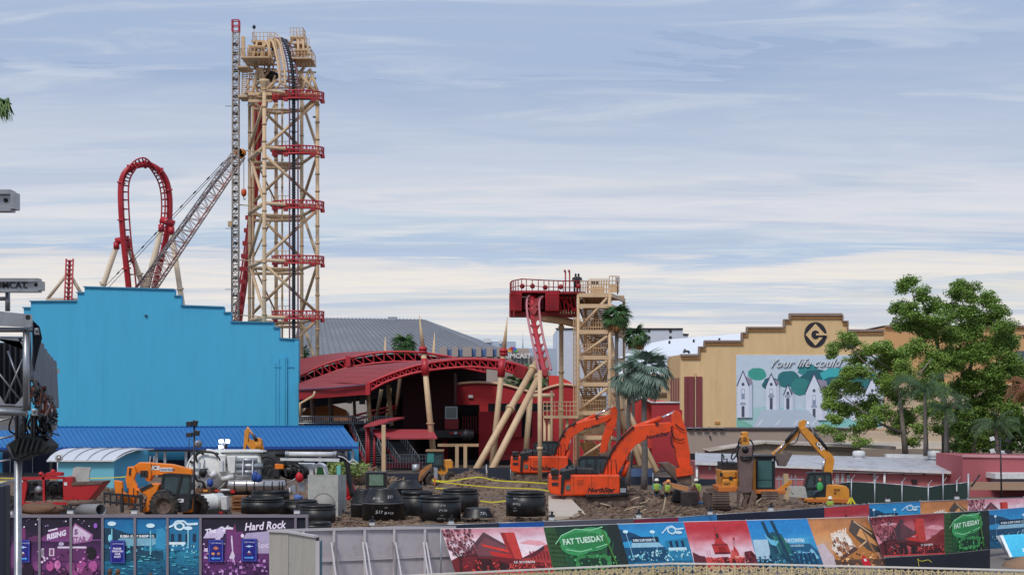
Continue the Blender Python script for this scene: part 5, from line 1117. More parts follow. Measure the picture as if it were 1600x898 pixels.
for pts in(((1157,690),(1150,700),(1143,712),(1144,718),(1150,712),(1154,704)),((1158,684),(1154,690),(1154,700)),((1171,686),(1176,692),(1177,700),(1174,720)),((1157,696),(1152,704),(1153,716))):hose(T,pts,Y-.35,.045)
r=slabpoly([(1162,770),(1164,766),(1171,766),(1172,775),(1168,782),(1168,794),(1160,794),(1161,784),(1164,778)],Y-.3,.45);part('tool',r,m_mud,T,bevel=.04)
r=slabpoly([(1152,765),(1158,766),(1156,780),(1154,792),(1152,792)],Y-.5,.2);part('side_plate',r,m_mud,T);r=slabpoly([(1176,764),(1184,775),(1176,792),(1168,795),(1172,780)],Y-.5,.9);part('bucket',r,m_mud,T,bevel=.03)
for pts in(((1128,722),(1128,708),(1131,712),(1131,718),(1136,716),(1136,722)),):r=MB();r.path([P(a,b,Y+1.5)for a,b in pts],.05,5);part('handrail',r,m_dark,T)
r=slabpoly([(1125,738),(1129,738),(1129,744),(1125,744)],Y+.3,.1);part('mirror',r,m_dark,T)
# end-on track: a stack of wide shoes
for(x0_,x1_)in((1113,1139.5),(1190,1216)):
 fr_=MB();fr_.box((X(x0_+1,Y),Y+.4,.1),(X(x1_-1,Y),Y+4.6,.95));part('track_frame',fr_,m_mud,T)
 xa,xb=X(x0_,Y),X(x1_,Y);me=mesh_of(MB().box((xa,-.04,-.1),(xb,.04,.1)).box((xa,-.1,-.02),(xb,-.03,.02)),'track_shoe');Mi=ROOTM[T.name].inverted();L_=[]
 for k in range(12):a=-math.pi/2+math.pi*(k+.5)/12;L_.append(Mi@Matrix.Translation((0,Y+.45-.52*math.cos(a),.62+.52*math.sin(a)))@Matrix.Rotation(-a,4,'X'))
 for k in range(10):L_.append(Mi@Matrix.Translation((0,Y+.6+k*.26,1.14))@Matrix.Rotation(-math.pi/2,4,'X'))
 pieces('track_shoe',me,m_mud,T,L_)
r=MB();r.beam(P(1213,768,Y+1),P(1236,752,Y+.8),.22,.2,up=V3((0,1,0)));r.beam(P(1228,757,Y+.8),P(1237,750,Y+.8),.12,.12,up=V3((0,1,0)));part('step_arm',r,m_yellow,T)
r=MB();r.tube(P(1225,756,Y+.9),P(1229,765,Y+.9),.07);part('cylinder',r,m_galv,T)
# telehandler
Y=78
T=thing('telehandler','amber telehandler with dark cab and lowered fork carriage behind the purple hoarding','telehandler',(X(235,Y),Y+1,.1))
r=slabpoly([(209,728),(217,722),(226,722),(268,725),(299,733),(300,742),(290,745),(262,741),(226,743),(212,736)],Y+.7,.55);bo=part('boom',r,m_jcb,T,bevel=.03)
r=slabpoly([(226,722),(236,722.5),(236,744),(233,752),(227,750),(226,742)],Y+.6,.7);part('boom_head',r,m_jcb,T,bevel=.04)
for k in range(3):r=MB();r.bc(P(221+k*4,740,Y+.55),(.1,.1,.35));part('hose_guide',r,m_dark,bo)
r=slabpoly([(199,729),(210,728),(213,738),(209,748),(214,758),(215,770),(210,792),(205,793),(200,768),(196,750)],Y+.5,.25);part('mast_plate',r,m_jcb,T,bevel=.03)
r=slabpoly([(202,731),(205,731),(204,743),(201,741)],Y+.47,.02);part('slot',r,m_dark,T)
r=slabpoly([(178,750),(182,750),(191,752),(192,768),(196,770),(205,776),(212,793),(204,793),(180,772)],Y+.3,.25);part('carriage_plate',r,m_jcb,T,bevel=.03)
for(a,b,c,d)in((162,770,222,776),(163,783,221,789)):r=MB();r.beam(P(a,b,Y+.1),P(c,d,Y+.1),.12,.1,up=V3((0,1,0)));part('fork_carriage',r,m_dark,T)
for k in range(7):px=163+k*9.6;r=MB();r.beam(P(px,769+k*.9,Y+.1),P(px,788+k*.9,Y+.1),.07,.07);part('carriage_bar',r,m_dark,T)
for px in(191,200,209):r=MB();r.beam(P(px,762,Y+.05),P(px,777,Y+.05),.05);part('guard_bar',r,m_dark,T)
for px in(190,220):r=MB();r.beam(P(px,772,Y),P(px+1,800,Y),.16,.14);part('fork_tine',r,m_dark,T)
r=slabpoly([(210,765),(240,754),(250,756),(240,780),(232,799),(222,800),(230,778),(226,772)],Y+.3,.8);part('chassis_arm',r,m_jcb,T,bevel=.05)
r=slabpoly([(217,763),(236,755),(240,758),(221,768)],Y+.26,.03);part('arm_recess',r,m_dark,T)
r=slabpoly([(255,744),(298,742),(300,775),(298,800),(252,800)],Y+1.0,.9);part('chassis',r,m_jcb,T)
cabp=[(252,770),(255,741),(266,740),(298,742),(297,765),(293,797),(270,799),(268,772)]
r=slabpoly(cabp,Y+.1,1.0);cb=part('cab',r,m_glass,T)
for(a,b),(c,d)in zip(cabp,cabp[1:]+cabp[:1]):r=MB();r.beam(P(a,b,Y+.07),P(c,d,Y+.07),.1,.1,up=V3((0,1,0)));part('cab_frame',r,m_dark,cb)
r=slabpoly([(281,742),(285,742),(272,798),(268,798)],Y+.02,.08);part('cab_pillar',r,m_dark,cb)
r=slabpoly([(270,772),(294,770),(293,797),(270,799)],Y+.03,.06);part('cab_door',r,m_dark,cb)
r=MB();addtext(r,'JCB',P(275.5,784,Y+.02),(1,0,0),(0,0,1),.24,bold=.012,shear=.2,n=(0,-1,0));addtext(r,'JCB',P(236.5,733,Y+.685),(1,0,-.03),(0,0,1),.27,bold=.015,shear=.2,n=(0,-1,0));part('lettering',r,m_inkw,T)
r=MB();r.box(P(235.6,733.6,Y+.692),P(245.5,726.6,Y+.697));part('decal',r,m_ink,bo)
r=MB();r.box(P(250,736,Y+.68),P(270,730,Y+.697));lb=part('hire_sign',r,m_white,T);r=MB();addtext(r,'United Rentals',P(251,734.3,Y+.675),(1,0,0),(0,0,1),.12,bold=.004,n=(0,-1,0));part('lettering',r,mat('blue_ink',S(40,60,130)),lb)
def wheel(T,px,py,Y,R,w,m=None,rim=m_dark):
 o=P(px,py,Y);t=MB();t.lathe([(R*.55,0),(R*.93,0),(R,w*.2),(R,w*.8),(R*.93,w),(R*.55,w)],o,26,axis=(0,1,0));wq=part('tyre',t,m_rubber,T)
 for k in range(20):a=k*math.pi/10;t=MB();t.bc(o+V3((R*1.0*math.cos(a),w/2,R*1.0*math.sin(a))),(R*.09,w*.95,R*.14),Matrix.Rotation(-a,3,'Y'));part('tread',t,m_rubber,wq)
 t=MB();t.lathe([(0,w*.45),(R*.2,w*.3),(R*.4,w*.45),(R*.56,w*.12),(R*.58,0)],o,20,axis=(0,1,0));part('rim',t,rim,T)
wheel(T,255,790,Y-.3,.72,.5,rim=m_mud);wheel(T,303,792,Y+1.6,.68,.5);wheel(T,244,793,Y+1.9,.7,.5)
r=MB();r.path([P(a,b,Y-.1)for a,b in((240,775),(247,768),(258,766),(266,770))],.09,6);part('mudguard',r,m_dark,T)
for a,b in((234,712),(240,712)):r=MB();r.beam(P(a,722,Y+1.2),P(a+1,b,Y+1.2),.06);part('mast_rod',r,m_galv,T)
# red mixer pump
Y=80
m_mr=mat('mixer_red',S(188,34,40),.45,var=.12,dirt=S(120,50,45),damt=.3)
T=thing('grout_pump','red trailer mixer pump with open engine bay and grey-flapped hopper','pump machine',(X(100,Y),Y+1,.1))
r=slabpoly([(33,748),(41,745),(42,760),(37,788),(26,797),(22,793),(28,786)],Y,.2);part('end_frame',r,m_mr,T)
for yy in(0,1.8):
 r=MB();r.beam(P(32,747,Y+yy),P(100,746,Y+yy),.14,.12,up=V3((0,1,0)));r.beam(P(68,740,Y+yy),P(69,782,Y+yy),.12,.12,up=V3((0,1,0)));r.beam(P(30,786,Y+yy),P(130,786,Y+yy),.12,.14,up=V3((0,1,0)));part('frame',r,m_mr,T)
r=slabpoly([(98,745),(112,745),(114,781),(99,781)],Y,1.7);part('valve_cabinet',r,m_mr,T)
r=MB();r.prism([P(112,756,Y),P(160,754,Y),P(138,781,Y),P(114,780,Y)],(0,1.6,0));part('hopper',r,m_mr,T,bevel=.02)
r=slabpoly([(113,742),(114,731),(119,729),(142,730),(139,742),(140,753),(115,753)],Y+.6,.15);part('hopper_flap',r,m_conc,T)
r=slabpoly([(112,753),(160,752),(158,756),(112,758)],Y-.05,1.7);part('hopper_rim',r,m_mud,T)
r=slabpoly([(42,750),(68,750),(68,782),(38,782)],Y+.4,1.1);part('engine',r,mat('grimy_engine',S(62,66,66),.6,var=.4,scale=3,dirt=S(120,110,100)),T)
r=slabpoly([(72,752),(96,752),(96,780),(72,780)],Y+.6,.9);part('pump_block',r,mat('grimy_engine',S(62,66,66)),T)
for px,py,R_ in((61,764,.2),(48,770,.15),(84,762,.35),(55,755,.12)):r=MB();r.lathe([(0,-.1),(R_,-.1),(R_,.1),(0,.1)],P(px,py,Y+.35),16,axis=(0,1,0));part('flywheel',r,m_galv if R_==.2 else m_dark,T)
for pts in(((75,775),(82,758),(90,756),(94,770)),((44,778),(50,768),(60,772)),((100,780),(92,776),(86,779))):hose(T,pts,Y+.1,.05)
r=slabpoly([(70,744),(95,743),(95,738),(90,737),(72,738)],Y+.2,.6);part('red_canopy',r,m_mr,T);
for a,b in((31,753),(100,758)):r=MB();r.box(P(a,b,Y-.03),P(a+5,b-5,Y-.004));part('warning_label',r,m_white,T)
for(a,b)in((83,736),(64,740)):r=MB();r.blob(P(a,b,Y+.4),(.13,.13,.12),2,.05);part('cap',r,m_mr,T)
wheel(T,97,800,Y-.2,.38,.25);wheel(T,130,800,Y-.2,.38,.25);wheel(T,14,784,Y+.1,.34,.22)
r=MB();r.beam(P(24,793,Y+.6),P(13,796,Y+.6),.1);part('drawbar',r,m_mr,T)
# tarpaulins and pipe beside it
r=MB();r.blob(P(65,795,77),(1.2,.8,.32),8,.22,18,9,2.6);solo('tarpaulin',r,mat('brown_tarp',S(112,82,62),.85,var=.3,bump=.6),'crumpled brown sheet in front of the red pump','sheet',at=P(65,799,77))
T=thing('concrete_pipe','grey plastic pipe lying end-on by the red pump hopper','pipe',P(150,797,77))
r=MB();a,b=P(158,796,76.5),P(124,797,78.5);ax=(a-b).normalized();Lp=(a-b).length
r.lathe([(.26,0),(.32,0),(.32,Lp),(.26,Lp)],b,22,axis=ax,closed=True);part('shell',r,mat('grey_pipe',S(130,130,132),.6),T)
r=MB();r.lathe([(0,0),(.255,0)],b+ax*.05,20,axis=ax);part('dark_inside',r,m_ink,T)
r=MB();r.tube(P(105,786,78),P(160,785,78.6),.13);solo('steel_pipe',r,m_mud,'thin brown pipe lying above the grey plastic pipe','pipe',at=P(105,786,78))
# vacuum truck
Y=90
T=thing('vacuum_truck','white vacuum excavation truck with round tank end and long overhead pipe','truck',(X(380,Y),Y+1,.1))
m_vt=mat('off_white_tank',S(230,230,226),.4,var=.06,scale=1.5,dirt=S(170,168,162),damt=.35)
def XZ(px,py,Yq=Y):return P(px,py,Yq)
r=MB();a,b=P(330,733,Y+1.2),P(405,733,Y+1.2);r.lathe([(0,0),(1.0,.02),(1.17,.1),(1.2,.3),(1.2,(b-a).length),(1.1,(b-a).length+.25),(0,(b-a).length+.4)],a,30,axis=(1,0,0));part('tank',r,m_vt,T)
r=MB();r.lathe([(0,-.35),(.7,-.3),(1.15,-.1),(1.2,.1)],P(325,735,Y+.2),28,axis=(0,1,0));dr=part('rear_door',r,m_vt,T)
r=MB();r.lathe([(1.18,-.1),(1.28,-.1),(1.28,.12),(1.18,.12)],P(325,735,Y+.2),28,axis=(0,1,0));part('door_ring',r,m_vt,dr)
for a in range(8):t=a*math.pi/4+.3;r=MB();r.bc(P(325,735,Y-.05)+V3((1.1*math.cos(t),0,1.1*math.sin(t))),(.18,.25,.12),Matrix.Rotation(-t,3,'Y'));part('latch',r,m_dark,dr)
for x0_,y0_,x1_,y1_ in((303,732,325,731),(325,731,332,748),(311,720,311,748),(318,716,319,740),(305,742,328,742),(318,750,312,766)):
 r=MB();r.tube(P(x0_,y0_,Y-.2),P(x1_,y1_,Y-.2),.045,n=6);part('door_bar',r,m_galv,dr)
r=MB();r.lathe([(.0,-.1),(.2,-.1),(.2,.05),(0,.05)],P(318,737,Y-.25),14,axis=(0,1,0));part('port',r,m_dark,dr)
for pts in(((306,710),(312,704),(322,703)),((308,722),(306,712),(314,706),(326,706),(336,708),(343,716),(346,726)),((312,740),(318,744),(322,735)),((303,738),(308,750),(316,752),(320,762))):hose(T,pts,Y-.25,.07)
r=slabpoly([(340,710),(352,710),(352,737),(342,738)],Y-.3,.9);part('side_box',r,m_vt,T,bevel=.04)
r=slabpoly([(354,712),(368,712),(367,738),(361,740),(356,733)],Y-.2,.8);part('side_box',r,m_vt,T,bevel=.04)
r=slabpoly([(342,720),(348,719),(348,737),(342,737)],Y-.45,.14);part('panel',r,m_white,T,bevel=.02)
r=slabpoly([(310,705),(360,703),(410,704),(411,706),(360,706),(310,708)],Y+.2,1.4);part('walkway',r,m_vt,T)
for k,(x0_,yy)in enumerate(((369,718.5),(369,727.5),(370,737))):r=MB();r.tube(P(x0_,yy,Y-.1),P(402 if k!=1 else 411,yy,Y-.1),.14 if k!=1 else .17,n=12);part('spare_pipe',r,m_galv,T)
for px in(379,394):
 r=MB();r.path([P(px-1,717,Y-.3),P(px+1,716,Y-.3),P(px+1,742,Y-.3),P(px-1,742,Y-.3)],.05,6);part('pipe_rack',r,m_galv,T)
r=MB();r.path([P(x,743+(x%3)*.1,Y-.3)for x in(368,380,395)],.04,5);part('rack_rail',r,m_galv,T)
r=MB();r.path([P(330,744,Y-.3),P(338,737,Y-.3)],[.2,.16],10);part('chute',r,m_white,T);r=MB();r.path([P(347,748,Y-.3),P(365,744,Y-.3)],.15,10);part('chute',r,m_white,T)
for px,py,s in((328,754,1),(399,744,1.2),(404,746,1)):
 r=MB();r.blob(P(px,py,Y-.5),(.2*s,.16,.24*s),int(px),.25,10,8,3);part('blue_valve_cover',r,mat('blue_wrap',S(36,74,150),.6),T)
r=MB();a,b=P(357,758,Y-.2),P(446,760,Y-.2);r.lathe([(0,0),(.38,.01),(.4,.05),(.4,(b-a).length),(.36,(b-a).length+.04),(0,(b-a).length+.06)],a,26,axis=(1,0,0));mu=part('polished_tank',r,mat('polished_steel',S(190,184,182),.25,.85,var=.15,scale=2),T)
for px in(368,387,399,414,427,438,443):r=MB();r.lathe([(.4,-.035),(.425,-.035),(.425,.035),(.4,.035)],P(px,759,Y-.2),26,axis=(1,0,0));part('tank_strap',r,m_dark,mu)
r=slabpoly([(346,768),(450,766),(450,772),(346,774)],Y+.2,1.6);part('chassis',r,m_dark,T)
r=slabpoly([(408,709),(430,707),(432,745),(424,760),(410,745)],Y+.2,1.3);part('pump_unit',r,mat('grimy_engine',S(62,66,66)),T)
for pts in(((408,716),(416,712),(428,718),(430,730)),((414,740),(420,728),(428,732),(432,742)),((435,748),(437,735),(444,733),(448,745))):hose(T,pts,Y-.1,.08,m_dark)
for px,py,sx_,sz_,c in((437,728,.5,.3,m_jcb),(432,738,.4,.5,m_dark),(440,722,.3,.2,m_dark)):r=MB();r.bc(P(px,py,Y),(sx_,.5,sz_));part('pump_box',r,c,T,bevel=.03)
# big overhead suction pipe
r=MB();r.tube(P(411,709,Y+.6),P(447,709,Y+.6),.14,n=12);part('black_hose',r,m_black,T)
r=MB();r.tube(P(447,709,Y+.6),P(524,709.5,Y+.6),.15,n=14);part('boom_pipe',r,m_white,T)
for px in(447,450,522,525):r=MB();r.lathe([(.15,-.04),(.19,-.04),(.19,.04),(.15,.04)],P(px,709.3,Y+.6),16,axis=(1,0,0));part('coupling',r,m_galv,T)
r=MB();r.path([P(a,b,Y+.6)for a,b in curve([(525,709),(533,711),(540,717),(543,726),(545,745),(551,775)],20)],.16,10);part('suction_hose',r,m_black,T)
r=slabpoly([(437,715),(530,716),(530,721),(438,719)],Y+.55,.3);part('boom_beam',r,m_white,T)
r=slabpoly([(445,721),(475,719),(474,722),(445,724)],Y+.5,.3);part('boom_bracket',r,m_dark,T)
for pts in(((528,712),(538,715),(546,722),(556,725)),((545,722),(552,718),(560,724))):hose(T,pts,Y+.3,.03,m_white,'cord')
# truck front: hoses, hood and cab
r=MB();r.blob(P(455,735,Y+.5),(.75,.5,.5),5,.18,12,8,2.5);part('hose_bundle',r,m_black,T);r=MB();r.blob(P(470,738,Y+.4),(.5,.4,.45),6,.15,12,8,2.5);part('hose_bundle',r,m_black,T)
for px,R_ in((450,.35),(462,.38),(474,.3)):r=MB();r.lathe([(R_-.07,-.06),(R_,-.06),(R_,.06),(R_-.07,.06)],P(px,735,Y+.1),20,axis=(.5,1,0));part('hose_coil',r,m_black,T)
r=MB();r.blob(P(468,745,Y-.3),(.24,.2,.3),3,.1);part('red_hose_end',r,mat('signal_red',S(196,30,40),.5),T)
r=MB();r.tube(P(447,757,Y-.2),P(468,743,Y-.2),.04);part('lance',r,m_galv,T)
r=slabpoly([(450,727),(462,724),(488,724),(490,742),(487,744),(486,754),(478,754),(466,742),(450,730)],Y+1.0,1.4);part('hood',r,m_white,T,bevel=.08)
r=slabpoly([(491,725),(500,724),(506,728),(510,742),(493,742)],Y+.9,1.5);cb=part('cab',r,m_white,T,bevel=.05);r=slabpoly([(494,741),(496,729),(504,730),(507,741)],Y+.86,.03);part('window',r,mat('green_glass',S(50,92,56),.1,spec=.8),cb)
for a,b in((452,763),(466,760)):r=slabpoly([(a,b-6),(a+10,b-6),(a+10,b+6),(a,b+6)],Y-.1,.3);part('control_panel',r,m_galv,T)
r=MB();r.blob(P(466,777,Y-.3),(.3,.2,.2),3,.3,9,7,3);part('blue_fitting',r,mat('blue_fitting',S(90,120,190)),T)
r=MB();r.lathe([(.0,-.03),(.22,-.03),(.22,.03),(.0,.03)],P(452,767,Y-.2),16,axis=(1,.4,0));part('reel',r,m_white,T)
r=MB();r.tube(P(345,765,Y-.5),P(360,765,Y-.5),.07);part('hose_end',r,m_white,T);r=MB();r.bc(P(364,767.5,Y-.5),(.25,.15,.15));part('red_tap',r,mat('signal_red',S(196,30,40)),T)
for px in(312,326,380,396,480):wheel(T,px,792,Y-.4,.5,.3)
for a,b,c in((310,766,(120,84,60)),(318,766,(230,150,70)),(336,766,(200,60,40))):r=MB();r.bc(P(a+3,b,Y-.3),(.25,.08,.12));part('tail_lamp',r,mat('lamp_%d'%a,S(*c)),T)
r=slabpoly([(306,762),(338,762),(338,770),(306,770)],Y-.2,.3);part('bumper',r,mat('rust_brown',S(110,78,58),.7),T)
# wooden cribbing
for k in range(5):
 r=MB();r.box((X(362,86),86-(k%2)*.1,Z(798-k*5,86)),(X(384,86),87,Z(794.5-k*5,86)));solo('timber_baulk',r,mat('brown_timber',S(140,92,56),.85,var=.2,stretch=(1,1,6)),('lowest','second lowest','middle','second highest','topmost')[k]+' brown timber baulk in the stack under the polished truck tank','timber',at=P(362,798-k*5,86),group='stacked brown timbers')
 # white trailer tank
T=thing('trailer_tank','small white ball-ended tank trailer with red lamps in front of the vacuum truck','tank trailer',P(328,800,82))
r=MB();a,b=P(312,786,82),P(346,783,83);ax=(b-a).normalized();Lq=(b-a).length;r.lathe([(0,-.28),(.3,-.2),(.42,-.06),(.46,.12),(.46,Lq*.6),(.48,Lq*.62),(.46,Lq*.64),(.46,Lq),(0,Lq+.08)],a,26,axis=ax);part('tank',r,m_vt,T)
r=slabpoly([(302,799),(345,795),(352,798),(352,806),(302,806)],81.9,.6);part('frame',r,m_dark,T)
for px in(303,345):r=MB();r.bc(P(px,800,81.6),(.2,.06,.09));part('tail_lamp',r,mat('signal_red',S(196,30,40)),T)
r=MB();r.box(P(312,801,81.6),P(324,797.5,81.65));part('number_plate',r,m_white,T)
for px in(307,352):wheel(T,px,806,82,.34,.2)
r=slabpoly([(345,775),(354,775),(355,796),(346,797)],82.2,.5);part('pump_box',r,m_white,T,bevel=.03)
for a,b in((308,790),(307,794)):r=MB();r.tube(P(a,b,81.4),P(a+1,b-7,81.4),.025,n=5);part('jack',r,m_dark,T)
# black manhole barrels
def barrel(label,px,ytop,ybot,wpx,Y,kind='ring',text=None,tilt=0,cat='manhole ring',hollow=True):
 R_=wpx*Y/F/2;zb,zt=Z(ybot,Y),Z(ytop,Y);o=(X(px,Y),Y+R_,zb);h=zt-zb
 Tq=thing('manhole_section',label,cat,o,group='black plastic manhole sections')
 r=MB()
 if kind=='ring':
  t=.07;r.lathe([(R_,0),(R_,h*.82),(R_*.93,h*.84),(R_*.93,h*.9),(R_*.96,h*.92),(R_*.96,h),(R_*.86,h),(R_*.86,0)],o,40,closed=True)
 elif kind=='cone':
  r.lathe([(R_,0),(R_,h*.58),(R_*1.02,h*.6),(R_,h*.64),(R_*.66,h*.97),(R_*.66,h),(R_*.6,h),(R_*.6,h*.9),(R_*.9,h*.6),(R_*.9,0)],o,40,closed=True)
 elif kind=='lid':
  r.lathe([(R_,0),(R_*.72,h*.92),(R_*.7,h),(0,h)],o,40)
 b_=part('barrel',r,m_black,Tq)
 if kind=='ring':
  r=MB();r.lathe([(R_*.86,h*.97),(R_*.82,h*.97),(R_*.82,h*.3)],o,36);part('liner',r,m_black,Tq);r=MB();r.lathe([(R_*1.0,h*.8),(R_*1.025,h*.8),(R_*1.025,h*.83),(R_*1.0,h*.83)],o,40);part('rib',r,m_black,Tq)
 if kind=='cone':r=MB();r.lathe([(R_*1.0,h*.56),(R_*1.03,h*.57),(R_*1.03,h*.6),(R_,h*.61)],o,40);part('rib',r,mat('grey_scuff',S(92,92,96),.6),Tq)
 if text:
  m_ch=mat('chalk',S(226,226,226),.9,var=.3,scale=6);r=MB();rq=random.Random(int(px))
  def cylp(u,v,fr=1.0):
   a=u/R_;rad=R_*fr+.012;return V3((o[0]+rad*math.sin(a),o[1]-rad*math.cos(a),zb+v))
  for(s,ux,vz,size)in text:
   vs,fs=textgeo(s,size*.82,.15,-.002)
   def fr_at(v):
    if kind=='cone' and v>h*.64:return 1-.34*(v-h*.64)/(h*.33)
    if kind=='lid':return 1-.28*v/(h*.92)
    if kind=='ring' and v>h*.82:return .95
    return 1
   r.add([cylp(ux+x+.03*math.sin(7*x),vz+y*.9+.02*math.sin(9*x),fr_at(vz+y))for x,y,z in vs],fs)
  part('chalk_writing',r,m_ch,Tq)
 if kind=='ring' and rad_handles.get(px):
  for s in(-1,1):r=MB();q=V3((o[0]+s*R_*.45,o[1]-R_*.9,zb+h*.5));r.path([q,q+V3((.05,-.12,-.1)),q+V3((.12,-.04,0))],.03,5);part('lug',r,m_black,Tq)
 return Tq
rad_handles={688:1,823:1,412:1}
barrel('black cone-topped manhole barrel chalked S17 in front of the concrete block',596,764,819,66,83,'cone',[('S17',.35,1.40,.28),('B-I-OF',-.55,1.35,.2),('11000',-.2,1.18,.14),('S17',-.35,.58,.33),('B-I-OF',.15,.55,.24),('000',.15,.86,.12),('8000',-.1,.12,.12)])
barrel('black cone-topped manhole barrel half hidden at the left of the S17 barrel',566,765,820,40,85.5,'cone')
barrel('pale-topped black cone standing behind the barrel group',632,752,778,54,92,'cone')
barrel('tall black open ring between the S17 cone and the S16 ring',650,768,818,52,86,'ring')
barrel('black open ring chalked S16 down its front',686,776,818,66,82,'ring',[('S16',.05,.92,.22),('P-I-OF',.0,.66,.2),('000',.08,.42,.1),('(PRECAST)',-.1,.25,.12),('-- -',.02,1.1,.15)])
barrel('black ring tilted behind the S16 ring',718,765,800,58,88,'ring')
barrel('low black cone lid with chalk numbers right of the S16 ring',746,795,809,52,82,'lid',[('7375',.15,.16,.28),('.. --',-.2,.05,.14)])
barrel('black open ring chalked S21 standing alone by the pale slab',822,769,807,63,82,'ring',[('S21',-.75,.93,.26),('BOOS',-.78,.62,.22),('000',-.7,.42,.1),('0000',-.72,.28,.11)])
barrel('wide black ring behind the purple hoarding, left of the hoarding end',405,779,803,68,80,'ring');barrel('flat black ring stacked on the barrels under the polished tank',418,768,782,60,86,'ring');barrel('black open ring lowest by the end of the hoarding',492,790,822,58,77,'ring');barrel('black ring partly behind the lowest one near the hoarding end',462,783,806,62,82,'ring');barrel('black ring rim just over the grey fence near the hoarding end',489,817,830,52,72,'ring')
# concrete box with round openings
Y=86
T=thing('concrete_chamber','square pale concrete chamber with round knock-out openings standing by the red reel','concrete block',P(510,825,Y))
r=MB();r.prism([P(481,828,Y),P(481,743,Y),P(528,743,Y),P(528,828,Y)],(0,.18,0));part('front_wall',r,m_conc,T)
r=MB();r.prism([P(528.2,828,Y),P(528.2,743,Y),P(541,743,Y+1.5),P(541,820,Y+1.5)],(-.1,.1,0));part('side_wall',r,m_conc,T)
r=MB();r.prism([P(481,742.8,Y),P(528,742.8,Y),P(541,742.8,Y+1.6),P(490,742.8,Y+1.6)],(0,0,.06));part('top_edge',r,m_conc,T)
r=MB();o=P(506,788,Y);r.lathe([(.0,-.015),(.62,-.015),(.62,0)],o,28,axis=(0,1,0));part('knock_out',r,mat('concrete_shade',S(166,164,158),.95,var=.1),T)
r=MB();r.lathe([(.62,-.0),(.62,-.03),(.65,-.03),(.65,0)],o,28,axis=(0,1,0));part('knock_out_rim',r,mat('concrete_rim',S(136,134,128),.9),T)
r=MB();o=P(535,806,Y+.6);r.lathe([(.0,-.12),(.4,-.12),(.4,0)],o,22,axis=(1,-.3,0));part('knock_out',r,mat('concrete_shade',S(166,164,158)),T)
T=thing('hose_reel','red round hose reel just right of the concrete chamber','hose reel',P(543,782,92));r=MB();r.lathe([(.55,-.12),(.62,-.12),(.62,.12),(.55,.12),(.3,.05)],P(540,765,92),26,axis=(.6,1,0),closed=True);part('rim',r,mat('signal_red',S(196,30,40)),T);r=MB();r.lathe([(.0,-.06),(.5,-.06),(.5,.06),(0,.06)],P(540,765,92),26,axis=(.6,1,0));part('disc',r,mat('signal_red',S(196,30,40)),T);r=MB();r.beam(P(540,765,92.2),P(540,790,92.2),.1);part('stand',r,m_dark,T)
# small screened cab
Y=96
T=thing('mini_excavator','dark framed mini digger cab with green glass behind the barrels','mini excavator',(X(589,Y),Y+1,0))
r=MB();r.box((X(571,Y),Y,Z(765,Y)),(X(603,Y),Y+1.2,Z(737,Y)));cb=part('cab',r,m_dark,T,bevel=.05);r=MB();r.box((X(577,Y),Y-.04,Z(758,Y)),(X(599,Y),Y-.004,Z(740,Y)));part('window',r,mat('sage_glass',S(118,142,124),.1,spec=.9,var=.3,scale=2),cb)
r=MB();r.box((X(574,Y),Y-.08,Z(763.5,Y)),(X(602,Y),Y-.01,Z(761.5,Y)));r.box((X(574,Y),Y-.08,Z(739.5,Y)),(X(602,Y),Y-.01,Z(737.8,Y)));part('window_frame',r,m_dark,cb)
r=MB();r.box((X(568,Y),Y+.2,.1),(X(606,Y),Y+1.6,Z(765,Y)));part('body',r,m_mud,T)
for s in(567,607):r=MB();r.tube(P(s,752,Y-.2),P(s+(3 if s<590 else-3),744,Y),.025,n=5);r.bc(P(s,754,Y-.2),(.1,.05,.22));part('mirror',r,m_dark,T)
# backhoe loader
Y=118
T=thing('wheel_loader','yellow backhoe loader with teal-tinted cab parked below the station steps','loader',(X(688,Y),Y+1,0))
cabp=[(665,726),(667,707),(671,704),(690,704),(692,707),(692,727)]
r=slabpoly(cabp,Y,1.4);cb=part('cab',r,m_glass,T)
for(a,b),(c,d)in zip(cabp,cabp[1:]+cabp[:1]):r=MB();r.beam(P(a,b,Y-.03),P(c,d,Y-.03),.1,.1,up=V3((0,1,0)));part('cab_frame',r,m_dark,cb)
r=MB();r.box(P(667,722,Y-.06),P(678,707,Y-.04));part('tinted_pane',r,mat('teal_pane',S(70,140,134),.1,spec=.8),cb)
r=MB();r.box((X(665,Y),Y-.2,Z(705,Y)),(X(693,Y),Y+1.6,Z(702.5,Y)));part('cab_roof',r,mat('tan_roof',S(150,118,78),.6),cb)
r=slabpoly([(689,718),(704,718),(707,723),(708,742),(676,742),(676,726),(689,726)],Y+.1,1.4);part('engine_cover',r,m_yellow,T,bevel=.06)
r=slabpoly([(677,727),(686,727),(686,733),(677,733)],Y+.05,.03);part('white_panel',r,mat('pale_blue',S(150,180,210)),T)
for a in(683,690):r=slabpoly([(a,728),(a+5,728),(a+5,733),(a,733)],Y-.02,.06);part('dark_panel',r,m_dark,T)
r=slabpoly([(654,744),(657,735),(664,729),(674,724),(676,731),(668,738),(660,750),(654,752)],Y-.3,1.6);part('loader_bucket',r,mat('worn_amber',S(170,112,62),.7,var=.3,dirt=S(90,70,55),damt=.6),T,bevel=.03)
for k in range(4):r=slabpoly([(656+k*4.4,747-k*5),(659+k*4.4,743-k*5),(662+k*4.4,745-k*5),(658+k*4.4,750-k*5)],Y-.4,.1);part('tooth',r,m_mud,T)
wheel(T,677,749,Y-.3,.6,.45,rim=m_mud);wheel(T,705,746,Y-.3,.5,.4,rim=m_mud);wheel(T,672,748,Y+1.4,.6,.4)
r=MB();r.beam(P(712,742,Y),P(700,740,Y),.15,.15);part('tow_hitch',r,m_yellow,T);r=MB();r.lathe([(0,0),(.3,0),(.3,.6),(0,.6)],P(650,737,Y+.6),12);part('tank',r,m_galv,T)
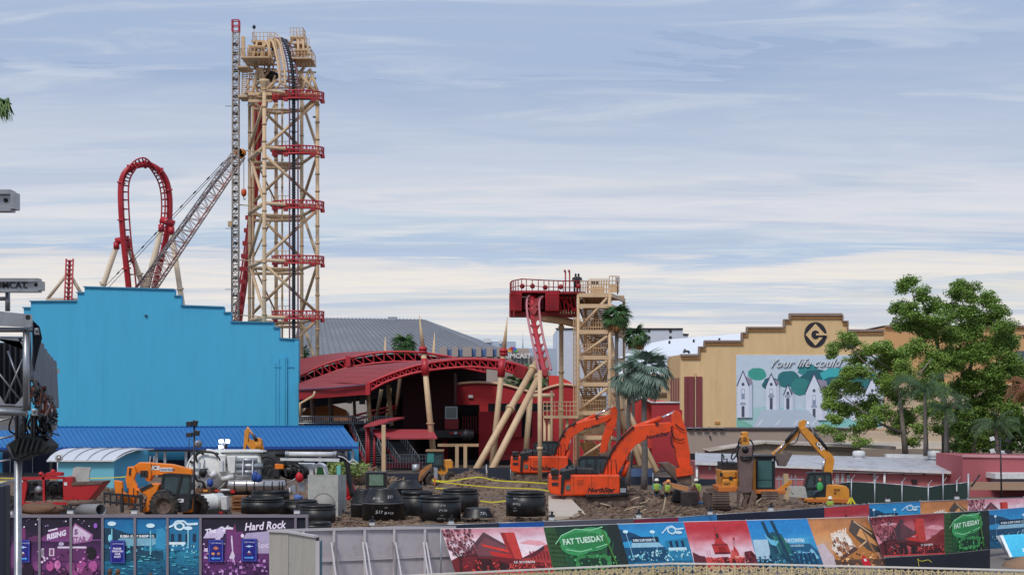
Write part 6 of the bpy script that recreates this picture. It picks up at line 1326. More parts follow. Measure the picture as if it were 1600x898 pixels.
# digger arm behind the vacuum truck
Y=120
T=thing('excavator','yellow digger arm poking up over the vacuum truck','excavator',P(398,735,Y))
r=slabpoly([(380,703),(382,672),(387,668),(390,670),(387,690),(399,700),(396,708),(385,694),(383,706)],Y,.4);part('stick',r,m_yellow,T,bevel=.03);r=slabpoly([(395,706),(396,684),(402,683),(408,686),(411,700),(411,710),(397,712)],Y+.1,.6);part('boom',r,m_yellow,T,bevel=.03)
cyl(T,(386,667),(397,681),Y+.1,.09,mat('faded_orange_rod',S(222,160,110),.4));cyl(T,(396,680),(401,688),Y+.1,.14,m_dark);r=slabpoly([(384,682),(400,690),(400,699),(384,691)],Y+.15,.2);part('link_plate',r,m_yellow,T)
for k in range(3):cyl(T,(400+k*3,690),(401+k*3,703),Y-.02,.07,m_yellow,'pipe')
# light tower with lit lamps
Y=112
T=thing('light_tower','portable light tower with three lit floodlights over the vacuum truck','light tower',P(349,740,Y));r=MB();r.tube((X(351,Y),Y,0),P(351,690,Y),.07);part('mast',r,m_galv,T)
m_lit=mat('lit_lamp',(1,.98,1),.3,emit=((1.0,.96,1.0),5.0))
for a,b in((345.5,689),(355.5,689),(345,697.5)):
 r=MB();r.bc(P(a,b,Y),(.36,.12,.3),Matrix.Rotation(-.15 if a<350 else .15,3,'Y'));hd=part('lamp_head',r,m_galv,T);r=MB();r.bc(P(a,b,Y-.08),(.3,.02,.24),Matrix.Rotation(-.15 if a<350 else .15,3,'Y'));part('lens',r,m_lit,hd)
r=MB();r.bc(P(353,697,Y),(.2,.2,.3));part('junction_box',r,m_dark,T)
# black speaker pole at x 300
Y=76
T=thing('lighting_pole','dark pole carrying two pairs of black floodlight boxes at the left','light pole',(X(303,Y),Y,0));r=MB();r.tube((X(303.5,Y),Y,0),P(303.5,657,Y),.05);part('pole',r,m_dark,T)
for a,b,w,h in((296,662,9,8),(305,661,7,9),(296,679,9,7),(307,676,9,8)):
 r=MB();r.bc(P(a,b,Y-.05),(w*Y/F,.3,h*Y/F),Matrix.Rotation(.2 if a>300 else-.05,3,'Y'));part('floodlight',r,m_dark,T,bevel=.02)
r=MB();r.lathe([(0,0),(.18,-.04),(.2,-.1),(.0,-.06)],P(309,692.5,Y-.1),16,axis=(-.7,1,.3));r2=part('round_lamp',r,m_galv,T)
r=MB();r.path([P(a,b,Y-.1)for a,b in((296,684),(295,700),(298,706),(303,708))],.02,5);part('cable',r,m_dark,T)
# sign on thin pole by the kiosk, caution tapes, stakes
Y=100
T=thing('small_sign','small round sign on a pole before the kiosk','sign',(X(90,Y),Y,0));r=MB();r.tube((X(90,Y),Y,0),P(90,712,Y),.04);part('pole',r,m_galv,T);r=MB();r.lathe([(0,-.02),(.28,-.02),(.28,.02),(0,.02)],P(92,714,Y-.06),18,axis=(0,1,0));part('face',r,m_white,T);r=MB();r.lathe([(.1,-.024),(.16,-.024),(.16,-.03),(.1,-.03)],P(92,714,Y-.06),14,axis=(0,1,0));part('print',r,m_ink,T)
m_tape=mat('yellow_tape',S(232,218,60),.5,var=.12,scale=4)
def tape(label,pts,Y,w=.075):
 r=MB();cp=[P(a,b,Y if not isinstance(Y,tuple)else Y[0]+(Y[1]-Y[0])*k/(len(pts)*6))for k,(a,b)in enumerate(curve(pts,len(pts)*6))]
 for a,b in zip(cp,cp[1:]):r.prism([a,b,b+V3((0,0,w)),a+V3((0,0,w))],(0,.012,0))
 solo('caution_tape',r,m_tape,label,'tape',at=cp[0],group='yellow caution tapes')
tape('yellow tape sagging from the loader toward the front orange excavator',[(675,750),(700,752),(748,746),(775,751),(830,754),(858,756)],101);tape('lower yellow tape running right to the front excavator counterweight',[(676,752),(730,758),(780,762),(835,764),(860,768)],100,.065)
tape('short yellow tape low behind the black rings',[(680,763),(700,764),(724,765)],99);tape('yellow tape low beside the lone S21 ring',[(750,783),(770,785),(790,783),(800,785)],93);tape('pale yellow tape along the blue wall behind the red pump',[(0,752),(40,751),(100,748),(160,747),(198,745)],101,.06);tape('second faint tape behind the red pump',[(0,747),(30,748),(45,749)],101.5,.05)
for k,(px,py)in enumerate(((1330,775),(1322,776))):
 pass
T=thing('yellow_stand','small yellow trestle frame at the right of the yellow digger','trestle',P(1330,790,97));r=MB()
for a,b in(((1330,777),(1322,791)),((1330,777),(1337,789)),((1330,777),(1329,790))):r.tube(P(*a,97),P(*b,97),.06,n=5)
part('legs',r,m_tape,T)
# pale slab, planks, boxes and trench plates
r=MB();r.prism([P(857,774,92),P(888,774,92),P(919,806,82),P(857,806,82)],(0,0,-.2));o=solo('concrete_slab',r,mat('pink_grey_concrete',S(196,182,166),.9,var=.1,bump=.2),'pale flat concrete slab sloping down beside the S21 ring','slab',at=P(870,800,84))
r=MB();r.prism([P(1038,757,97),P(1042,753,97),P(1077,761,96),P(1074,768,96)],(0,1.4,.0));solo('timber_plank',r,mat('tan_timber',S(170,116,74),.85,var=.2,bump=.3),'tan timber mat leaning beside the muddy bucket','timber',at=P(1055,762,97))
r=MB();r.prism([P(1050,782,95),P(1055,764,95),P(1072,768,95),P(1070,783,95)],(0,.8,0));solo('steel_plate',r,m_dark,'dark steel box under the tan timber mat','plate',at=P(1060,780,95))
r=MB();r.prism([P(1066,790,94),P(1066,769,94),P(1090,768,94),P(1091,788,94)],(0,1.0,0));solo('trench_box',r,mat('grey_mud_steel',S(104,90,86)),'grey muddy block right of the tan timber mat','block',at=P(1078,788,94))
r=slabpoly([(1078,768),(1086,756),(1093,770),(1094,780),(1086,785),(1079,780)],95.2,.7);solo('spare_bucket',r,mat('rust_bucket',S(120,76,68),.7,var=.25),'small rusty bucket resting on the grey block','bucket',at=P(1086,780,95))
# people on site
def worker(label,px,yfeet,ytop,Y,vest,shirt,hat,lean=0.0,arms=0):
 zf=Z(yfeet,Y);h=Z(ytop,Y)-zf;b=V3((X(px,Y),Y,zf));k=h/1.78;Q=thing('person',label,'person',b,group='site workers')
 def p(x,y,z):return b+V3((x+lean*z,y,z))*k
 skin=mat('skin',S(170,120,92),.6)
 r=MB()
 for s in(-1,1):r.path([p(s*.12,-.08,.03),p(s*.12,0,.08),p(s*.11,.01,.48),p(s*.09,0,.9)],[.05,.05,.07,.1],8)
 r.path([p(0,0,.84),p(0,0,1.05),p(0,0,1.3),p(0,0,1.44),p(0,0,1.52)],[.15,.14,.19,.15,.07],10);part('body',r,mat('work_trousers',S(70,78,96),.9),Q)
 r=MB();r.path([p(0,0,.88),p(0,0,1.05),p(0,0,1.3),p(0,0,1.45)],[.18,.17,.215,.16],12);part('vest',r,vest,Q)
 for s in(-1,1):
  r=MB();r.path([p(s*.2,0,1.42),p(s*.29,-.02,1.18),p(s*(.22 if arms else .28),-.2 if arms else-.06,1.0),p(s*.15,-.32 if arms else-.1,1.02 if arms else .84)],[.075,.06,.05,.04],8);part('arm',r,shirt,Q)
  r=MB();hp=p(s*.15,-.34 if arms else-.11,1.03 if arms else .8)
  r.blob(hp,(.045,.03,.06),1,.05,8,6)
  for f_ in range(4):r.path([hp+V3(((f_-1.5)*.02,0,-.04)),hp+V3(((f_-1.5)*.022,-.015,-.09))],.01,4)
  r.path([hp+V3((.04,0,0)),hp+V3((.06,-.02,-.04))],.011,4);part('hand',r,skin,Q)
 r=MB();r.blob(p(0,0,1.63),(.085*k,.1*k,.125*k),1,.03,12,9);r.blob(p(0,-.1,1.62),(.016*k,.02*k,.025*k),1,.02,6,5);part('head',r,skin,Q)
 r=MB();r.lathe([(.15,0),(.14,.02),(.13,.03),(.12,.1),(.06,.15),(0,.16)],p(0,0,1.67),16);part('hard_hat',r,hat,Q)
m_hiv=mat('hi_vis_lime',S(156,184,74),.8,var=.25,scale=5);m_hat=mat('white_hat',S(232,226,216),.4);m_teal=mat('teal_shirt',S(90,150,138),.8);m_ohat=mat('orange_hat',S(236,150,70),.4)
worker('worker in teal shirt, lime vest and white hard hat by the front excavator',1026,786,748,96,m_hiv,m_teal,m_hat,arms=1);worker('worker with cream hard hat bending behind the tan timber mat',1040,788,750,96.5,m_hiv,mat('brown_shirt',S(110,90,70),.8),m_ohat,.12,1);worker('worker in lime shirt and white hat right of the muddy bucket',1088,786,748,98,m_hiv,m_hiv,m_hat)
worker('crouching worker in lime vest low by the yellow digger tracks',1297,804,777,92,m_hiv,m_hiv,m_hat,arms=1)
# sticks, roots and pipes sticking out of the soil
rq=random.Random(5);m_stick=mat('bleached_wood',S(186,166,140),.8)
sticks=[(1040,776,1033,808),(1015,778,1000,786),(998,776,988,780),(1050,762,1046,772),(955,790,938,786),(1005,790,975,797),(985,782,1000,776),(950,768,953,780),(1190,778,1182,790),(1234,760,1240,772),(1000,800,1010,795),(905,800,895,806)]
for k,(a,b,c,d)in enumerate(sticks):
 Yk=80+(806-max(b,d))*.4;r=MB();m1=((a+c)/2+rq.uniform(-3,3),(b+d)/2+rq.uniform(-2,2));r.path([P(a,b,Yk),P(*m1,Yk),P(c,d,Yk)],[.03,.04,.035],5);solo('stick',r,m_stick,'bleached stick or root poking out of the dark soil heaps','stick',at=P(c,d,Yk),group='sticks in the soil')
 # heap of cut debris behind the concrete chamber
r=MB();rq=random.Random(8)
for k in range(420):
 px=rq.gauss(565,22);py=752-abs(rq.gauss(0,10))*max(0,1-abs(px-565)/52);Yk=rq.uniform(106,112)
 a=P(px,py,Yk);d=V3((rq.uniform(-1,1),rq.uniform(-1,1),rq.uniform(-.3,.6)))*rq.uniform(.3,.9);r.path([a,a+d*.5+V3((0,0,.1)),a+d],.035,4)
struct('uprooted_roots_debris',r,mat('debris',S(150,128,104),.9,var=.5,scale=3),'stuff')
r=MB()
for k in range(900):
 px=rq.gauss(535 if k%2 else 548,12);py=742-rq.random()*20;Yk=rq.uniform(105,110);a=P(px,py,Yk);u=V3((rq.uniform(-1,1),rq.uniform(-1,1),rq.uniform(-1,1))).normalized()*.14;v=u.orthogonal().normalized()*.09;r.poly([a-u,a+v,a+u,a-v])
struct('cut_brush_leaves',r,mat('brush_green',S(120,138,72),.8,var=.4,scale=2),'stuff')
r=MB();r.box(P(526,741,104),P(533,727,104.4));T=solo('portable_sign',r,mat('teal_box',S(110,186,176),.6),'small teal and red box in the brush pile','box',at=P(530,741,104));
r=MB();r.box(P(678,748,108),P(684,731,108.5));solo('white_drum',r,m_galv,'small pale metal drum before the backhoe loader','drum',at=P(681,748,108))
r=MB();r.beam(P(679,757,96),P(680,744,96),.07);solo('orange_stake',r,mat('orange_stake',S(226,96,40)),'thin orange stake below the backhoe loader','stake',at=P(679,757,96))
# printed pictures (flat print on the fence cloth)
def SP(*c):return tuple(q*1.3 for q in S(*c))
class Pic:
 """a flat print stretched over a four-cornered sheet; coordinates run 0..1 across and up"""
 def __init__(s,tl,tr,br,bl,lift=.012):
  s.tl,s.tr,s.br,s.bl=tl,tr,br,bl;s.mb=MB();s.k=0;s.n=(tr-tl).cross(bl-tl).normalized()
  if s.n.y>0:s.n=-s.n
  s.lift=lift;s.asp=((tr-tl).length)/max(.01,(bl-tl).length)
 def at(s,u,v):return s.bl.lerp(s.br,u).lerp(s.tl.lerp(s.tr,u),v)+s.n*(s.lift+s.k*.0015)
 def p(s,pts,c):
  s.k+=1;s.mb.poly([s.at(min(max(u,0),1),min(max(v,0),1))for u,v in pts],SP(*c));return s
 def r(s,u0,v0,u1,v1,c):return s.p([(u0,v0),(u1,v0),(u1,v1),(u0,v1)],c)
 def e(s,u,v,ru,rv,c,n=14):return s.p([(u+ru*math.cos(2*math.pi*k/n),v+rv*math.sin(2*math.pi*k/n))for k in range(n)],c)
 def line(s,a,b,w,c):
  dx,dy=b[0]-a[0],b[1]-a[1];L_=math.hypot(dx*s.asp,dy)or 1;nx,ny=-dy/L_*w/s.asp,dx*s.asp/L_*w
  return s.p([(a[0]+nx,a[1]+ny),(b[0]+nx,b[1]+ny),(b[0]-nx,b[1]-ny),(a[0]-nx,a[1]-ny)],c)
 def text(s,t,u,v,h,c,rise=0.0,shear=0.0,bold=.0,wide=1.0):
  s.k+=1;H_=(s.tl-s.bl).length;vs,fs=textgeo(t,h*H_,shear,bold*h*H_)
  W_=(s.br-s.bl).length;s.mb.add([s.at(u+x*wide/W_,v+y/H_+x/W_*rise)for x,y,z in vs],fs,False,SP(*c));return s
 def grad(s,cols,n=14,u0=0,u1=1,v0=0,v1=1,seed=1,wav=.02):
  s.k+=1;rq=random.Random(seed)
  def cl_(t):
   t=t*(len(cols)-1);i=min(int(t),len(cols)-2);f=t-i;return tuple(cols[i][q]*(1-f)+cols[i+1][q]*f for q in range(3))
  def cc_(i,j):return SP(*cl_(min(1,max(0,j/n+wav*3*noise.noise((i*.35,j*.5,seed))))))
  for j in range(n):
   for i in range(12):
    ua,ub=u0+(u1-u0)*i/12,u0+(u1-u0)*(i+1)/12;va,vb=v0+(v1-v0)*j/n,v0+(v1-v0)*(j+1)/n
    s.mb.poly([s.at(ua,va),s.at(ub,va),s.at(ub,vb),s.at(ua,vb)],[cc_(i,j),cc_(i+1,j),cc_(i+1,j+1),cc_(i,j+1)])
  return s
 def specks(s,n,u0,u1,v0,v1,cols,sz,seed=1,tall=1.0):
  rq=random.Random(seed);s.k+=1
  for i in range(n):
   u,v=rq.uniform(u0,u1),rq.uniform(v0,v1);a=sz*rq.uniform(.4,1.3);c=cols[rq.randrange(len(cols))]
   s.mb.poly([s.at(min(1,max(0,u+x*a/s.asp)),min(1,max(0,v+y*a*tall)))+s.n*(i%3)*.0004 for x,y in((-.5,-.4),(.5,-.5),(.4,.5),(-.4,.4))],SP(*c))
  s.k+=1;return s
def back(r,p):
 for o in(-.006,-.03):r.grid(lambda u,v:p.bl.lerp(p.br,u).lerp(p.tl.lerp(p.tr,u),v)+p.n*(p.lift+o),8,4)
def pic_redroof(p,dark=1.0):
 p.grad([(206,110,122),(240,206,214),(244,226,232),(232,206,216),(206,140,152)]if dark==1 else[(170,60,70),(226,150,160),(200,110,120),(120,30,40)],seed=3,wav=.07);d=lambda r,g,b:(int(r*dark),int(g*dark),int(b*dark))
 p.p([(.72,.66),(.82,.73),(.95,.7),(1,.62),(.9,.6)],(230,160,168));p.p([(.1,.8),(.24,.86),(.34,.8),(.2,.76)],(232,178,186))
 p.p([(.15,.42),(.4,.92),(.62,.58),(.6,.3),(.2,.2)],d(92,62,70));p.p([(.2,.4),(.4,.82),(.6,.55),(.42,.4)],d(120,70,78))
 p.p([(.34,.66),(.36,.6),(.6,.45),(.59,.52)],(216,60,50));p.p([(.4,.5),(.42,.4),(.62,.3),(.62,.42)],(190,46,44))
 p.p([(.56,.9),(.7,.9),(.72,.32),(.62,.3),(.58,.6)],(196,62,56));p.p([(.56,.9),(.6,.9),(.64,.32),(.62,.3)],(150,44,48))
 p.p([(.0,.0),(.0,.3),(.1,.4),(.5,.36),(.8,.28),(1,.3),(1,0)],d(112,34,40));p.p([(.68,.3),(.8,.22),(.96,.6),(1,.62),(1,.2)],d(170,60,60));p.p([(.68,.3),(.84,.44),(.96,.6),(.96,.52),(.84,.36)],d(70,44,60))
 for k in range(6):p.r(.8+k*.034,.3,.815+k*.034,.48,(120,34,42))
 p.p([(.2,.0),(.26,.34),(.4,.32),(.42,0)],d(60,24,30));p.p([(.45,.05),(.48,.26),(.6,.2),(.6,0)],d(52,26,32));p.r(.62,.0,.98,.16,d(84,28,34))
 p.specks(110,.55,1,.02,.2,[(226,90,80),(206,60,60),(120,30,36)],.035,3);p.specks(50,.1,.6,.0,.3,[(190,50,50),(90,30,36),(214,80,70)],.04,5)
 p.line((.06,0),(.1,.4),.02,d(60,30,34));p.line((.1,.35),(.22,.6),.012,d(60,30,34));p.line((.1,.3),(.02,.6),.012,d(60,30,34))
 p.specks(240,0,.28,.42,1,[(120,56,64),(96,44,52),(166,96,104),(84,40,50)],.04,9);p.text('S.F. BOURBON',.62,.22,.07,(236,226,226),.02,bold=.02);p.r(.0,.0,1,.03,(206,66,70));return p
def pic_green(p):
 p.grad([(30,64,44),(44,96,60),(38,80,52),(26,52,42)],seed=5,wav=.05);p.p([(0,0),(0,1),(.14,1),(.22,0)],(52,84,48));p.p([(.68,0),(.86,1),(1,1),(1,0)],(34,44,44))
 for k in range(9):p.line((.02+.002*k,.1*k+.05),(.2,.1*k+.02),.006,(30,56,40))
 for u in(.17,.22):p.line((u+.02,.02),(u,.95),.008,(40,80,56))
 p.e(.5,.68,.34,.24,(60,150,88),26);p.e(.36,.56,.2,.2,(60,150,88),20);p.e(.62,.8,.2,.16,(66,156,94),20);p.e(.5,.67,.3,.19,(44,128,72),26)
 for a,b in(((.2,.8),(.4,.93)),((.4,.93),(.62,.9)),((.62,.9),(.78,.96)),((.22,.5),(.4,.44)),((.4,.44),(.56,.5)),((.62,.52),(.8,.6)),((.1,.62),(.2,.8))):p.line(a,b,.01,(150,214,166))
 p.text('FAT TUESDAY',.2,.6,.17,(210,236,214),.12,shear=.0,bold=.03,wide=.78*p.asp/1.45)
 p.p([(.3,.28),(.34,.36),(.72,.38),(.78,.3),(.76,.1),(.3,.08)],(56,130,72));p.p([(.34,.24),(.38,.3),(.68,.31),(.72,.24),(.7,.14),(.36,.13)],(28,60,42));p.r(.4,.06,.66,.12,(70,150,84))
 p.specks(60,.25,.9,0,.4,[(70,150,84),(24,50,40),(90,180,110)],.04,7);p.line((.76,.9),(.84,.1),.02,(70,120,50));return p
def pic_bluestreet(p,board=True):
 p.grad([(28,92,128),(24,108,150),(52,148,194),(48,150,204),(44,130,190)],seed=7,wav=.04);p.p([(0,.9),(0,.62),(.3,.68),(.42,.62),(.2,.8)],(26,70,104));p.r(0,.2,.62,.5,(22,76,110));p.p([(.1,.5),(.14,.62),(.52,.62),(.6,.5)],(150,196,216))
 p.r(.14,.6,.55,.72,(20,44,66));p.text('BUBBA GUMP SHRIMP CO.',.16,.625,.075,(226,240,246),bold=.02,wide=.37*p.asp/1.25*1.3);p.p([(.62,.2),(.64,.62),(1,.68),(1,.2)],(38,124,164))
 for k in range(3):p.r(.7+k*.09,.48,.74+k*.09,.62,(20,50,76))
 p.r(.66,.42,.94,.48,(190,222,232));p.specks(90,.02,.98,.22,.42,[(150,214,226),(90,180,200),(20,70,96),(200,236,240)],.04,11);p.specks(90,.02,.98,.0,.2,[(40,130,160),(70,160,184),(18,80,110)],.06,13,.3)
 for u,v in((.08,.84),(.48,.82)):p.e(u,v,.05/max(1,p.asp)*1.2,.035,(206,236,244));p.line((u,v-.04),(u+.01,.3),.006,(150,204,220))
 p.e(.78,.84,.07,.085,(206,232,242),20);p.e(.78,.84,.05,.055,(60,140,190),16);p.line((.62,.78),(.72,.9),.012,(206,232,242));p.line((.72,.9),(.8,.93),.012,(206,232,242));p.line((.8,.93),(.86,.86),.012,(206,232,242));p.line((.86,.86),(.97,.87),.015,(206,232,242));p.e(.88,.79,.05,.035,(196,228,238));return p
def pic_tower(p):
 p.grad([(200,150,164),(222,190,200),(228,196,206),(212,130,140),(186,50,60),(196,58,66)],seed=9,wav=.04);c=(186,54,54)
 p.p([(.0,0),(.02,.38),(.12,.3),(.2,.28),(.2,0)],(92,40,50));p.p([(.2,0),(.2,.26),(.3,.26),(.32,.24),(.46,.26),(.48,.2),(.62,.26),(.7,.3),(.8,.24),(.82,0)],(206,78,74))
 p.p([(.36,.34),(.35,.52),(.38,.52),(.42,.58),(.43,.8),(.5,.8),(.54,.58),(.6,.52),(.62,.34)],c);p.r(.35,.5,.6,.53,(130,40,46));p.r(.36,.32,.61,.36,(110,36,42));p.p([(.455,.8),(.465,.93),(.475,.8)],(130,60,66));p.e(.47,.7,.02,.06,(60,40,50));p.p([(.47,0),(.48,.26),(.56,.26),(.57,0)],(90,28,34))
 p.p([(.66,.36),(.69,.5),(.74,.36)],c);p.r(.66,.26,.74,.37,(196,70,66));p.p([(.6,.26),(.64,.42),(.72,.26)],(206,90,84));p.p([(.8,0),(.84,.36),(.95,.38),(1,.28),(1,0)],(104,38,48));p.r(.7,.62,.735,.66,(190,60,66))
 for k in range(5):p.r(.31+k*.03,.06,.325+k*.03,.2,(110,30,36))
 for k in range(4):p.r(.6+k*.045,.06,.62+k*.045,.18,(130,40,42))
 p.specks(90,.2,.85,0,.25,[(226,110,100),(150,40,44),(236,150,130),(110,30,36)],.03,2)
 for k in range(6):p.r(.44+k*.02,.36,.452+k*.02,.48,(140,36,42))
 for u in(.24,.28):p.line((u,.26),(u,.42),.006,(206,140,150))
 p.line((.66,.26),(.79,.26),.012,(236,170,160));p.line((.69,.5),(.72,.66),.004,(120,50,60));p.e(.63,.13,.03,.1,(90,26,32));p.specks(30,.8,1,0,.34,[(70,26,36),(150,60,66)],.04,8);return p
def pic_fish(p):
 p.grad([(30,80,110),(34,104,146),(60,150,200),(44,134,198),(40,128,196)],seed=13,wav=.05);p.p([(.0,.1),(.06,.3),(.3,.2),(.34,.0),(.0,0)],(20,52,74));p.p([(.02,.6),(.0,.2),(.2,.2),(.3,.6)],(170,200,216))
 p.p([(.22,0),(.26,.68),(.36,.76),(.5,.7),(.6,.3),(.62,0)],(32,84,100));p.p([(.34,.28),(.36,.66),(.5,.68),(.56,.5),(.6,.28)],(36,104,96));p.line((.25,.97),(.34,.3),.035,(28,66,90));p.line((.4,.98),(.52,.1),.035,(26,62,84))
 p.p([(.22,.72),(.3,.6),(.42,.56),(.36,.46),(.28,.5)],(110,190,220));p.p([(.58,0),(.56,.5),(.9,.5),(1,.3),(1,0)],(30,88,124));p.r(.58,.5,.9,.62,(70,160,200))
 p.text('THE COWFISH',.52,.53,.11,(214,234,242),bold=.02,wide=.42*p.asp/.92);p.text('SUSHI-BURGER-BAR',.58,.44,.06,(200,226,236),bold=.01,wide=.4*p.asp/.92);p.specks(60,.4,1,.0,.35,[(90,170,200),(20,60,84),(60,130,160)],.05,3);p.p([(.86,.35),(.9,.4),(.97,.2),(.92,.18)],(130,190,214))
 for k in range(5):p.r(.6+k*.07,.08,.64+k*.07,.3,(20,60,90));p.line((.6+k*.07,.32),(.64+k*.07,.32),.006,(150,200,224))
 p.specks(40,.0,.35,0,.25,[(60,120,150),(120,180,206),(20,50,70)],.04,12);p.line((.38,.3),(.36,.66),.006,(90,160,150));return p
def pic_brew(p):
 p.grad([(150,100,80),(190,150,140),(214,160,110),(206,138,84),(160,104,72)],seed=17,wav=.06);p.p([(0,0),(0,.45),(.12,.5),(.24,.1),(.2,0)],(196,178,184));p.p([(.2,.1),(.24,.4),(.3,.5),(.66,.78),(.78,.4),(.9,.28),(.95,0),(.2,0)],(180,116,62))
 p.p([(.22,.38),(.36,.7),(.56,.68),(.62,.38),(.3,.22)],(222,204,190));p.text('BREW',.27,.56,.17,(236,226,214),.35,shear=.2,bold=.03,wide=.9);p.specks(50,.28,.58,.34,.58,[(120,80,60),(236,226,214),(170,120,90)],.07,5,1.6);p.p([(.3,.2),(.6,.42),(.64,.36),(.32,.16)],(84,60,56))
 p.p([(.6,.74),(.72,.96),(.98,.72),(1,.3),(.86,.3),(.78,.36)],(84,72,66));p.p([(.7,.64),(.8,.78),(.98,.5),(.98,.4)],(214,154,96));p.p([(.82,.74),(.84,.74),(.9,.3),(.86,.3)],(150,106,76));p.line((.66,.4),(.82,.52),.012,(220,180,140));p.line((.74,.92),(.96,.66),.015,(206,170,130))
 p.r(.2,.0,1,.16,(90,66,54));p.specks(80,.25,.98,0,.3,[(214,140,80),(60,46,42),(240,200,150),(120,84,60)],.035,6);p.r(.62,.0,.74,.17,(200,26,40));p.e(.68,.2,.025,.04,(206,30,44));p.r(.66,.12,.7,.17,(230,220,220));return p
def pic_navy(p):p.grad([(30,40,60),(28,34,56)],seed=19);p.text('88',.55,.2,.5,(110,190,120),bold=.02);return p
# banner fences
def yz(px,py,z):return(EYE-z)*F/(py-HY)
m_cloth=mat('dark_fence_cloth',S(34,38,48),.9,var=.2)
T=thing('banner_fence','nearer mesh fence hung with big coloured restaurant pictures','fence',(X(1000,58),58,0))
def quadP(tl,tr,bl,br,zt0=1.9,zt1=1.9,db=0):
 Yl,Yr=yz(*tl,zt0),yz(*tr,zt1);return P(*tl,Yl),P(*tr,Yr),P(*br,Yr+db),P(*bl,Yl+db)
segs=[((689,826),(849,823),(712,896),(865,894),pic_redroof),((849,823),(965,818.5),(865,894),(986,892),pic_green),((965,818.5),(1068,815),(986,892),(1087,890),pic_bluestreet),((1068,815),(1166,812.5),(1087,890),(1186,888),pic_tower),((1166,812.5),(1261,810),(1186,888),(1288,886),pic_fish),((1261,810),(1355,807),(1288,886),(1387,885),pic_brew),((1358,808),(1475,801),(1379,869),(1475,865),lambda p:pic_redroof(p,.8)),((1475,801),(1545,797),(1475,865),(1547,857),pic_green),((1545,797),(1652,788),(1547,857),(1652,850),pic_bluestreet)]
LBL=['red tinted picture of a gabled building and tree, leftmost banner','green FAT TUESDAY banner right of the grey fence','blue harbour street banner','red banner of a domed tower','blue restaurant front banner','brown BREW sign banner','dark red gabled building banner','small green FAT TUESDAY banner at right','blue street banner at the right edge']
m_cloth_b=mat('banner_back',S(120,116,120),.8)
for k,(tl,tr,bl,br,fn)in enumerate(segs):
 q=quadP(tl,tr,bl,br);r=MB();p=Pic(*q,lift=.004);back(r,p);b=part('banner',r,m_cloth_b,T,label=LBL[k]);fn(p);part('print',p.mb,m_print,b)
 if k:pass
 r=MB();r.tube(q[0]+V3((0,.03,.0)),q[1]+V3((0,.03,.0)),.018,n=6);part('top_rail',r,m_white if k<6 else m_galv,T)
for px,py,w in((689,826,0),(1357,806,1),(1475,800,0),(1545,796,0),(849,823,0),(965,818,0),(1068,815,0),(1166,812,0),(1261,810,0)):
 Yq_=yz(px,py,1.9)+.06;r=MB();r.tube((X(px,Yq_),Yq_,0),(X(px,Yq_),Yq_,1.92),.028,n=8);part('post',r,m_galv,T)
r=MB();r.prism([P(1383,871,58),P(1475,865.5,58.5),P(1547,858,59),V3((X(1547,59),59,0)),V3((X(1475,58.5),58.5,0)),V3((X(1383,58),58,0))],(0,.02,0));part('dark_mesh',r,m_cloth,T)
for px in(1408,1451,1526,1555):r=MB();Yq_=63.6+(px-1380)*.024;r.tube((X(px,Yq_-.2),Yq_-.2,0),(X(px,Yq_-.2),Yq_-.2,.9),.035,n=6);part('stub_post',r,m_dark,T)
for pts in(((1434,873),(1440,876),(1450,874),(1456,878)),((1434,872),(1436,884))):hose(T,pts,57.7,.01,m_tape,'tape_end')
r=MB();r.blob((X(1600,63),60.5,-.1),(1.6,1,.55),3,.2,14,8);struct('sand_patch',r,mat('tan_sand',S(150,120,96),.95,var=.2,bump=.5),'stuff')
# leaning blue panels at the far right
T=thing('leaning_panel','blue printed panel leaning with a white edge at the right border','panel',P(1590,872,63))
q=(P(1562,836,63),P(1640,831,63.6),P(1640,866,63),P(1578,870,62.4));r=MB();p=Pic(*q,lift=.01);back(r,p);part('board',r,m_white,T);p.grad([(60,170,206),(70,180,214)],seed=2);p.r(0,0,.06,1,(220,226,226));p.text('SP:3',.35,.2,.22,(225,240,244),bold=.02);p.r(.5,.2,.95,.9,(40,130,150));p.specks(30,.5,1,0,1,[(60,160,176),(30,100,120)],.1,4);part('print',p.mb,m_print,T)
r=MB();r.prism([P(1556,837,63.5),P(1561,836,63.5),P(1575,870,62.8),P(1570,858,62.9)],(0,.05,0));part('grey_board',r,m_galv,T)
# second fence behind
T=thing('banner_fence','farther fence whose coloured banners show only as a strip above the nearer ones','fence',(X(1000,64),64,0))
tops=[(540,826),(700,820.5),(780,817.5),(850,815),(990,811),(1060,808.5),(1120,804),(1200,799.5),(1288,793),(1358,787.5),(1438,783.5),(1512,780.5),(1600,777.5),(1660,776)]
Yt=[yz(a,b,1.72)for a,b in tops]
fns=[lambda p:p.grad([(40,46,60),(60,72,70)],seed=1),lambda p:p.grad([(40,60,54),(36,44,60)],seed=2),lambda p:p.grad([(30,90,150),(30,84,160)],seed=3),lambda p:p.grad([(60,60,70),(84,80,90)],seed=4),lambda p:p.grad([(110,30,50),(120,34,56)],seed=5),lambda p:p.grad([(30,100,160),(50,130,190)],seed=6),lambda p:p.grad([(30,34,56),(26,30,50)],seed=7),pic_navy,None,pic_tower,pic_bluestreet,pic_brew,lambda p:p.grad([(90,60,60),(120,80,60)],seed=9)]
fns[8]=pic_tower;fns[9]=pic_bluestreet;fns[10]=pic_brew;fns[11]=pic_redroof;fns[12]=lambda p:p.grad([(80,50,110),(150,100,170),(60,44,80)],seed=12)
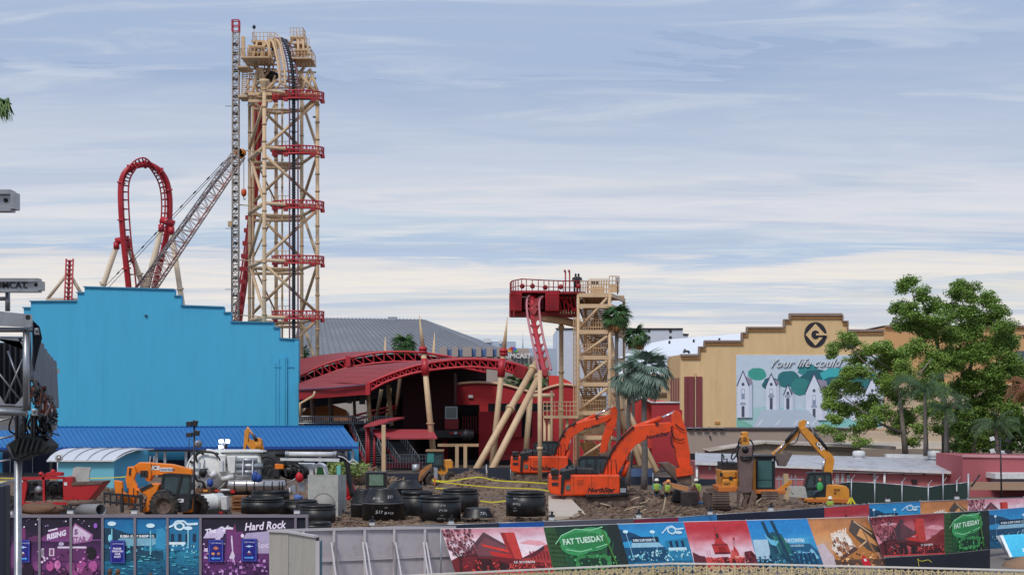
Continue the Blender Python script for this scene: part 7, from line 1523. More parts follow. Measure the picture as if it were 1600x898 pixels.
for k in range(len(tops)-1):
 a,b=P(*tops[k],Yt[k]),P(*tops[k+1],Yt[k+1]);q=(a,b,V3((b.x,b.y,.1)),V3((a.x,a.y,.1)));r=MB();p=Pic(*q,lift=.004);back(r,p);bn=part('banner',r,m_cloth_b,T);fns[k](p);part('print',p.mb,m_print,bn)
 r=MB();r.tube(a+V3((0,.03,.02)),b+V3((0,.03,.02)),.02,n=6);part('top_rail',r,m_galv,T)
 r=MB();r.tube(V3((a.x,a.y+.06,0)),V3((a.x,a.y+.06,1.8)),.028,n=6);part('post',r,m_galv,T)
# grey panel fence seen from its back
T=thing('panel_fence','grey lilac panel fence seen from behind with slanting braces','fence',(X(560,54),54,0))
m_pan=mat('lilac_grey_panel',S(190,182,186),.7,var=.06,scale=1.2,dirt=S(140,130,132),damt=.35);m_panf=mat('pale_panel_frame',S(196,188,190),.6,var=.06)
tp=[(426,828.5),(474,827.3),(522,826),(570,825),(616,824.5),(664,824),(712,823.5)]
def Yp_(px):return 53+(px-426)*.0095
for(a,b),(c,d)in zip(tp,tp[1:]):
 A_,B_=P(a,b,Yp_(a)),P(c,d,Yp_(c))
 for z0_,z1_ in((.05,.84),(.92,A_.z-.06)):r=MB();r.prism([V3((A_.x+.03,A_.y+.05,z0_)),V3((B_.x-.03,B_.y+.05,z0_)),V3((B_.x-.03,B_.y+.05,z1_)),V3((A_.x+.03,A_.y+.05,z1_))],(0,.03,0));part('panel',r,m_pan,T)
 r=MB();r.beam(V3((A_.x,A_.y,A_.z)),V3((B_.x,B_.y,B_.z)),.09,.09);part('top_rail',r,m_panf,T)
 r=MB();r.beam(V3((A_.x,A_.y+.02,.88)),V3((B_.x,B_.y+.02,.88)),.07,.06);part('middle_rail',r,m_panf,T)
 r=MB();r.box((A_.x-.045,A_.y-.05,0),(A_.x+.045,A_.y+.045,A_.z-.046));part('post',r,m_panf,T)
for px,dx,sh in((517.5,7.5,0),(522.5,8,1),(566.5,7.5,0),(572,8.5,0),(613.5,4,1),(618,9,0),(661.5,8,0),(666,9,0)):
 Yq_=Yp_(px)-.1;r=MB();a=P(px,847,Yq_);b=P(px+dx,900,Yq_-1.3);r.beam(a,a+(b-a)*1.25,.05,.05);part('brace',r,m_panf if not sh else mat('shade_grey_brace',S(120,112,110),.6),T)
 # near corner boards
T=thing('corner_screen','pale board screen corner in front of the grey fence','screen',(X(450,49),49,0))
m_bd=mat('pale_board',S(176,170,160),.75,var=.06,scale=1.0,dirt=S(140,132,124),damt=.4,stretch=(3,3,.5))
cs=[(420,829.5,51),(451,831,50.2),(494,838.5,48.6)]
for(a,b,Ya),(c,d,Yb_)in zip(cs,cs[1:]):
 A_,B_=P(a,b,Ya),P(c,d,Yb_);r=MB();r.prism([V3((A_.x+.012,A_.y,0)),V3((B_.x-.012,B_.y,0)),B_-V3((.012,0,0)),A_+V3((.012,0,0))],(0,.08,0));part('board',r,m_bd,T);r=MB();r.beam(A_+V3((0,0,.02)),B_+V3((0,0,.02)),.14,.07);part('cap',r,m_panf,T)
r=MB();A_=P(496,845,48.5);r.box((A_.x-.06,48.5,0),(A_.x+.06,48.62,A_.z));part('edge_post',r,m_panf,T);r=MB();r.box((A_.x+.07,48.6,0),(A_.x+.1,48.9,A_.z));part('edge_strip',r,mat('teal_strip',S(70,120,130)),T)
r=MB();r.box(P(494,845,48.6),P(499,838,48.9));part('bracket',r,m_dark,T)
# purple and blue hoarding at the left
T=thing('hoarding','framed hoarding with purple and blue nightlife pictures at the lower left','hoarding',(X(240,55),55,0))
Yh=54.8;zt_=Z(803.5,Yh)
hx=[14,62,111,160.5,211,262,313.5,462,479.5]
m_fr=mat('grey_lilac_frame',S(132,122,132),.6,var=.08)
r=MB();r.box((X(12,Yh),Yh-.05,zt_-.10),(X(482,Yh),Yh+.08,zt_));part('top_rail',r,m_fr,T)
for px in hx:r=MB();r.box((X(px-1.9,Yh),Yh-.045,0),(X(px+1.9,Yh),Yh+.075,zt_-.103));part('post',r,m_fr,T)
def quadH(x0_,x1_,y0_=806.5,zb=.1,o=0):a,b=P(x0_,y0_,Yh+o),P(x1_,y0_,Yh+o);return(a,b,V3((b.x,b.y,zb)),V3((a.x,a.y,zb)))
for a,b in zip(hx,hx[1:]):q=quadH(a+.6,b-.6,o=.03);r=MB();r.prism(list(q),(0,.03,0));part('panel',r,m_cloth,T)
PUR=[(60,30,66),(104,50,104),(70,34,80),(34,22,44),(30,22,40)]
# the pictures run on behind the posts: v=1 is the top of the cloth, the photo shows down to v about .1
p=Pic(*quadH(14.6,160,o=.02),lift=.004)
p.grad(PUR,seed=21,wav=.05);p.r(0,.0,1,.16,(66,30,70));p.p([(0,.45),(.06,.66),(.12,.64),(.16,.2),(0,.2)],(110,62,110));p.p([(.2,.66),(.28,.7),(.34,.7),(.34,.6),(.2,.6)],(100,50,90));p.r(.13,.62,.175,.82,(120,50,100))
p.p([(.3,.62),(.34,.66),(.5,.82),(.66,.85),(.67,.6),(.5,.6)],(118,56,108));p.r(.36,.62,1,.64,(120,70,130))
p.p([(.66,.56),(.67,.8),(.705,.9),(.9,.72),(.89,.62),(.85,.6)],(150,90,140));p.p([(.68,.59),(.685,.8),(.71,.87),(.88,.71),(.84,.62)],(206,184,206));p.text('RISING',.405,.635,.115,(226,214,232),.32,bold=.05,wide=.86);p.text('STAR',.675,.60,.11,(150,90,140),.05,bold=.05,wide=.86);p.line((.42,.775),(.52,.81),.012,(226,214,232))
p.text('5',.70,.72,.11,(120,70,120),bold=.05);p.r(.43,.3,.84,.5,(96,44,92));p.r(.52,.5,.83,.53,(214,196,216));p.e(.56,.57,.03,.03,(186,170,200));p.r(.35,.36,.375,.5,(206,190,206));p.r(.358,.38,.37,.48,(70,34,70));p.r(.43,.38,.485,.5,(214,196,210));p.r(.442,.395,.473,.485,(130,70,110));p.e(.88,.43,.055,.1,(26,18,26),18)
for u,v,R_,c in((.44,.22,.05,(176,80,140)),(.52,.24,.045,(196,110,164)),(.66,.2,.06,(130,60,110)),(.78,.2,.07,(160,70,130)),(.9,.22,.06,(170,80,140)),(.58,.12,.06,(70,30,60)),(.2,.14,.08,(40,20,40)),(.3,.22,.05,(120,60,110)),(.84,.08,.08,(110,50,96)),(.7,.06,.06,(150,70,130))):p.e(u,v,R_*.8,R_*1.6,c,16)
p.specks(60,.3,.98,.1,.5,[(196,120,180),(60,26,60),(150,80,140),(226,200,224)],.03,4);p.specks(14,.05,.95,.84,.96,[(236,226,240),(170,120,190)],.02,5);p.e(.93,.86,.02,.04,(150,90,190));part('print',p.mb,m_print,T)
p=Pic(*quadH(161.5,312.5,o=.02),lift=.004)
p.grad([(20,70,104),(24,92,124),(40,130,158),(26,108,150),(24,112,160),(26,100,150)],seed=23,wav=.03);p.p([(0,.82),(.1,.82),(.28,.72),(.42,.68),(.42,.4),(0,.4)],(26,60,84));p.r(.0,.3,.62,.46,(26,70,92));p.p([(.15,.64),(.17,.66),(.55,.66),(.6,.6),(.5,.54),(.16,.54)],(120,170,190));p.r(.17,.66,.56,.73,(22,40,58));p.text('BUBBA GUMP SHRIMP CO.',.175,.672,.056,(232,240,244),bold=.03,wide=.83)
p.r(.0,.5,.12,.56,(30,90,120));p.e(.07,.66,.02,.06,(140,210,224));p.p([(.54,.5),(.55,.8),(.62,.82),(.7,.64),(.7,.46)],(50,140,180));p.p([(.64,.46),(.66,.86),(1,.86),(1,.46)],(34,110,150))
for k in range(4):p.r(.7+k*.075,.6,.735+k*.075,.73,(20,48,70))
p.specks(60,.02,.98,.42,.56,[(170,226,236),(90,180,200),(20,60,84)],.035,31);p.r(.66,.56,.85,.6,(220,232,236));p.specks(110,.02,.98,.06,.4,[(60,150,170),(90,180,196),(20,80,104),(30,110,136)],.07,33,.25)
for u,v in((.09,.89),(.49,.86)):p.e(u,v,.045,.035,(206,230,236));p.line((u+.0,v-.08),(u,.4),.01,(120,190,204))
p.e(.79,.85,.055,.065,(220,238,244),20);p.e(.79,.85,.035,.04,(50,110,140),14);p.e(.88,.82,.045,.03,(206,230,240));p.line((.65,.82),(.72,.86),.014,(206,232,242));p.line((.72,.86),(.76,.93),.014,(206,232,242));p.line((.76,.93),(.84,.93),.014,(206,232,242));p.line((.84,.93),(.87,.88),.014,(206,232,242));p.line((.87,.88),(.98,.89),.018,(206,232,242));p.line((.88,.79),(.88,.5),.01,(140,200,214));part('print',p.mb,m_print,T)
p=Pic(*quadH(314.5,461,o=.02),lift=.004)
p.grad([(60,30,74),(90,44,96),(110,54,118),(60,34,76),(34,26,44),(30,24,40)],seed=25,wav=.05);p.p([(.02,.66),(.06,.76),(.24,.84),(.26,.74),(.14,.66)],(200,184,212));p.text('The Cafe',.04,.72,.11,(232,222,238),.25,shear=.1,bold=.04);p.e(.2,.73,.04,.07,(206,190,216));p.p([(.26,.72),(.26,.82),(.34,.82),(.36,.9),(.38,.72)],(110,50,96));p.r(.26,.8,.34,.83,(230,220,236))
p.text('Hard Rock',.46,.78,.17,(240,226,242),.08,shear=.18,bold=.02,wide=.86);p.r(.27,.4,.45,.76,(112,54,110));p.p([(.3,.36),(.33,.46),(.318,.62),(.32,.7),(.33,.7),(.336,.6),(.34,.46),(.36,.38),(.345,.3),(.31,.3)],(222,206,226));p.p([(.45,.66),(.48,.74),(.72,.77),(.8,.76),(.74,.4),(.6,.3)],(176,160,190));p.text('Rock',.58,.5,.13,(214,200,220),.1,bold=.02);p.r(.5,.32,.8,.42,(96,50,104))
p.specks(120,.02,.75,.08,.32,[(150,90,160),(60,30,70),(200,150,206),(96,50,104)],.04,41);p.specks(30,.02,.26,.36,.66,[(150,90,160),(214,196,220),(80,40,84)],.05,43);p.e(.44,.7,.018,.03,(240,220,240));part('print',p.mb,m_print,T)
# notice posters fixed to the hoarding
def poster(label,x0_,x1_,y0_,y1_,fn):
 Q=thing('poster',label,'poster',P((x0_+x1_)/2,y1_,Yh-.06),group='dark blue notices on the hoarding');a=P(x0_,y0_,Yh-.07);b=P(x1_,y0_,Yh-.07);c=P(x1_,y1_,Yh-.07);d=P(x0_,y1_,Yh-.07)
 r=MB();r.prism([a,b,c,d],(0,.03,0));part('board',r,mat('navy_board',S(24,24,110),.5),Q);p=Pic(a,b,c,d,lift=.003);p.r(.04,.02,.96,.98,(86,104,196));p.r(.08,.04,.92,.96,(28,26,120));p.text('CITYWALK',.16,.82,.085,(196,200,230),bold=.01,wide=1.15);fn(p);part('print',p.mb,m_print,Q)
def arrow(p,d):
 u0,u1=(.2,.8)
 if d<0:p.p([(.8,.14),(.35,.14),(.35,.1),(.18,.17),(.35,.24),(.35,.2),(.8,.2)],(84,156,226))
 else:p.p([(.2,.14),(.65,.14),(.65,.1),(.82,.17),(.65,.24),(.65,.2),(.2,.2)],(84,156,226))
def po_r(p):p.e(.5,.67,.12,.05,(150,190,226));p.line((.28,.67),(.76,.67),.012,(206,222,240));p.p([(.4,.4),(.5,.48),(.6,.4)],(226,226,236));p.r(.4,.3,.62,.39,(110,60,80));arrow(p,1)
def po_l(p):p.e(.5,.62,.13,.075,(214,100,60));p.p([(.28,.6),(.5,.72),(.72,.6)],(190,120,80));p.e(.32,.38,.11,.06,(226,150,90));p.e(.68,.38,.1,.06,(170,120,70));arrow(p,-1)
def po_t(p):
 for k,t in enumerate(('PLEASE','PARDON','OUR','DUST')):p.text(t,(.2,.14,.32,.28)[k],.6-k*.12,.115,(236,226,244),bold=.03,wide=1.02)
poster('navy notice with a right arrow on the leftmost purple panel',26,46.5,842.5,878,po_r);poster('navy notice reading PLEASE PARDON OUR DUST on the blue panel',172,195,843.5,879,po_t);poster('navy notice with round logos and a left arrow',325.5,349,842.5,877.5,po_l);poster('navy notice with a right arrow nearest the Hard Rock lettering',377,401.5,841,876.5,po_r)
# little lamps along the fence tops
for k,(px,py,Yq_,w)in enumerate(((15.5,803,54.9,'far left end of the hoarding'),(110,802,54.9,'hoarding above the RISING STAR picture'),(210,802,54.9,'hoarding above the PLEASE PARDON OUR DUST notice'),(464,802,54.9,'right end of the hoarding'),(581.5,820,59.2,'far fence below the S17 cone'),(705,818,59.3,'far fence below the S16 ring'),(862,812,60.6,'far fence below the pale slab'),(998,808,62,'far fence left of the little tower print'),(1109.5,803,63.5,'far fence below the end-on tracks'),(1204.5,797,65,'far fence below the light soil heap'),(1387,783,69.3,'far fence before the green fence'),(1495,779,71.5,'far fence at the end of the green fence'))):
 Q=thing('fence_lamp','tiny clip lamp on top of the %s'%w,'lamp',P(px,py,Yq_),group='small lamps on the fence tops');b=P(px,py,Yq_);r=MB();r.box(b+V3((-.1,-.06,0)),b+V3((.1,.06,.14)));part('body',r,m_white,Q);r=MB();r.box(b+V3((-.13,-.1,.145)),b+V3((.13,.1,.2)));r.beam(b+V3((0,0,.2)),b+V3((.03,0,.34)),.09);part('head',r,m_dark,Q)
# green screened fence
T=thing('green_fence','dark green screened chain fence before the pink building','fence',(X(1400,112),112,0))
gp=[(1301,756,112),(1330,752.5,110),(1366.5,754,108),(1409,757,106),(1450,761,105),(1473,757,105.5),(1494.5,755.5,106),(1513,753,106)]
m_gs=mat('green_screen',S(44,62,58),.9,var=.15,scale=.6)
for(a,b,Ya),(c,d,Yb_)in zip(gp,gp[1:]):
 A_,B_=P(a,b,Ya),P(c,d,Yb_);r=MB();r.prism([V3((A_.x,A_.y,-1.5)),V3((B_.x,B_.y,-1.5)),B_,A_],(0,.02,0));part('screen',r,m_gs,T);r=MB();r.tube(A_,B_,.045,n=6);part('top_rail',r,m_galv,T);r=MB();r.tube(V3((A_.x,A_.y-.08,-1.5)),A_+V3((0,-.08,.25 if a!=1473 else 1.0)),.05,n=8);part('post',r,m_galv,T);r=MB();r.tube(A_+V3((0,-.08,.2)),A_+V3((.25,-.08,.5)),.02,n=4);part('arm',r,m_galv,T)
r=MB();A_=P(1513,753,106);r.tube(V3((A_.x,A_.y,-1.5)),A_+V3((0,0,.6)),.07,n=8);part('post',r,m_galv,T);r=MB();r.tube(A_+V3((.2,0,-.3)),P(1531,741,106),.06,n=6);part('arm',r,m_dark,T)
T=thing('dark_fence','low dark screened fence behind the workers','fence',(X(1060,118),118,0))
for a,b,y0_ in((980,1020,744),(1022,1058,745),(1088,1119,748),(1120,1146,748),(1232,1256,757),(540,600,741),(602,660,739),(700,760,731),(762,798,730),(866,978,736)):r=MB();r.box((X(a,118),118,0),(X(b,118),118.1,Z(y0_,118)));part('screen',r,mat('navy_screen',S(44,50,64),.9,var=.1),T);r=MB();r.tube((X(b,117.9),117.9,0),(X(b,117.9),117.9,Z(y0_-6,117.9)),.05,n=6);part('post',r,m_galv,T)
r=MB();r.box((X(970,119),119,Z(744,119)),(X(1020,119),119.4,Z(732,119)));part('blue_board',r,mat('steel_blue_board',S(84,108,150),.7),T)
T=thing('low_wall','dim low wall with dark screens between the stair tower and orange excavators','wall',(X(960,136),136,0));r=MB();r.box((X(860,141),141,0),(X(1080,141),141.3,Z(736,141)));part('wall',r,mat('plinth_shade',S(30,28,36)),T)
# dark lower wall and doorway strip under the beige block wall
T=thing('dark_gate','narrow dark doorway left of the pink building','door',(X(1080,150),150,0));r=MB();r.box((X(1073,150),150,0),(X(1087,150),150.3,Z(708,150)));part('leaf',r,m_dark,T);r=MB();r.box((X(1087,150),149.9,0),(X(1089,150),150.3,Z(706,150)));part('jamb',r,m_white,T)
T=thing('pipe_frames','grey pipe racks by the yellow digger cab','rack',(X(1228,112),112,0))
for px in(1217,1223,1229,1237,1243):r=MB();r.tube((X(px,112),112,0),P(px,741+(px%3),112),.05,n=5);part('bar',r,m_galv,T)
r=MB();r.tube(P(1212,748,112),P(1262,749,112),.04,n=5);part('bar',r,m_galv,T)
r=MB();r.prism([P(1226,780,104),P(1225,740,104),P(1232,740,104),P(1233,780,104)],(0,.4,0));solo('timber_post',r,mat('pale_timber',S(190,164,126),.85),'pale upright timber between the two yellow diggers','post',at=P(1229,780,104));r=MB();r.prism([P(1233,775,106),P(1234,760,106),P(1258,760,106),P(1262,778,106)],(0,.8,0));solo('concrete_block',r,m_conc,'grey concrete block between the two yellow diggers','block',at=P(1245,776,106))
r=MB();r.tube(P(1091,785,94),P(1111,785,94),.06,n=6);r.tube(P(1104,778,94),P(1104,785,94),.03,n=5);solo('blue_pipe',r,mat('bright_blue_pipe',S(60,140,210),.5),'short bright blue pipe on the soil left of the end-on tracks','pipe',at=P(1100,785,94))
# ornamental railing on the near walk
T=thing('ornamental_railing','cream scrollwork railing crossing the bottom of the picture','railing',(X(1100,24),24,2.95))
m_rail=mat('cream_cast_iron',S(206,184,140),.5,var=.08,scale=4,dirt=S(140,118,84),damt=.4)
zt0=3.94;rl=[(600,900.5),(680,896.5),(860,888),(1050,879.6),(1200,881),(1400,885.5),(1600,890.5),(1700,893)]
cr=[V3((X(a,(EYE-zt0)*F/(b-HY)),(EYE-zt0)*F/(b-HY),zt0))for a,b in rl]
tot=[0]
for a,b in zip(cr,cr[1:]):tot.append(tot[-1]+(b-a).length)
def along(s):
 i=max(0,min(len(cr)-2,next((k for k in range(len(cr)-1)if tot[k+1]>=s),len(cr)-2)));t=(s-tot[i])/(tot[i+1]-tot[i]);d=(cr[i+1]-cr[i]).normalized();return cr[i].lerp(cr[i+1],t),d
r=MB()
for a,b in zip(cr,cr[1:]):r.beam(a,b,.06,.022)
part('top_rail',r,mat('pale_top_rail',S(216,206,194),.5),T)
PW=.44;npan=int(tot[-1]/PW)
def scroll_mesh(var):
 rq=random.Random(40+var);r=MB();h=.42
 def cv(pts,w=.011):
  c=curve(pts,max(6,len(pts)*4));
  for(a,b),(d,e)in zip(c,c[1:]):r.beam((a,0,b),(d,0,e),.02,w*2.0,up=V3((0,1,0)))
 for s in(-1,1):
  cv([(s*.015,-h),(s*.03,-.26),(s*.10,-.16),(s*.17,-.10),(s*.2,-.03)]);cv([(s*.2,-h),(s*.16,-.32),(s*.1,-.28),(s*.06,-.3),(s*.08,-.35),(s*.12,-.33)]);cv([(s*.02,-.01),(s*.03,-.06),(s*.08,-.09),(s*.12,-.06),(s*.1,-.03),(s*.07,-.045)])
  cv([(s*.2,-.08),(s*.15,-.14),(s*.13,-.2),(s*.17,-.24),(s*.2,-.2),(s*.18,-.17)]);cv([(s*.01,-.14),(s*.05,-.16),(s*.07,-.22),(s*.04,-.26),(s*.01,-.24)]);cv([(s*.12,-.01),(s*.16,-.05),(s*.2,-.06)]);cv([(s*.04,-.12),(s*.1,-.13),(s*.14,-.11)]);cv([(s*.1,-.2),(s*.12,-.27),(s*.17,-.3)]);cv([(s*.03,-.02),(s*.12,-.1),(s*.16,-.2),(s*.12,-.3),(s*.05,-h)]);cv([(s*.2,-.12),(s*.1,-.16),(s*.04,-.1),(s*.01,-.05)])
 return mesh_of(r,'scroll_panel')
me_s=scroll_mesh(0);me_s.materials.append(m_rail);me_p=mesh_of(MB().box((-.012,-.015,-.46),(.012,.015,-.012)),'baluster');me_p.materials.append(m_rail)
Mi=ROOTM[T.name].inverted()
for k in range(npan):
 p,d=along((k+.5)*PW);M4=Mi@Matrix.Translation(p-V3((0,0,.018)))@Matrix.Rotation(math.atan2(d.y,d.x),4,'Z');o=bpy.data.objects.new('scroll_panel',me_s);C.objects.link(o);o.parent=T;o.matrix_local=M4
 p,d=along(k*PW);M4=Mi@Matrix.Translation(p)@Matrix.Rotation(math.atan2(d.y,d.x),4,'Z');o=bpy.data.objects.new('baluster',me_p);C.objects.link(o);o.parent=T;o.matrix_local=M4
 # walkway slab that carries it, and dark hedge of shade behind it
g=MB();g.box((-4,17,2.4),(12,24.4,2.85));g.box((-4,24.0,-.05),(12,24.4,2.4));struct('walkway',g,m_conc)
r=MB();r.prism([V3((a.x,a.y+.35,2.85))for a in cr]+[V3((a.x,a.y+.35,3.86))for a in reversed(cr)],(0,.02,0));
# people seen from behind at the very bottom
for k,(px,top,hair,lab)in enumerate(((172,889,(92,62,46),'passer-by with brown hair, leftmost head at the bottom of the hoarding'),(184.5,889,(110,76,50),'passer-by with light brown hair beside the leftmost head'),(235,895,(84,60,48),'passer-by whose brown hair barely shows at the bottom under the blue picture'))):
 Yk=46+k*.3;h=Z(top,Yk);Q=thing('person',lab,'person',(X(px,Yk),Yk,0),group='passers-by below the hoarding');b=V3((X(px,Yk),Yk,0));kk=h/1.75;p=lambda x,y,z:b+V3((x,y,z))*kk
 r=MB();r.path([p(0,0,.84),p(0,0,1.1),p(0,0,1.34),p(0,0,1.44),p(0,0,1.54)],[.15,.14,.2,.13,.055],10)
 for s in(-1,1):r.path([p(s*.1,-.05,.02),p(s*.1,0,.08),p(s*.1,0,.5),p(s*.08,0,.88)],[.05,.05,.07,.1],8);r.path([p(s*.18,0,1.4),p(s*.25,0,1.12),p(s*.24,.08,.86)],[.07,.055,.04],8)
 part('body',r,mat('navy_shirt_%d'%k,S(60,60+20*k,90)),Q);r=MB();r.blob(p(0,0,1.64),(.075*kk,.095*kk,.12*kk),k,.02,12,9);part('head',r,mat('skin',S(170,120,92)),Q)
 r=MB();r.blob(p(0,-.01,1.665),(.092*kk,.11*kk,.115*kk),k,.08,16,12,3);r.blob(p(0,-.04,1.58),(.08*kk,.06*kk,.13*kk),k,.08,12,9,3);part('hair',r,mat('hair_%d'%k,S(*hair),.7,bump=.4,bscale=80),Q)
# stage truss at the left edge
T=thing('stage_truss','near aluminium box truss with grey curtain and dangling cables at the left edge','stage truss',(X(28,15),15,0))
Y=15.0;k_=Y/F
for nm,x0_,y0_,x1_,y1_,w,Y0 in(('chord',-60,515,52,515,8,Y),('chord',-60,641,42,644,12,Y),('chord',-60,630,40,634,5,Y+.35),('chord',-60,527,40,528,5,Y+.35)):
 r=MB();r.tube(P(x0_,y0_,Y0),P(x1_,y1_,Y0),w/2*k_,n=12);part(nm,r,m_alu,T)
r=MB();r.tube(P(41,515,Y-.02),P(41,641,Y-.02),5.2*k_,n=14);part('upright',r,m_alu,T);r=MB();r.tube(P(46.5,520,Y+.5),P(46.5,641,Y+.5),2.2*k_,n=10);part('upright',r,m_alu,T)
for pts in(((-60,480),(47,491),(49,511),(-60,506)),):r=MB();r.prism([P(a,b,Y-.1)for a,b in pts],(0,.06,0));part('head_beam',r,m_alu,T)
r=MB();r.lathe([(0,0),(4*k_,0)],P(43.5,495.5,Y-.103),16,axis=(0,-1,0));part('bolt_hole',r,m_ink,T)
for px,py in((58,518),(54,644)):r=MB();r.box(P(px-5,py+5,Y-.03),P(px+5,py-5,Y+.05));ch=part('corner_block',r,m_alu,T,bevel=.004);r=MB();r.lathe([(0,0),(2*k_,0)],P(px,py,Y-.033),12,axis=(0,-1,0));part('pin',r,m_dark,ch)
for pts in(((-10,528),(28,528),(40,548),(40,534)),((0,618),(8,632),(-20,632)),((36,618),(22,634),(40,634))):r=MB();r.prism([P(a,b,Y+.1)for a,b in pts],(0,.01,0));part('gusset',r,m_alu,T)
for a,b,c,d in((5,632,36,560),(12,548,38,618),(-20,560,36,630)):r=MB();r.tube(P(a,b,Y+.5),P(c,d,Y+.5),1.6*k_,n=8);part('diagonal',r,m_alu,T)
m_cur=mat('grey_curtain',S(120,124,132),.85,var=.12,scale=3);m_dk=mat('dark_drape',S(52,54,62),.9,var=.2)
r=MB();r.grid(lambda u,v:P(-60+98*u,535+100*v,Y+.8)+V3((0,.03*math.sin(u*70),0)),90,2);part('back_curtain',r,m_dk,T)
def side(u,v):
 x=50+38*u;yt=502+62*u+8*math.sin(u*3);yb=590+48*u;return P(x,yt+(yb-yt)*v,Y+.1+2.6*u)+V3((.03*math.sin(u*46)*(.3+v),.02*math.cos(u*40),0))
r=MB();r.grid(side,60,6);part('side_curtain',r,m_cur,T)
r=MB();r.prism([P(47,497,Y-.02),P(61,510,Y),P(65,528,Y+.05),P(56,560,Y+.1),P(53,580,Y+.1),P(50,566,Y),P(52,540,Y),P(50,515,Y)],(0,.02,0));part('black_flap',r,mat('black_flap',S(30,32,46),.8),T)
rq=random.Random(12);m_cab=mat('cable_black',S(28,28,30),.5);m_cabg=mat('cable_grey',S(120,112,106),.6);m_cabr=mat('cable_rust',S(130,62,44),.7)
for k in range(46):
 u=rq.random();x=50+34*u;y=588+46*u+rq.uniform(-6,26);Yk=Y+.05+2.4*u
 pts=[P(x+rq.uniform(-2,2),y-6,Yk)];q=P(x,y,Yk)
 for j in range(5):pts.append(P(x+rq.uniform(-9,9),y+j*rq.uniform(2,7),Yk+rq.uniform(-.1,.1)))
 r=MB();r.path(pts,rq.choice((.008,.012,.018)),5);part('cable',r,rq.choice((m_cab,m_cabg,m_cabr,m_cab)),T)
for k in range(16):
 u=k/15;r=MB();r.blob(P(52+34*u,588+46*u,Y+.1+2.5*u),(.03,.04,.045),k,.2,8,6);part('fabric_knot',r,m_cur,T)
for k in range(12):
 u=.2+rq.random()*.6;r=MB();r.bc(P(50+34*u,600+44*u+rq.uniform(0,16),Y+2*u),(.05,.05,rq.uniform(.06,.16)),Matrix.Rotation(rq.uniform(-.6,.6),3,'Y'));part('clamp',r,rq.choice((m_cabr,m_alu,m_dark)),T)
for k in range(13):
 a=20+k*4;pts=[(a,648),(a+rq.uniform(-8,6),660+rq.uniform(0,12)),(a+rq.uniform(0,14),676+rq.uniform(0,14)),(60+rq.uniform(0,22),668+rq.uniform(0,20)),(56+rq.uniform(0,20),650)]
 r=MB();r.path([P(x,y,Y+.2+rq.uniform(0,.4))for x,y in curve(pts,14)],rq.choice((.007,.01,.013)),5);part('cable',r,m_cab,T)
for px in(26,38,50,54):r=MB();r.box(P(px-2.6,688,Y+.2),P(px+2.6,646,Y+.25));part('hanger',r,m_cab,T)
r=MB();r.tube((X(28,Y+.3),Y+.3,0),P(28,648,Y+.3),6*k_,n=12);part('tower_post',r,m_alu,T)
for y in(662,690,726,760):r=MB();r.tube(P(-30,y,Y+.3),P(24,y-10,Y+.3),1.7*k_,n=8);part('tower_lacing',r,m_alu,T)
r=MB();r.box(P(-60,672,Y+1),P(89,664,Y+1.05));part('side_arm',r,m_alu,T);r=MB();r.box(P(79,583,Y+3),P(93,576,Y+3.02));part('tab',r,m_alu,T);r=MB();r.box(P(84,581,Y+2.98),P(88,578,Y+2.995));part('tab_hole',r,m_ink,T)
# lamp head
Q=thing('stage_lamp','bulky black stage lamp hanging under the aluminium truss','stage lamp',P(42,690,Y+.4))
r=MB();r.prism([P(a,b,Y+.2)for a,b in((8,695),(36,678),(64,684),(78,697),(68,708),(48,710),(26,721),(17,712))],(0,.35,0));part('housing',r,mat('matt_black',S(26,26,28),.7),Q,bevel=.02)
for k in range(5):r=MB();r.beam(P(30+k*8,684+k*.5,Y+.18),P(24+k*8,706-k,Y+.18),.02,.02,up=V3((0,1,0)));part('fin',r,mat('matt_black',S(26,26,28)),Q)
r=MB();r.path([P(12,694,Y+.15),P(20,716,Y+.15),P(30,718,Y+.15)],.02,5);part('yoke',r,m_dark,Q)
# separate truss beams overhead
T=thing('truss_beam','short grey beam end high at the left edge','beam',P(0,315,15));r=MB();r.box(P(-60,328,15),P(23,301,15.04));part('web',r,m_alu,T);r=MB();r.box(P(-60,303,14.94),P(24.5,299.5,15.1));r.box(P(-60,329.5,14.94),P(24.5,326.5,15.1));r.box(P(22.6,326,14.93),P(25,303.5,15.1));part('flange',r,m_alu,T);r=MB();r.lathe([(0,.02),(.02,.015),(.022,0)],P(9,313,15),12,axis=(0,-1,0));part('bolt',r,m_dark,T)
T=thing('lettered_beam','grey beam stamped with black serif lettering above the stage truss','beam',P(10,446,15));r=MB();r.box(P(-90,455,15),P(64,438,15.04));part('web',r,m_alu,T);r=MB();r.box(P(-90,440.0,14.95),P(65.5,436,15.08));r.box(P(-90,456,14.95),P(65.5,453.5,15.08));r.box(P(63.6,453,14.94),P(66,440.5,15.08));part('flange',r,m_alu,T)
r=MB();addtext(r,'TOMCAT',P(-17.5,450.2,14.985),(1,0,0),(0,0,1),.088,n=(0,-1,0),bold=.0012);part('lettering',r,m_ink,T)
for px,py,w in((56,445,.016),(41.5,440.5,.007),(41.5,449.5,.007)):r=MB();r.lathe([(0,.01),(w,.008),(w*1.1,0)],P(px,py,15),12,axis=(0,-1,0));part('bolt',r,m_dark,T)
r=MB();r.tube(P(12,456,15.1),P(12,486,15.1),.024,n=10);r.tube(P(-60,466.5,15.1),P(9,466.5,15.1),.02,n=8);part('stub',r,m_alu,T)
# dark leaning column at the very left bottom
r=MB();r.prism([P(-40,760,30),P(3,740,30),P(14,905,30),P(-40,905,30)],(0,.3,0));
r=MB();r.box((X(-30,26),26,0),(X(8,26),26.3,Z(757,26)));solo('dark_cabinet',r,mat('dark_blue_case',S(34,38,54),.5),'dark upright equipment case cut off by the bottom left corner','equipment case',at=(X(-10,26),26,0),bevel=.03)
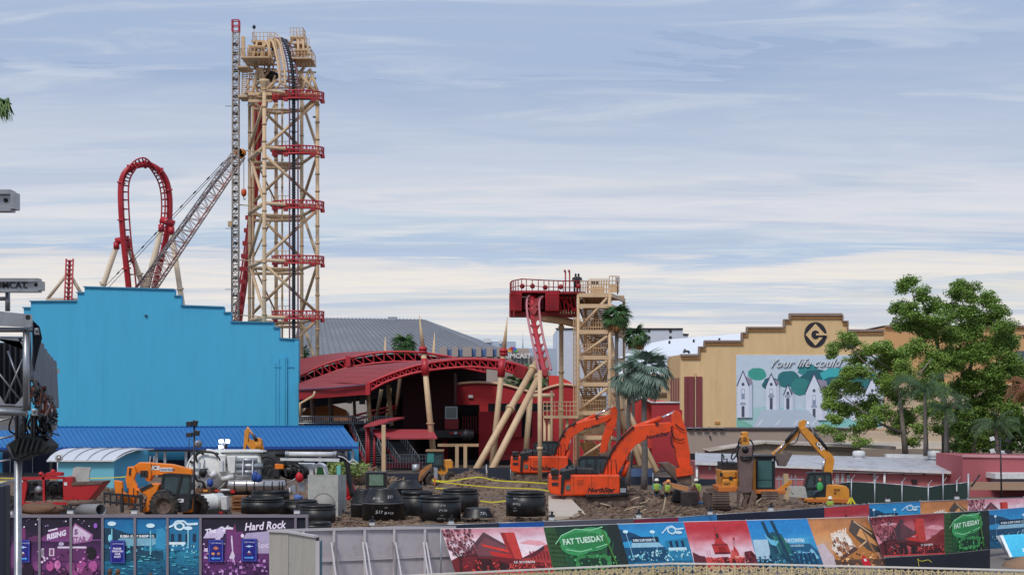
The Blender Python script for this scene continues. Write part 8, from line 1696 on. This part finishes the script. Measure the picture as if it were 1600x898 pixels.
# light mast at the right with floodlights
Y=96
T=thing('light_mast','thin black mast with two small white floodlights in front of the trees at right','light mast',(X(1564,Y),Y,0));r=MB();r.tube((X(1565,Y),Y,0),P(1563,682,Y),.06,.045,n=8);part('pole',r,m_dark,T)
for a,b in((1550,685),(1550.5,704)):r=MB();r.bc(P(a,b,Y),(.28,.12,.24),Matrix.Rotation(-.3,3,'Y'));part('floodlight',r,m_white,T);r=MB();r.tube(P(a,b,Y+.1),P(1563,b,Y+.1),.025,n=5);part('bracket',r,m_dark,T)
for a,b in((1575,688),(1574,705)):r=MB();r.bc(P(a,b,Y),(.28,.2,.24),Matrix.Rotation(.4,3,'Y'));part('floodlight',r,m_dark,T)
r=MB();r.tube(P(1546,695,Y),P(1578,695,Y),.03,n=5);part('cross_arm',r,m_dark,T)
# plants
m_leaf=mat('plane_tree_leaf',S(126,154,70),.5,var=.38,scale=.5,spec=.4);m_leaf2=mat('dark_tree_leaf',S(118,148,68),.5,var=.42,scale=.5,spec=.3);m_bark=mat('pale_bark',S(132,122,112),.9,var=.3,scale=2,bump=.5);m_palm=mat('palm_green',S(70,104,56),.5,var=.3,scale=.8,spec=.4);m_palms=mat('silver_palm',S(120,142,128),.5,var=.2,scale=.8);m_trunk=mat('palm_trunk',S(104,98,94),.95,var=.25,scale=4,bump=.6);m_dead=mat('dead_frond',S(166,118,70),.85,var=.3)
def leafset(name,n=90,spread=1.0,seed=0,lw=.17):
 """a cluster of small folded leaves round a few twigs"""
 rq=random.Random(seed);r=MB()
 for i in range(n):
  d=V3((rq.gauss(0,1),rq.gauss(0,1),rq.gauss(0,.7)));d=d.normalized()*spread*rq.random()**.4;d.z*=.7
  a=V3((rq.uniform(-1,1),rq.uniform(-1,1),rq.uniform(-.7,.5))).normalized();b=a.cross(V3((rq.uniform(-1,1),rq.uniform(-1,1),rq.uniform(.2,1)))).normalized();s=lw*rq.uniform(.7,1.4)
  r.poly([d-a*s,d-b*s*.6,d+a*s*.9,d+b*s*.6])
 return r
def tree(label,px,ybase,Y,trunks,clumps,leafm,density=1.0,cs=1.0,lw=.17,seed=1,group=None,nl=70):
 rq=random.Random(seed);T=thing('broadleaf_tree',label,'tree',(X(px,Y),Y,0),group=group)
 r=MB()
 for pts,w in trunks:r.path([P(a,b,Yq_)for a,b,Yq_ in pts],[w*(1-.75*k/(len(pts)-1))for k in range(len(pts))],8)
 tk=part('trunk',r,m_bark,T);cr_=MB();tw=MB()
 for(a,b,Ya,rx,rz)in clumps:
  c=P(a,b,Ya);R_=V3((rx*Ya/F,rx*Ya/F*.9,rz*Ya/F));n=max(5,int(10*density*(rx*rz)/170));
  for k in range(n):
   d=V3((rq.gauss(0,1),rq.gauss(0,1),rq.gauss(0,1))).normalized()*rq.random()**.45;q=c+V3((d.x*R_.x,d.y*R_.y,d.z*R_.z));ls=leafset('',int(nl*rq.uniform(.6,1.2)),cs*rq.uniform(.55,1.0),rq.randrange(99999),lw);cr_.add([q+v for v in ls.v],ls.f)
   tw.path([c+(q-c)*.1,(c+q)/2+V3((0,0,.1)),q],[.05,.035,.02],4)
 part('crown',cr_,leafm,T);part('twigs',tw,m_bark,tk,kind='stuff');return T
 # the big tree: left limb reaching over the mural, twin tops
rq=random.Random(77)
CL=[]
def cl_(lst,Y):
 for a,b,rx,rz in lst:CL.append((a,b,Y+rq.uniform(-2,2),rx,rz))
cl_([(1422,442,17,9),(1410,452,8,10),(1441,462,9,12),(1402,480,12,12),(1424,488,16,14),(1412,508,14,13),(1440,505,14,14),(1456,478,12,13),(1468,500,14,16),(1452,522,18,12)],150)
cl_([(1508,448,18,11),(1496,462,12,10),(1520,462,10,12),(1488,486,14,14),(1512,486,16,14),(1545,470,14,12),(1558,484,14,12),(1540,500,20,16),(1566,510,16,14),(1512,516,22,16),(1488,526,20,14),(1576,536,18,18),(1550,540,22,18),(1520,552,24,20),(1488,560,24,20),(1572,570,20,22),(1545,590,22,22),(1510,600,26,22),(1560,620,20,22),(1530,640,24,24),(1580,650,14,24),(1500,650,14,26),(1515,690,14,20),(1540,680,18,22),(1592,610,14,26),(1588,575,16,18)],152)
BIG=list(CL)
CL=[]
cl_([(1322,527,15,8),(1308,540,14,8),(1300,552,10,8),(1336,536,10,10),(1352,552,10,10),(1364,545,10,8),(1386,545,18,16),(1380,570,20,18),(1404,560,18,16),(1412,582,20,18),(1340,562,16,12),(1330,582,18,12),(1316,598,16,12),(1302,612,16,12),(1296,630,12,12),(1316,636,18,14),(1336,608,14,12),(1352,580,12,12),(1308,655,12,10),(1345,640,20,12),(1364,628,14,12),(1352,660,14,14),(1336,672,10,8),(1345,690,12,8),(1312,680,8,10),(1290,672,10,6),(1386,600,18,16),(1400,620,18,16),(1382,645,18,14),(1412,652,20,14),(1400,668,16,12),(1428,690,10,10),(1440,668,12,10),(1435,610,22,18),(1455,580,20,18),(1450,640,18,14),(1462,612,18,16),(1470,640,14,16),(1460,560,18,16),(1430,545,20,16),(1466,668,10,10)],146)
LEFTC=CL
tree('tall dark-trunked tree with twin tops at the right edge of the site',1478,708,152,[([(1478,715,152),(1476,640,152),(1470,580,152),(1462,520,151),(1440,470,150)],.42),([(1478,660,152),(1510,600,152),(1525,540,152),(1515,470,152)],.28),([(1478,620,152),(1450,560,151),(1436,500,150),(1424,450,150)],.2),([(1520,712,153),(1532,640,153),(1560,560,152),(1552,490,152)],.25)],BIG,m_leaf2,1.5,.95,.10,5,nl=165)
tree('spreading lighter green tree whose left limb reaches across the mural',1413,708,146,[([(1415,712,146),(1411,670,146),(1408,640,146),(1402,600,146),(1396,560,146)],.3),([(1411,676,146),(1390,668,146),(1372,660,146),(1345,640,145),(1310,612,145)],.16),([(1384,662,146),(1360,668,146),(1348,680,146)],.1),([(1404,612,146),(1375,590,146),(1345,560,145),(1322,535,145)],.14),([(1396,580,146),(1362,556,146),(1330,540,145),(1306,545,145)],.1),([(1402,600,146),(1440,580,146),(1456,560,146)],.15),([(1447,712,147),(1446,640,147),(1450,590,147)],.26)],LEFTC,m_leaf,1.3,.8,.095,9,nl=140)
# palms
def fan_mesh(R_,n=22,droop=.35,seed=0,arc=2.5,w=.055):
 rq=random.Random(seed);r=MB()
 for k in range(n):
  a=-arc/2+arc*k/(n-1)+rq.uniform(-.04,.04);L_=R_*(1-.25*abs(a)/arc)*rq.uniform(.88,1.05);d=V3((math.cos(a),math.sin(a),0));s=V3((-d.y,d.x,0))*w*R_
  m1=d*L_*.55+V3((0,0,-.04*R_));t=d*L_+V3((0,0,-droop*R_*rq.uniform(.7,1.4)));r.add([V3((0,0,0)),m1-s+V3((0,0,.015*R_)),m1+V3((0,0,-.03*R_)),m1+s+V3((0,0,.015*R_)),t],[(0,1,2),(0,2,3),(1,4,2),(2,4,3)])
 return r
def fan_palm(label,base,top,r0,r1,R_,n,mleaf,seed=1,skirt=0,stem=.55,group='fan palms'):
 rq=random.Random(seed);T=thing('fan_palm',label,'palm tree',base,group=group);r=MB();r.path([base.lerp(top,k/7)+V3((.05*math.sin(k),0,0))for k in range(8)],[r0+(r1-r0)*k/7 for k in range(8)],10);part('trunk',r,m_trunk,T)
 fans=[fan_mesh(R_,24,.3+.12*k,seed+k)for k in range(4)]
 for k in range(n):
  el=math.radians(80-130*(k/(n-1))**.9);az=k*2.399+rq.uniform(-.2,.2);d=V3((math.cos(az)*math.cos(el),math.sin(az)*math.cos(el),math.sin(el)));q=top+d*R_*stem*rq.uniform(.8,1.25);r=MB();r.path([top,(top+q)/2+V3((0,0,.04)),q],[.03,.022,.018],5);dead=skirt and el<math.radians(-28)
  x=d;x=(x+V3((0,0,-.35))).normalized();z=(ZUP-x*x.dot(ZUP));z=z.normalized()if z.length>.1 else V3((0,1,0));y=z.cross(x);M3=Matrix((x,y,z)).transposed()@Matrix.Rotation(rq.uniform(-.5,.5),3,'X');f=rq.choice(fans);r.add([q+M3@v for v in f.v],f.f);part('frond',r,m_dead if dead else mleaf,T)
 return T
fan_palm('tall green fan palm with brown skirt just right of the cream stair tower',P(967,735,125),P(963,496,125),.2,.13,.95,34,m_palm,3,1);fan_palm('fan palm half behind the tall one, brown lower fronds',P(985,735,134),P(994,528,134),.18,.13,.9,26,m_palm,8,1)
fan_palm('silvery fan palm with the widest crown, thick grey trunk',P(1006,765,112),P(1008,585,112),.26,.17,1.35,30,m_palms,11,0,.7);fan_palm('silvery fan palm leaning left of the widest one',P(981,760,116),P(984,590,116),.2,.14,1.15,20,m_palms,14,0,.6)
fan_palm('small dark green palm peeking behind the red station roof',P(631,610,190),P(631,541,190),.25,.2,1.3,30,m_palm,21,0,.5);fan_palm('dark palm behind the dropping red track',P(834,640,175),P(832,590,175),.2,.18,1.6,18,m_palm,24,0,.5);fan_palm('small palm low behind the red building parapet',P(799,640,175),P(800,598,175),.2,.18,.9,14,m_palm,27,0,.5);fan_palm('tiny palm top beside the lift tower foot',P(475,600,200),P(475,548,200),.2,.15,.7,12,m_palm,28,0,.5)
def feather_palm(label,base,top,R_,n,m_,seed=1,lf=.5,group='feathery palms'):
 rq=random.Random(seed);T=thing('feather_palm',label,'palm tree',base,group=group);r=MB();r.path([base.lerp(top,k/5)for k in range(6)],[.2,.17,.16,.15,.14,.12],10);part('trunk',r,m_trunk,T)
 for k in range(n):
  az=k*2.399;el0=math.radians(rq.uniform(20,75));r=MB();pts=[];p=top.copy();d=V3((math.cos(az)*math.cos(el0),math.sin(az)*math.cos(el0),math.sin(el0)))
  for j in range(9):pts.append(p.copy());p+=d*R_/8;d=(d+V3((0,0,-.26))).normalized()
  r.path(pts,[.03]*4+[.018]*5,4)
  for j in range(1,9):
   for h in(0,.5):
    q=pts[j-1].lerp(pts[j],h);t=(pts[j]-pts[j-1]).normalized();s=t.cross(ZUP).normalized()if abs(t.z)<.98 else V3((1,0,0))
    for sg in(-1,1):e=q+(s*sg*.75+t*.5+V3((0,0,-.55)))*lf*rq.uniform(.8,1.2);r.add([q-t*.035,q+t*.035,e],[(0,1,2)])
  part('frond',r,m_,T)
m_feath=mat('feather_green',S(78,104,66),.55,var=.25,scale=.8)
feather_palm('feathery palm in front of the big tree, left of the middle trunk',P(1446,712,138),P(1445,612,138),3.6,26,m_feath,3,.75);feather_palm('feathery palm drooping between the two big trunks',P(1478,712,139),P(1478,640,139),2.8,20,m_feath,5,.65);feather_palm('feathery palm low at the right behind the black light mast',P(1560,714,136),P(1556,668,136),2.6,24,m_feath,7,.8)
feather_palm('palm whose brown hanging fronds show at the right border',P(1612,714,130),P(1610,612,130),2.6,22,mat('rusty_frond',S(150,96,72),.8,var=.2),9,.55,group='palms at the right border')
# palm frond tip at the upper left
T=thing('palm_frond','drooping green palm frond tip entering at the upper left edge','palm frond',P(-30,140,22));r=MB();rq=random.Random(4)
for k in range(46):
 a=P(-12+rq.uniform(0,26),152+rq.uniform(0,10),22);e=P(4+rq.uniform(-10,18),172+rq.uniform(0,24),22+rq.uniform(-.1,.1));s=V3((.012,0,0));r.add([a-s,a+s,e],[(0,1,2)])
for k in range(30):a=P(-20+k*1.1,153+k*.32,22);e=a+V3((rq.uniform(.0,.12),0,rq.uniform(-.3,-.15)));r.add([a+V3((-.03,0,0)),a+V3((.03,0,.01)),e],[(0,1,2)])
part('leaflets',r,mat('frond_green',S(86,116,50),.6,var=.25),T,kind='stuff');r=MB();r.path([P(-60,140,22),P(-20,152,22),P(6,157,22),P(18,163,22)],[.03,.025,.02,.01],6);part('rib',r,m_palm,T)
# dark planting that closes the view at the far right under the trees
rq=random.Random(31)
for k,(px,Yk,w,h,lb)in enumerate(((1520,160,34,30,'dark shrub mass between the big trunks'),(1580,158,30,34,'dark shrub mass at the right border under the tree'),(1430,168,0,0,''))):
 if not w:continue
 T=thing('shrub',lb,'shrub',(X(px,Yk),Yk,0));r=MB()
 for j in range(70):
  q=P(px+rq.uniform(-w,w),705-rq.uniform(0,h*1.6),Yk+rq.uniform(-1.5,1.5));ls=leafset('',50,.8,rq.randrange(9999),.18);r.add([q+v for v in ls.v],ls.f)
 part('foliage',r,m_leaf2,T);r=MB();r.tube((X(px,Yk),Yk,0),P(px,690,Yk),.15,.06);part('stem',r,m_bark,T)
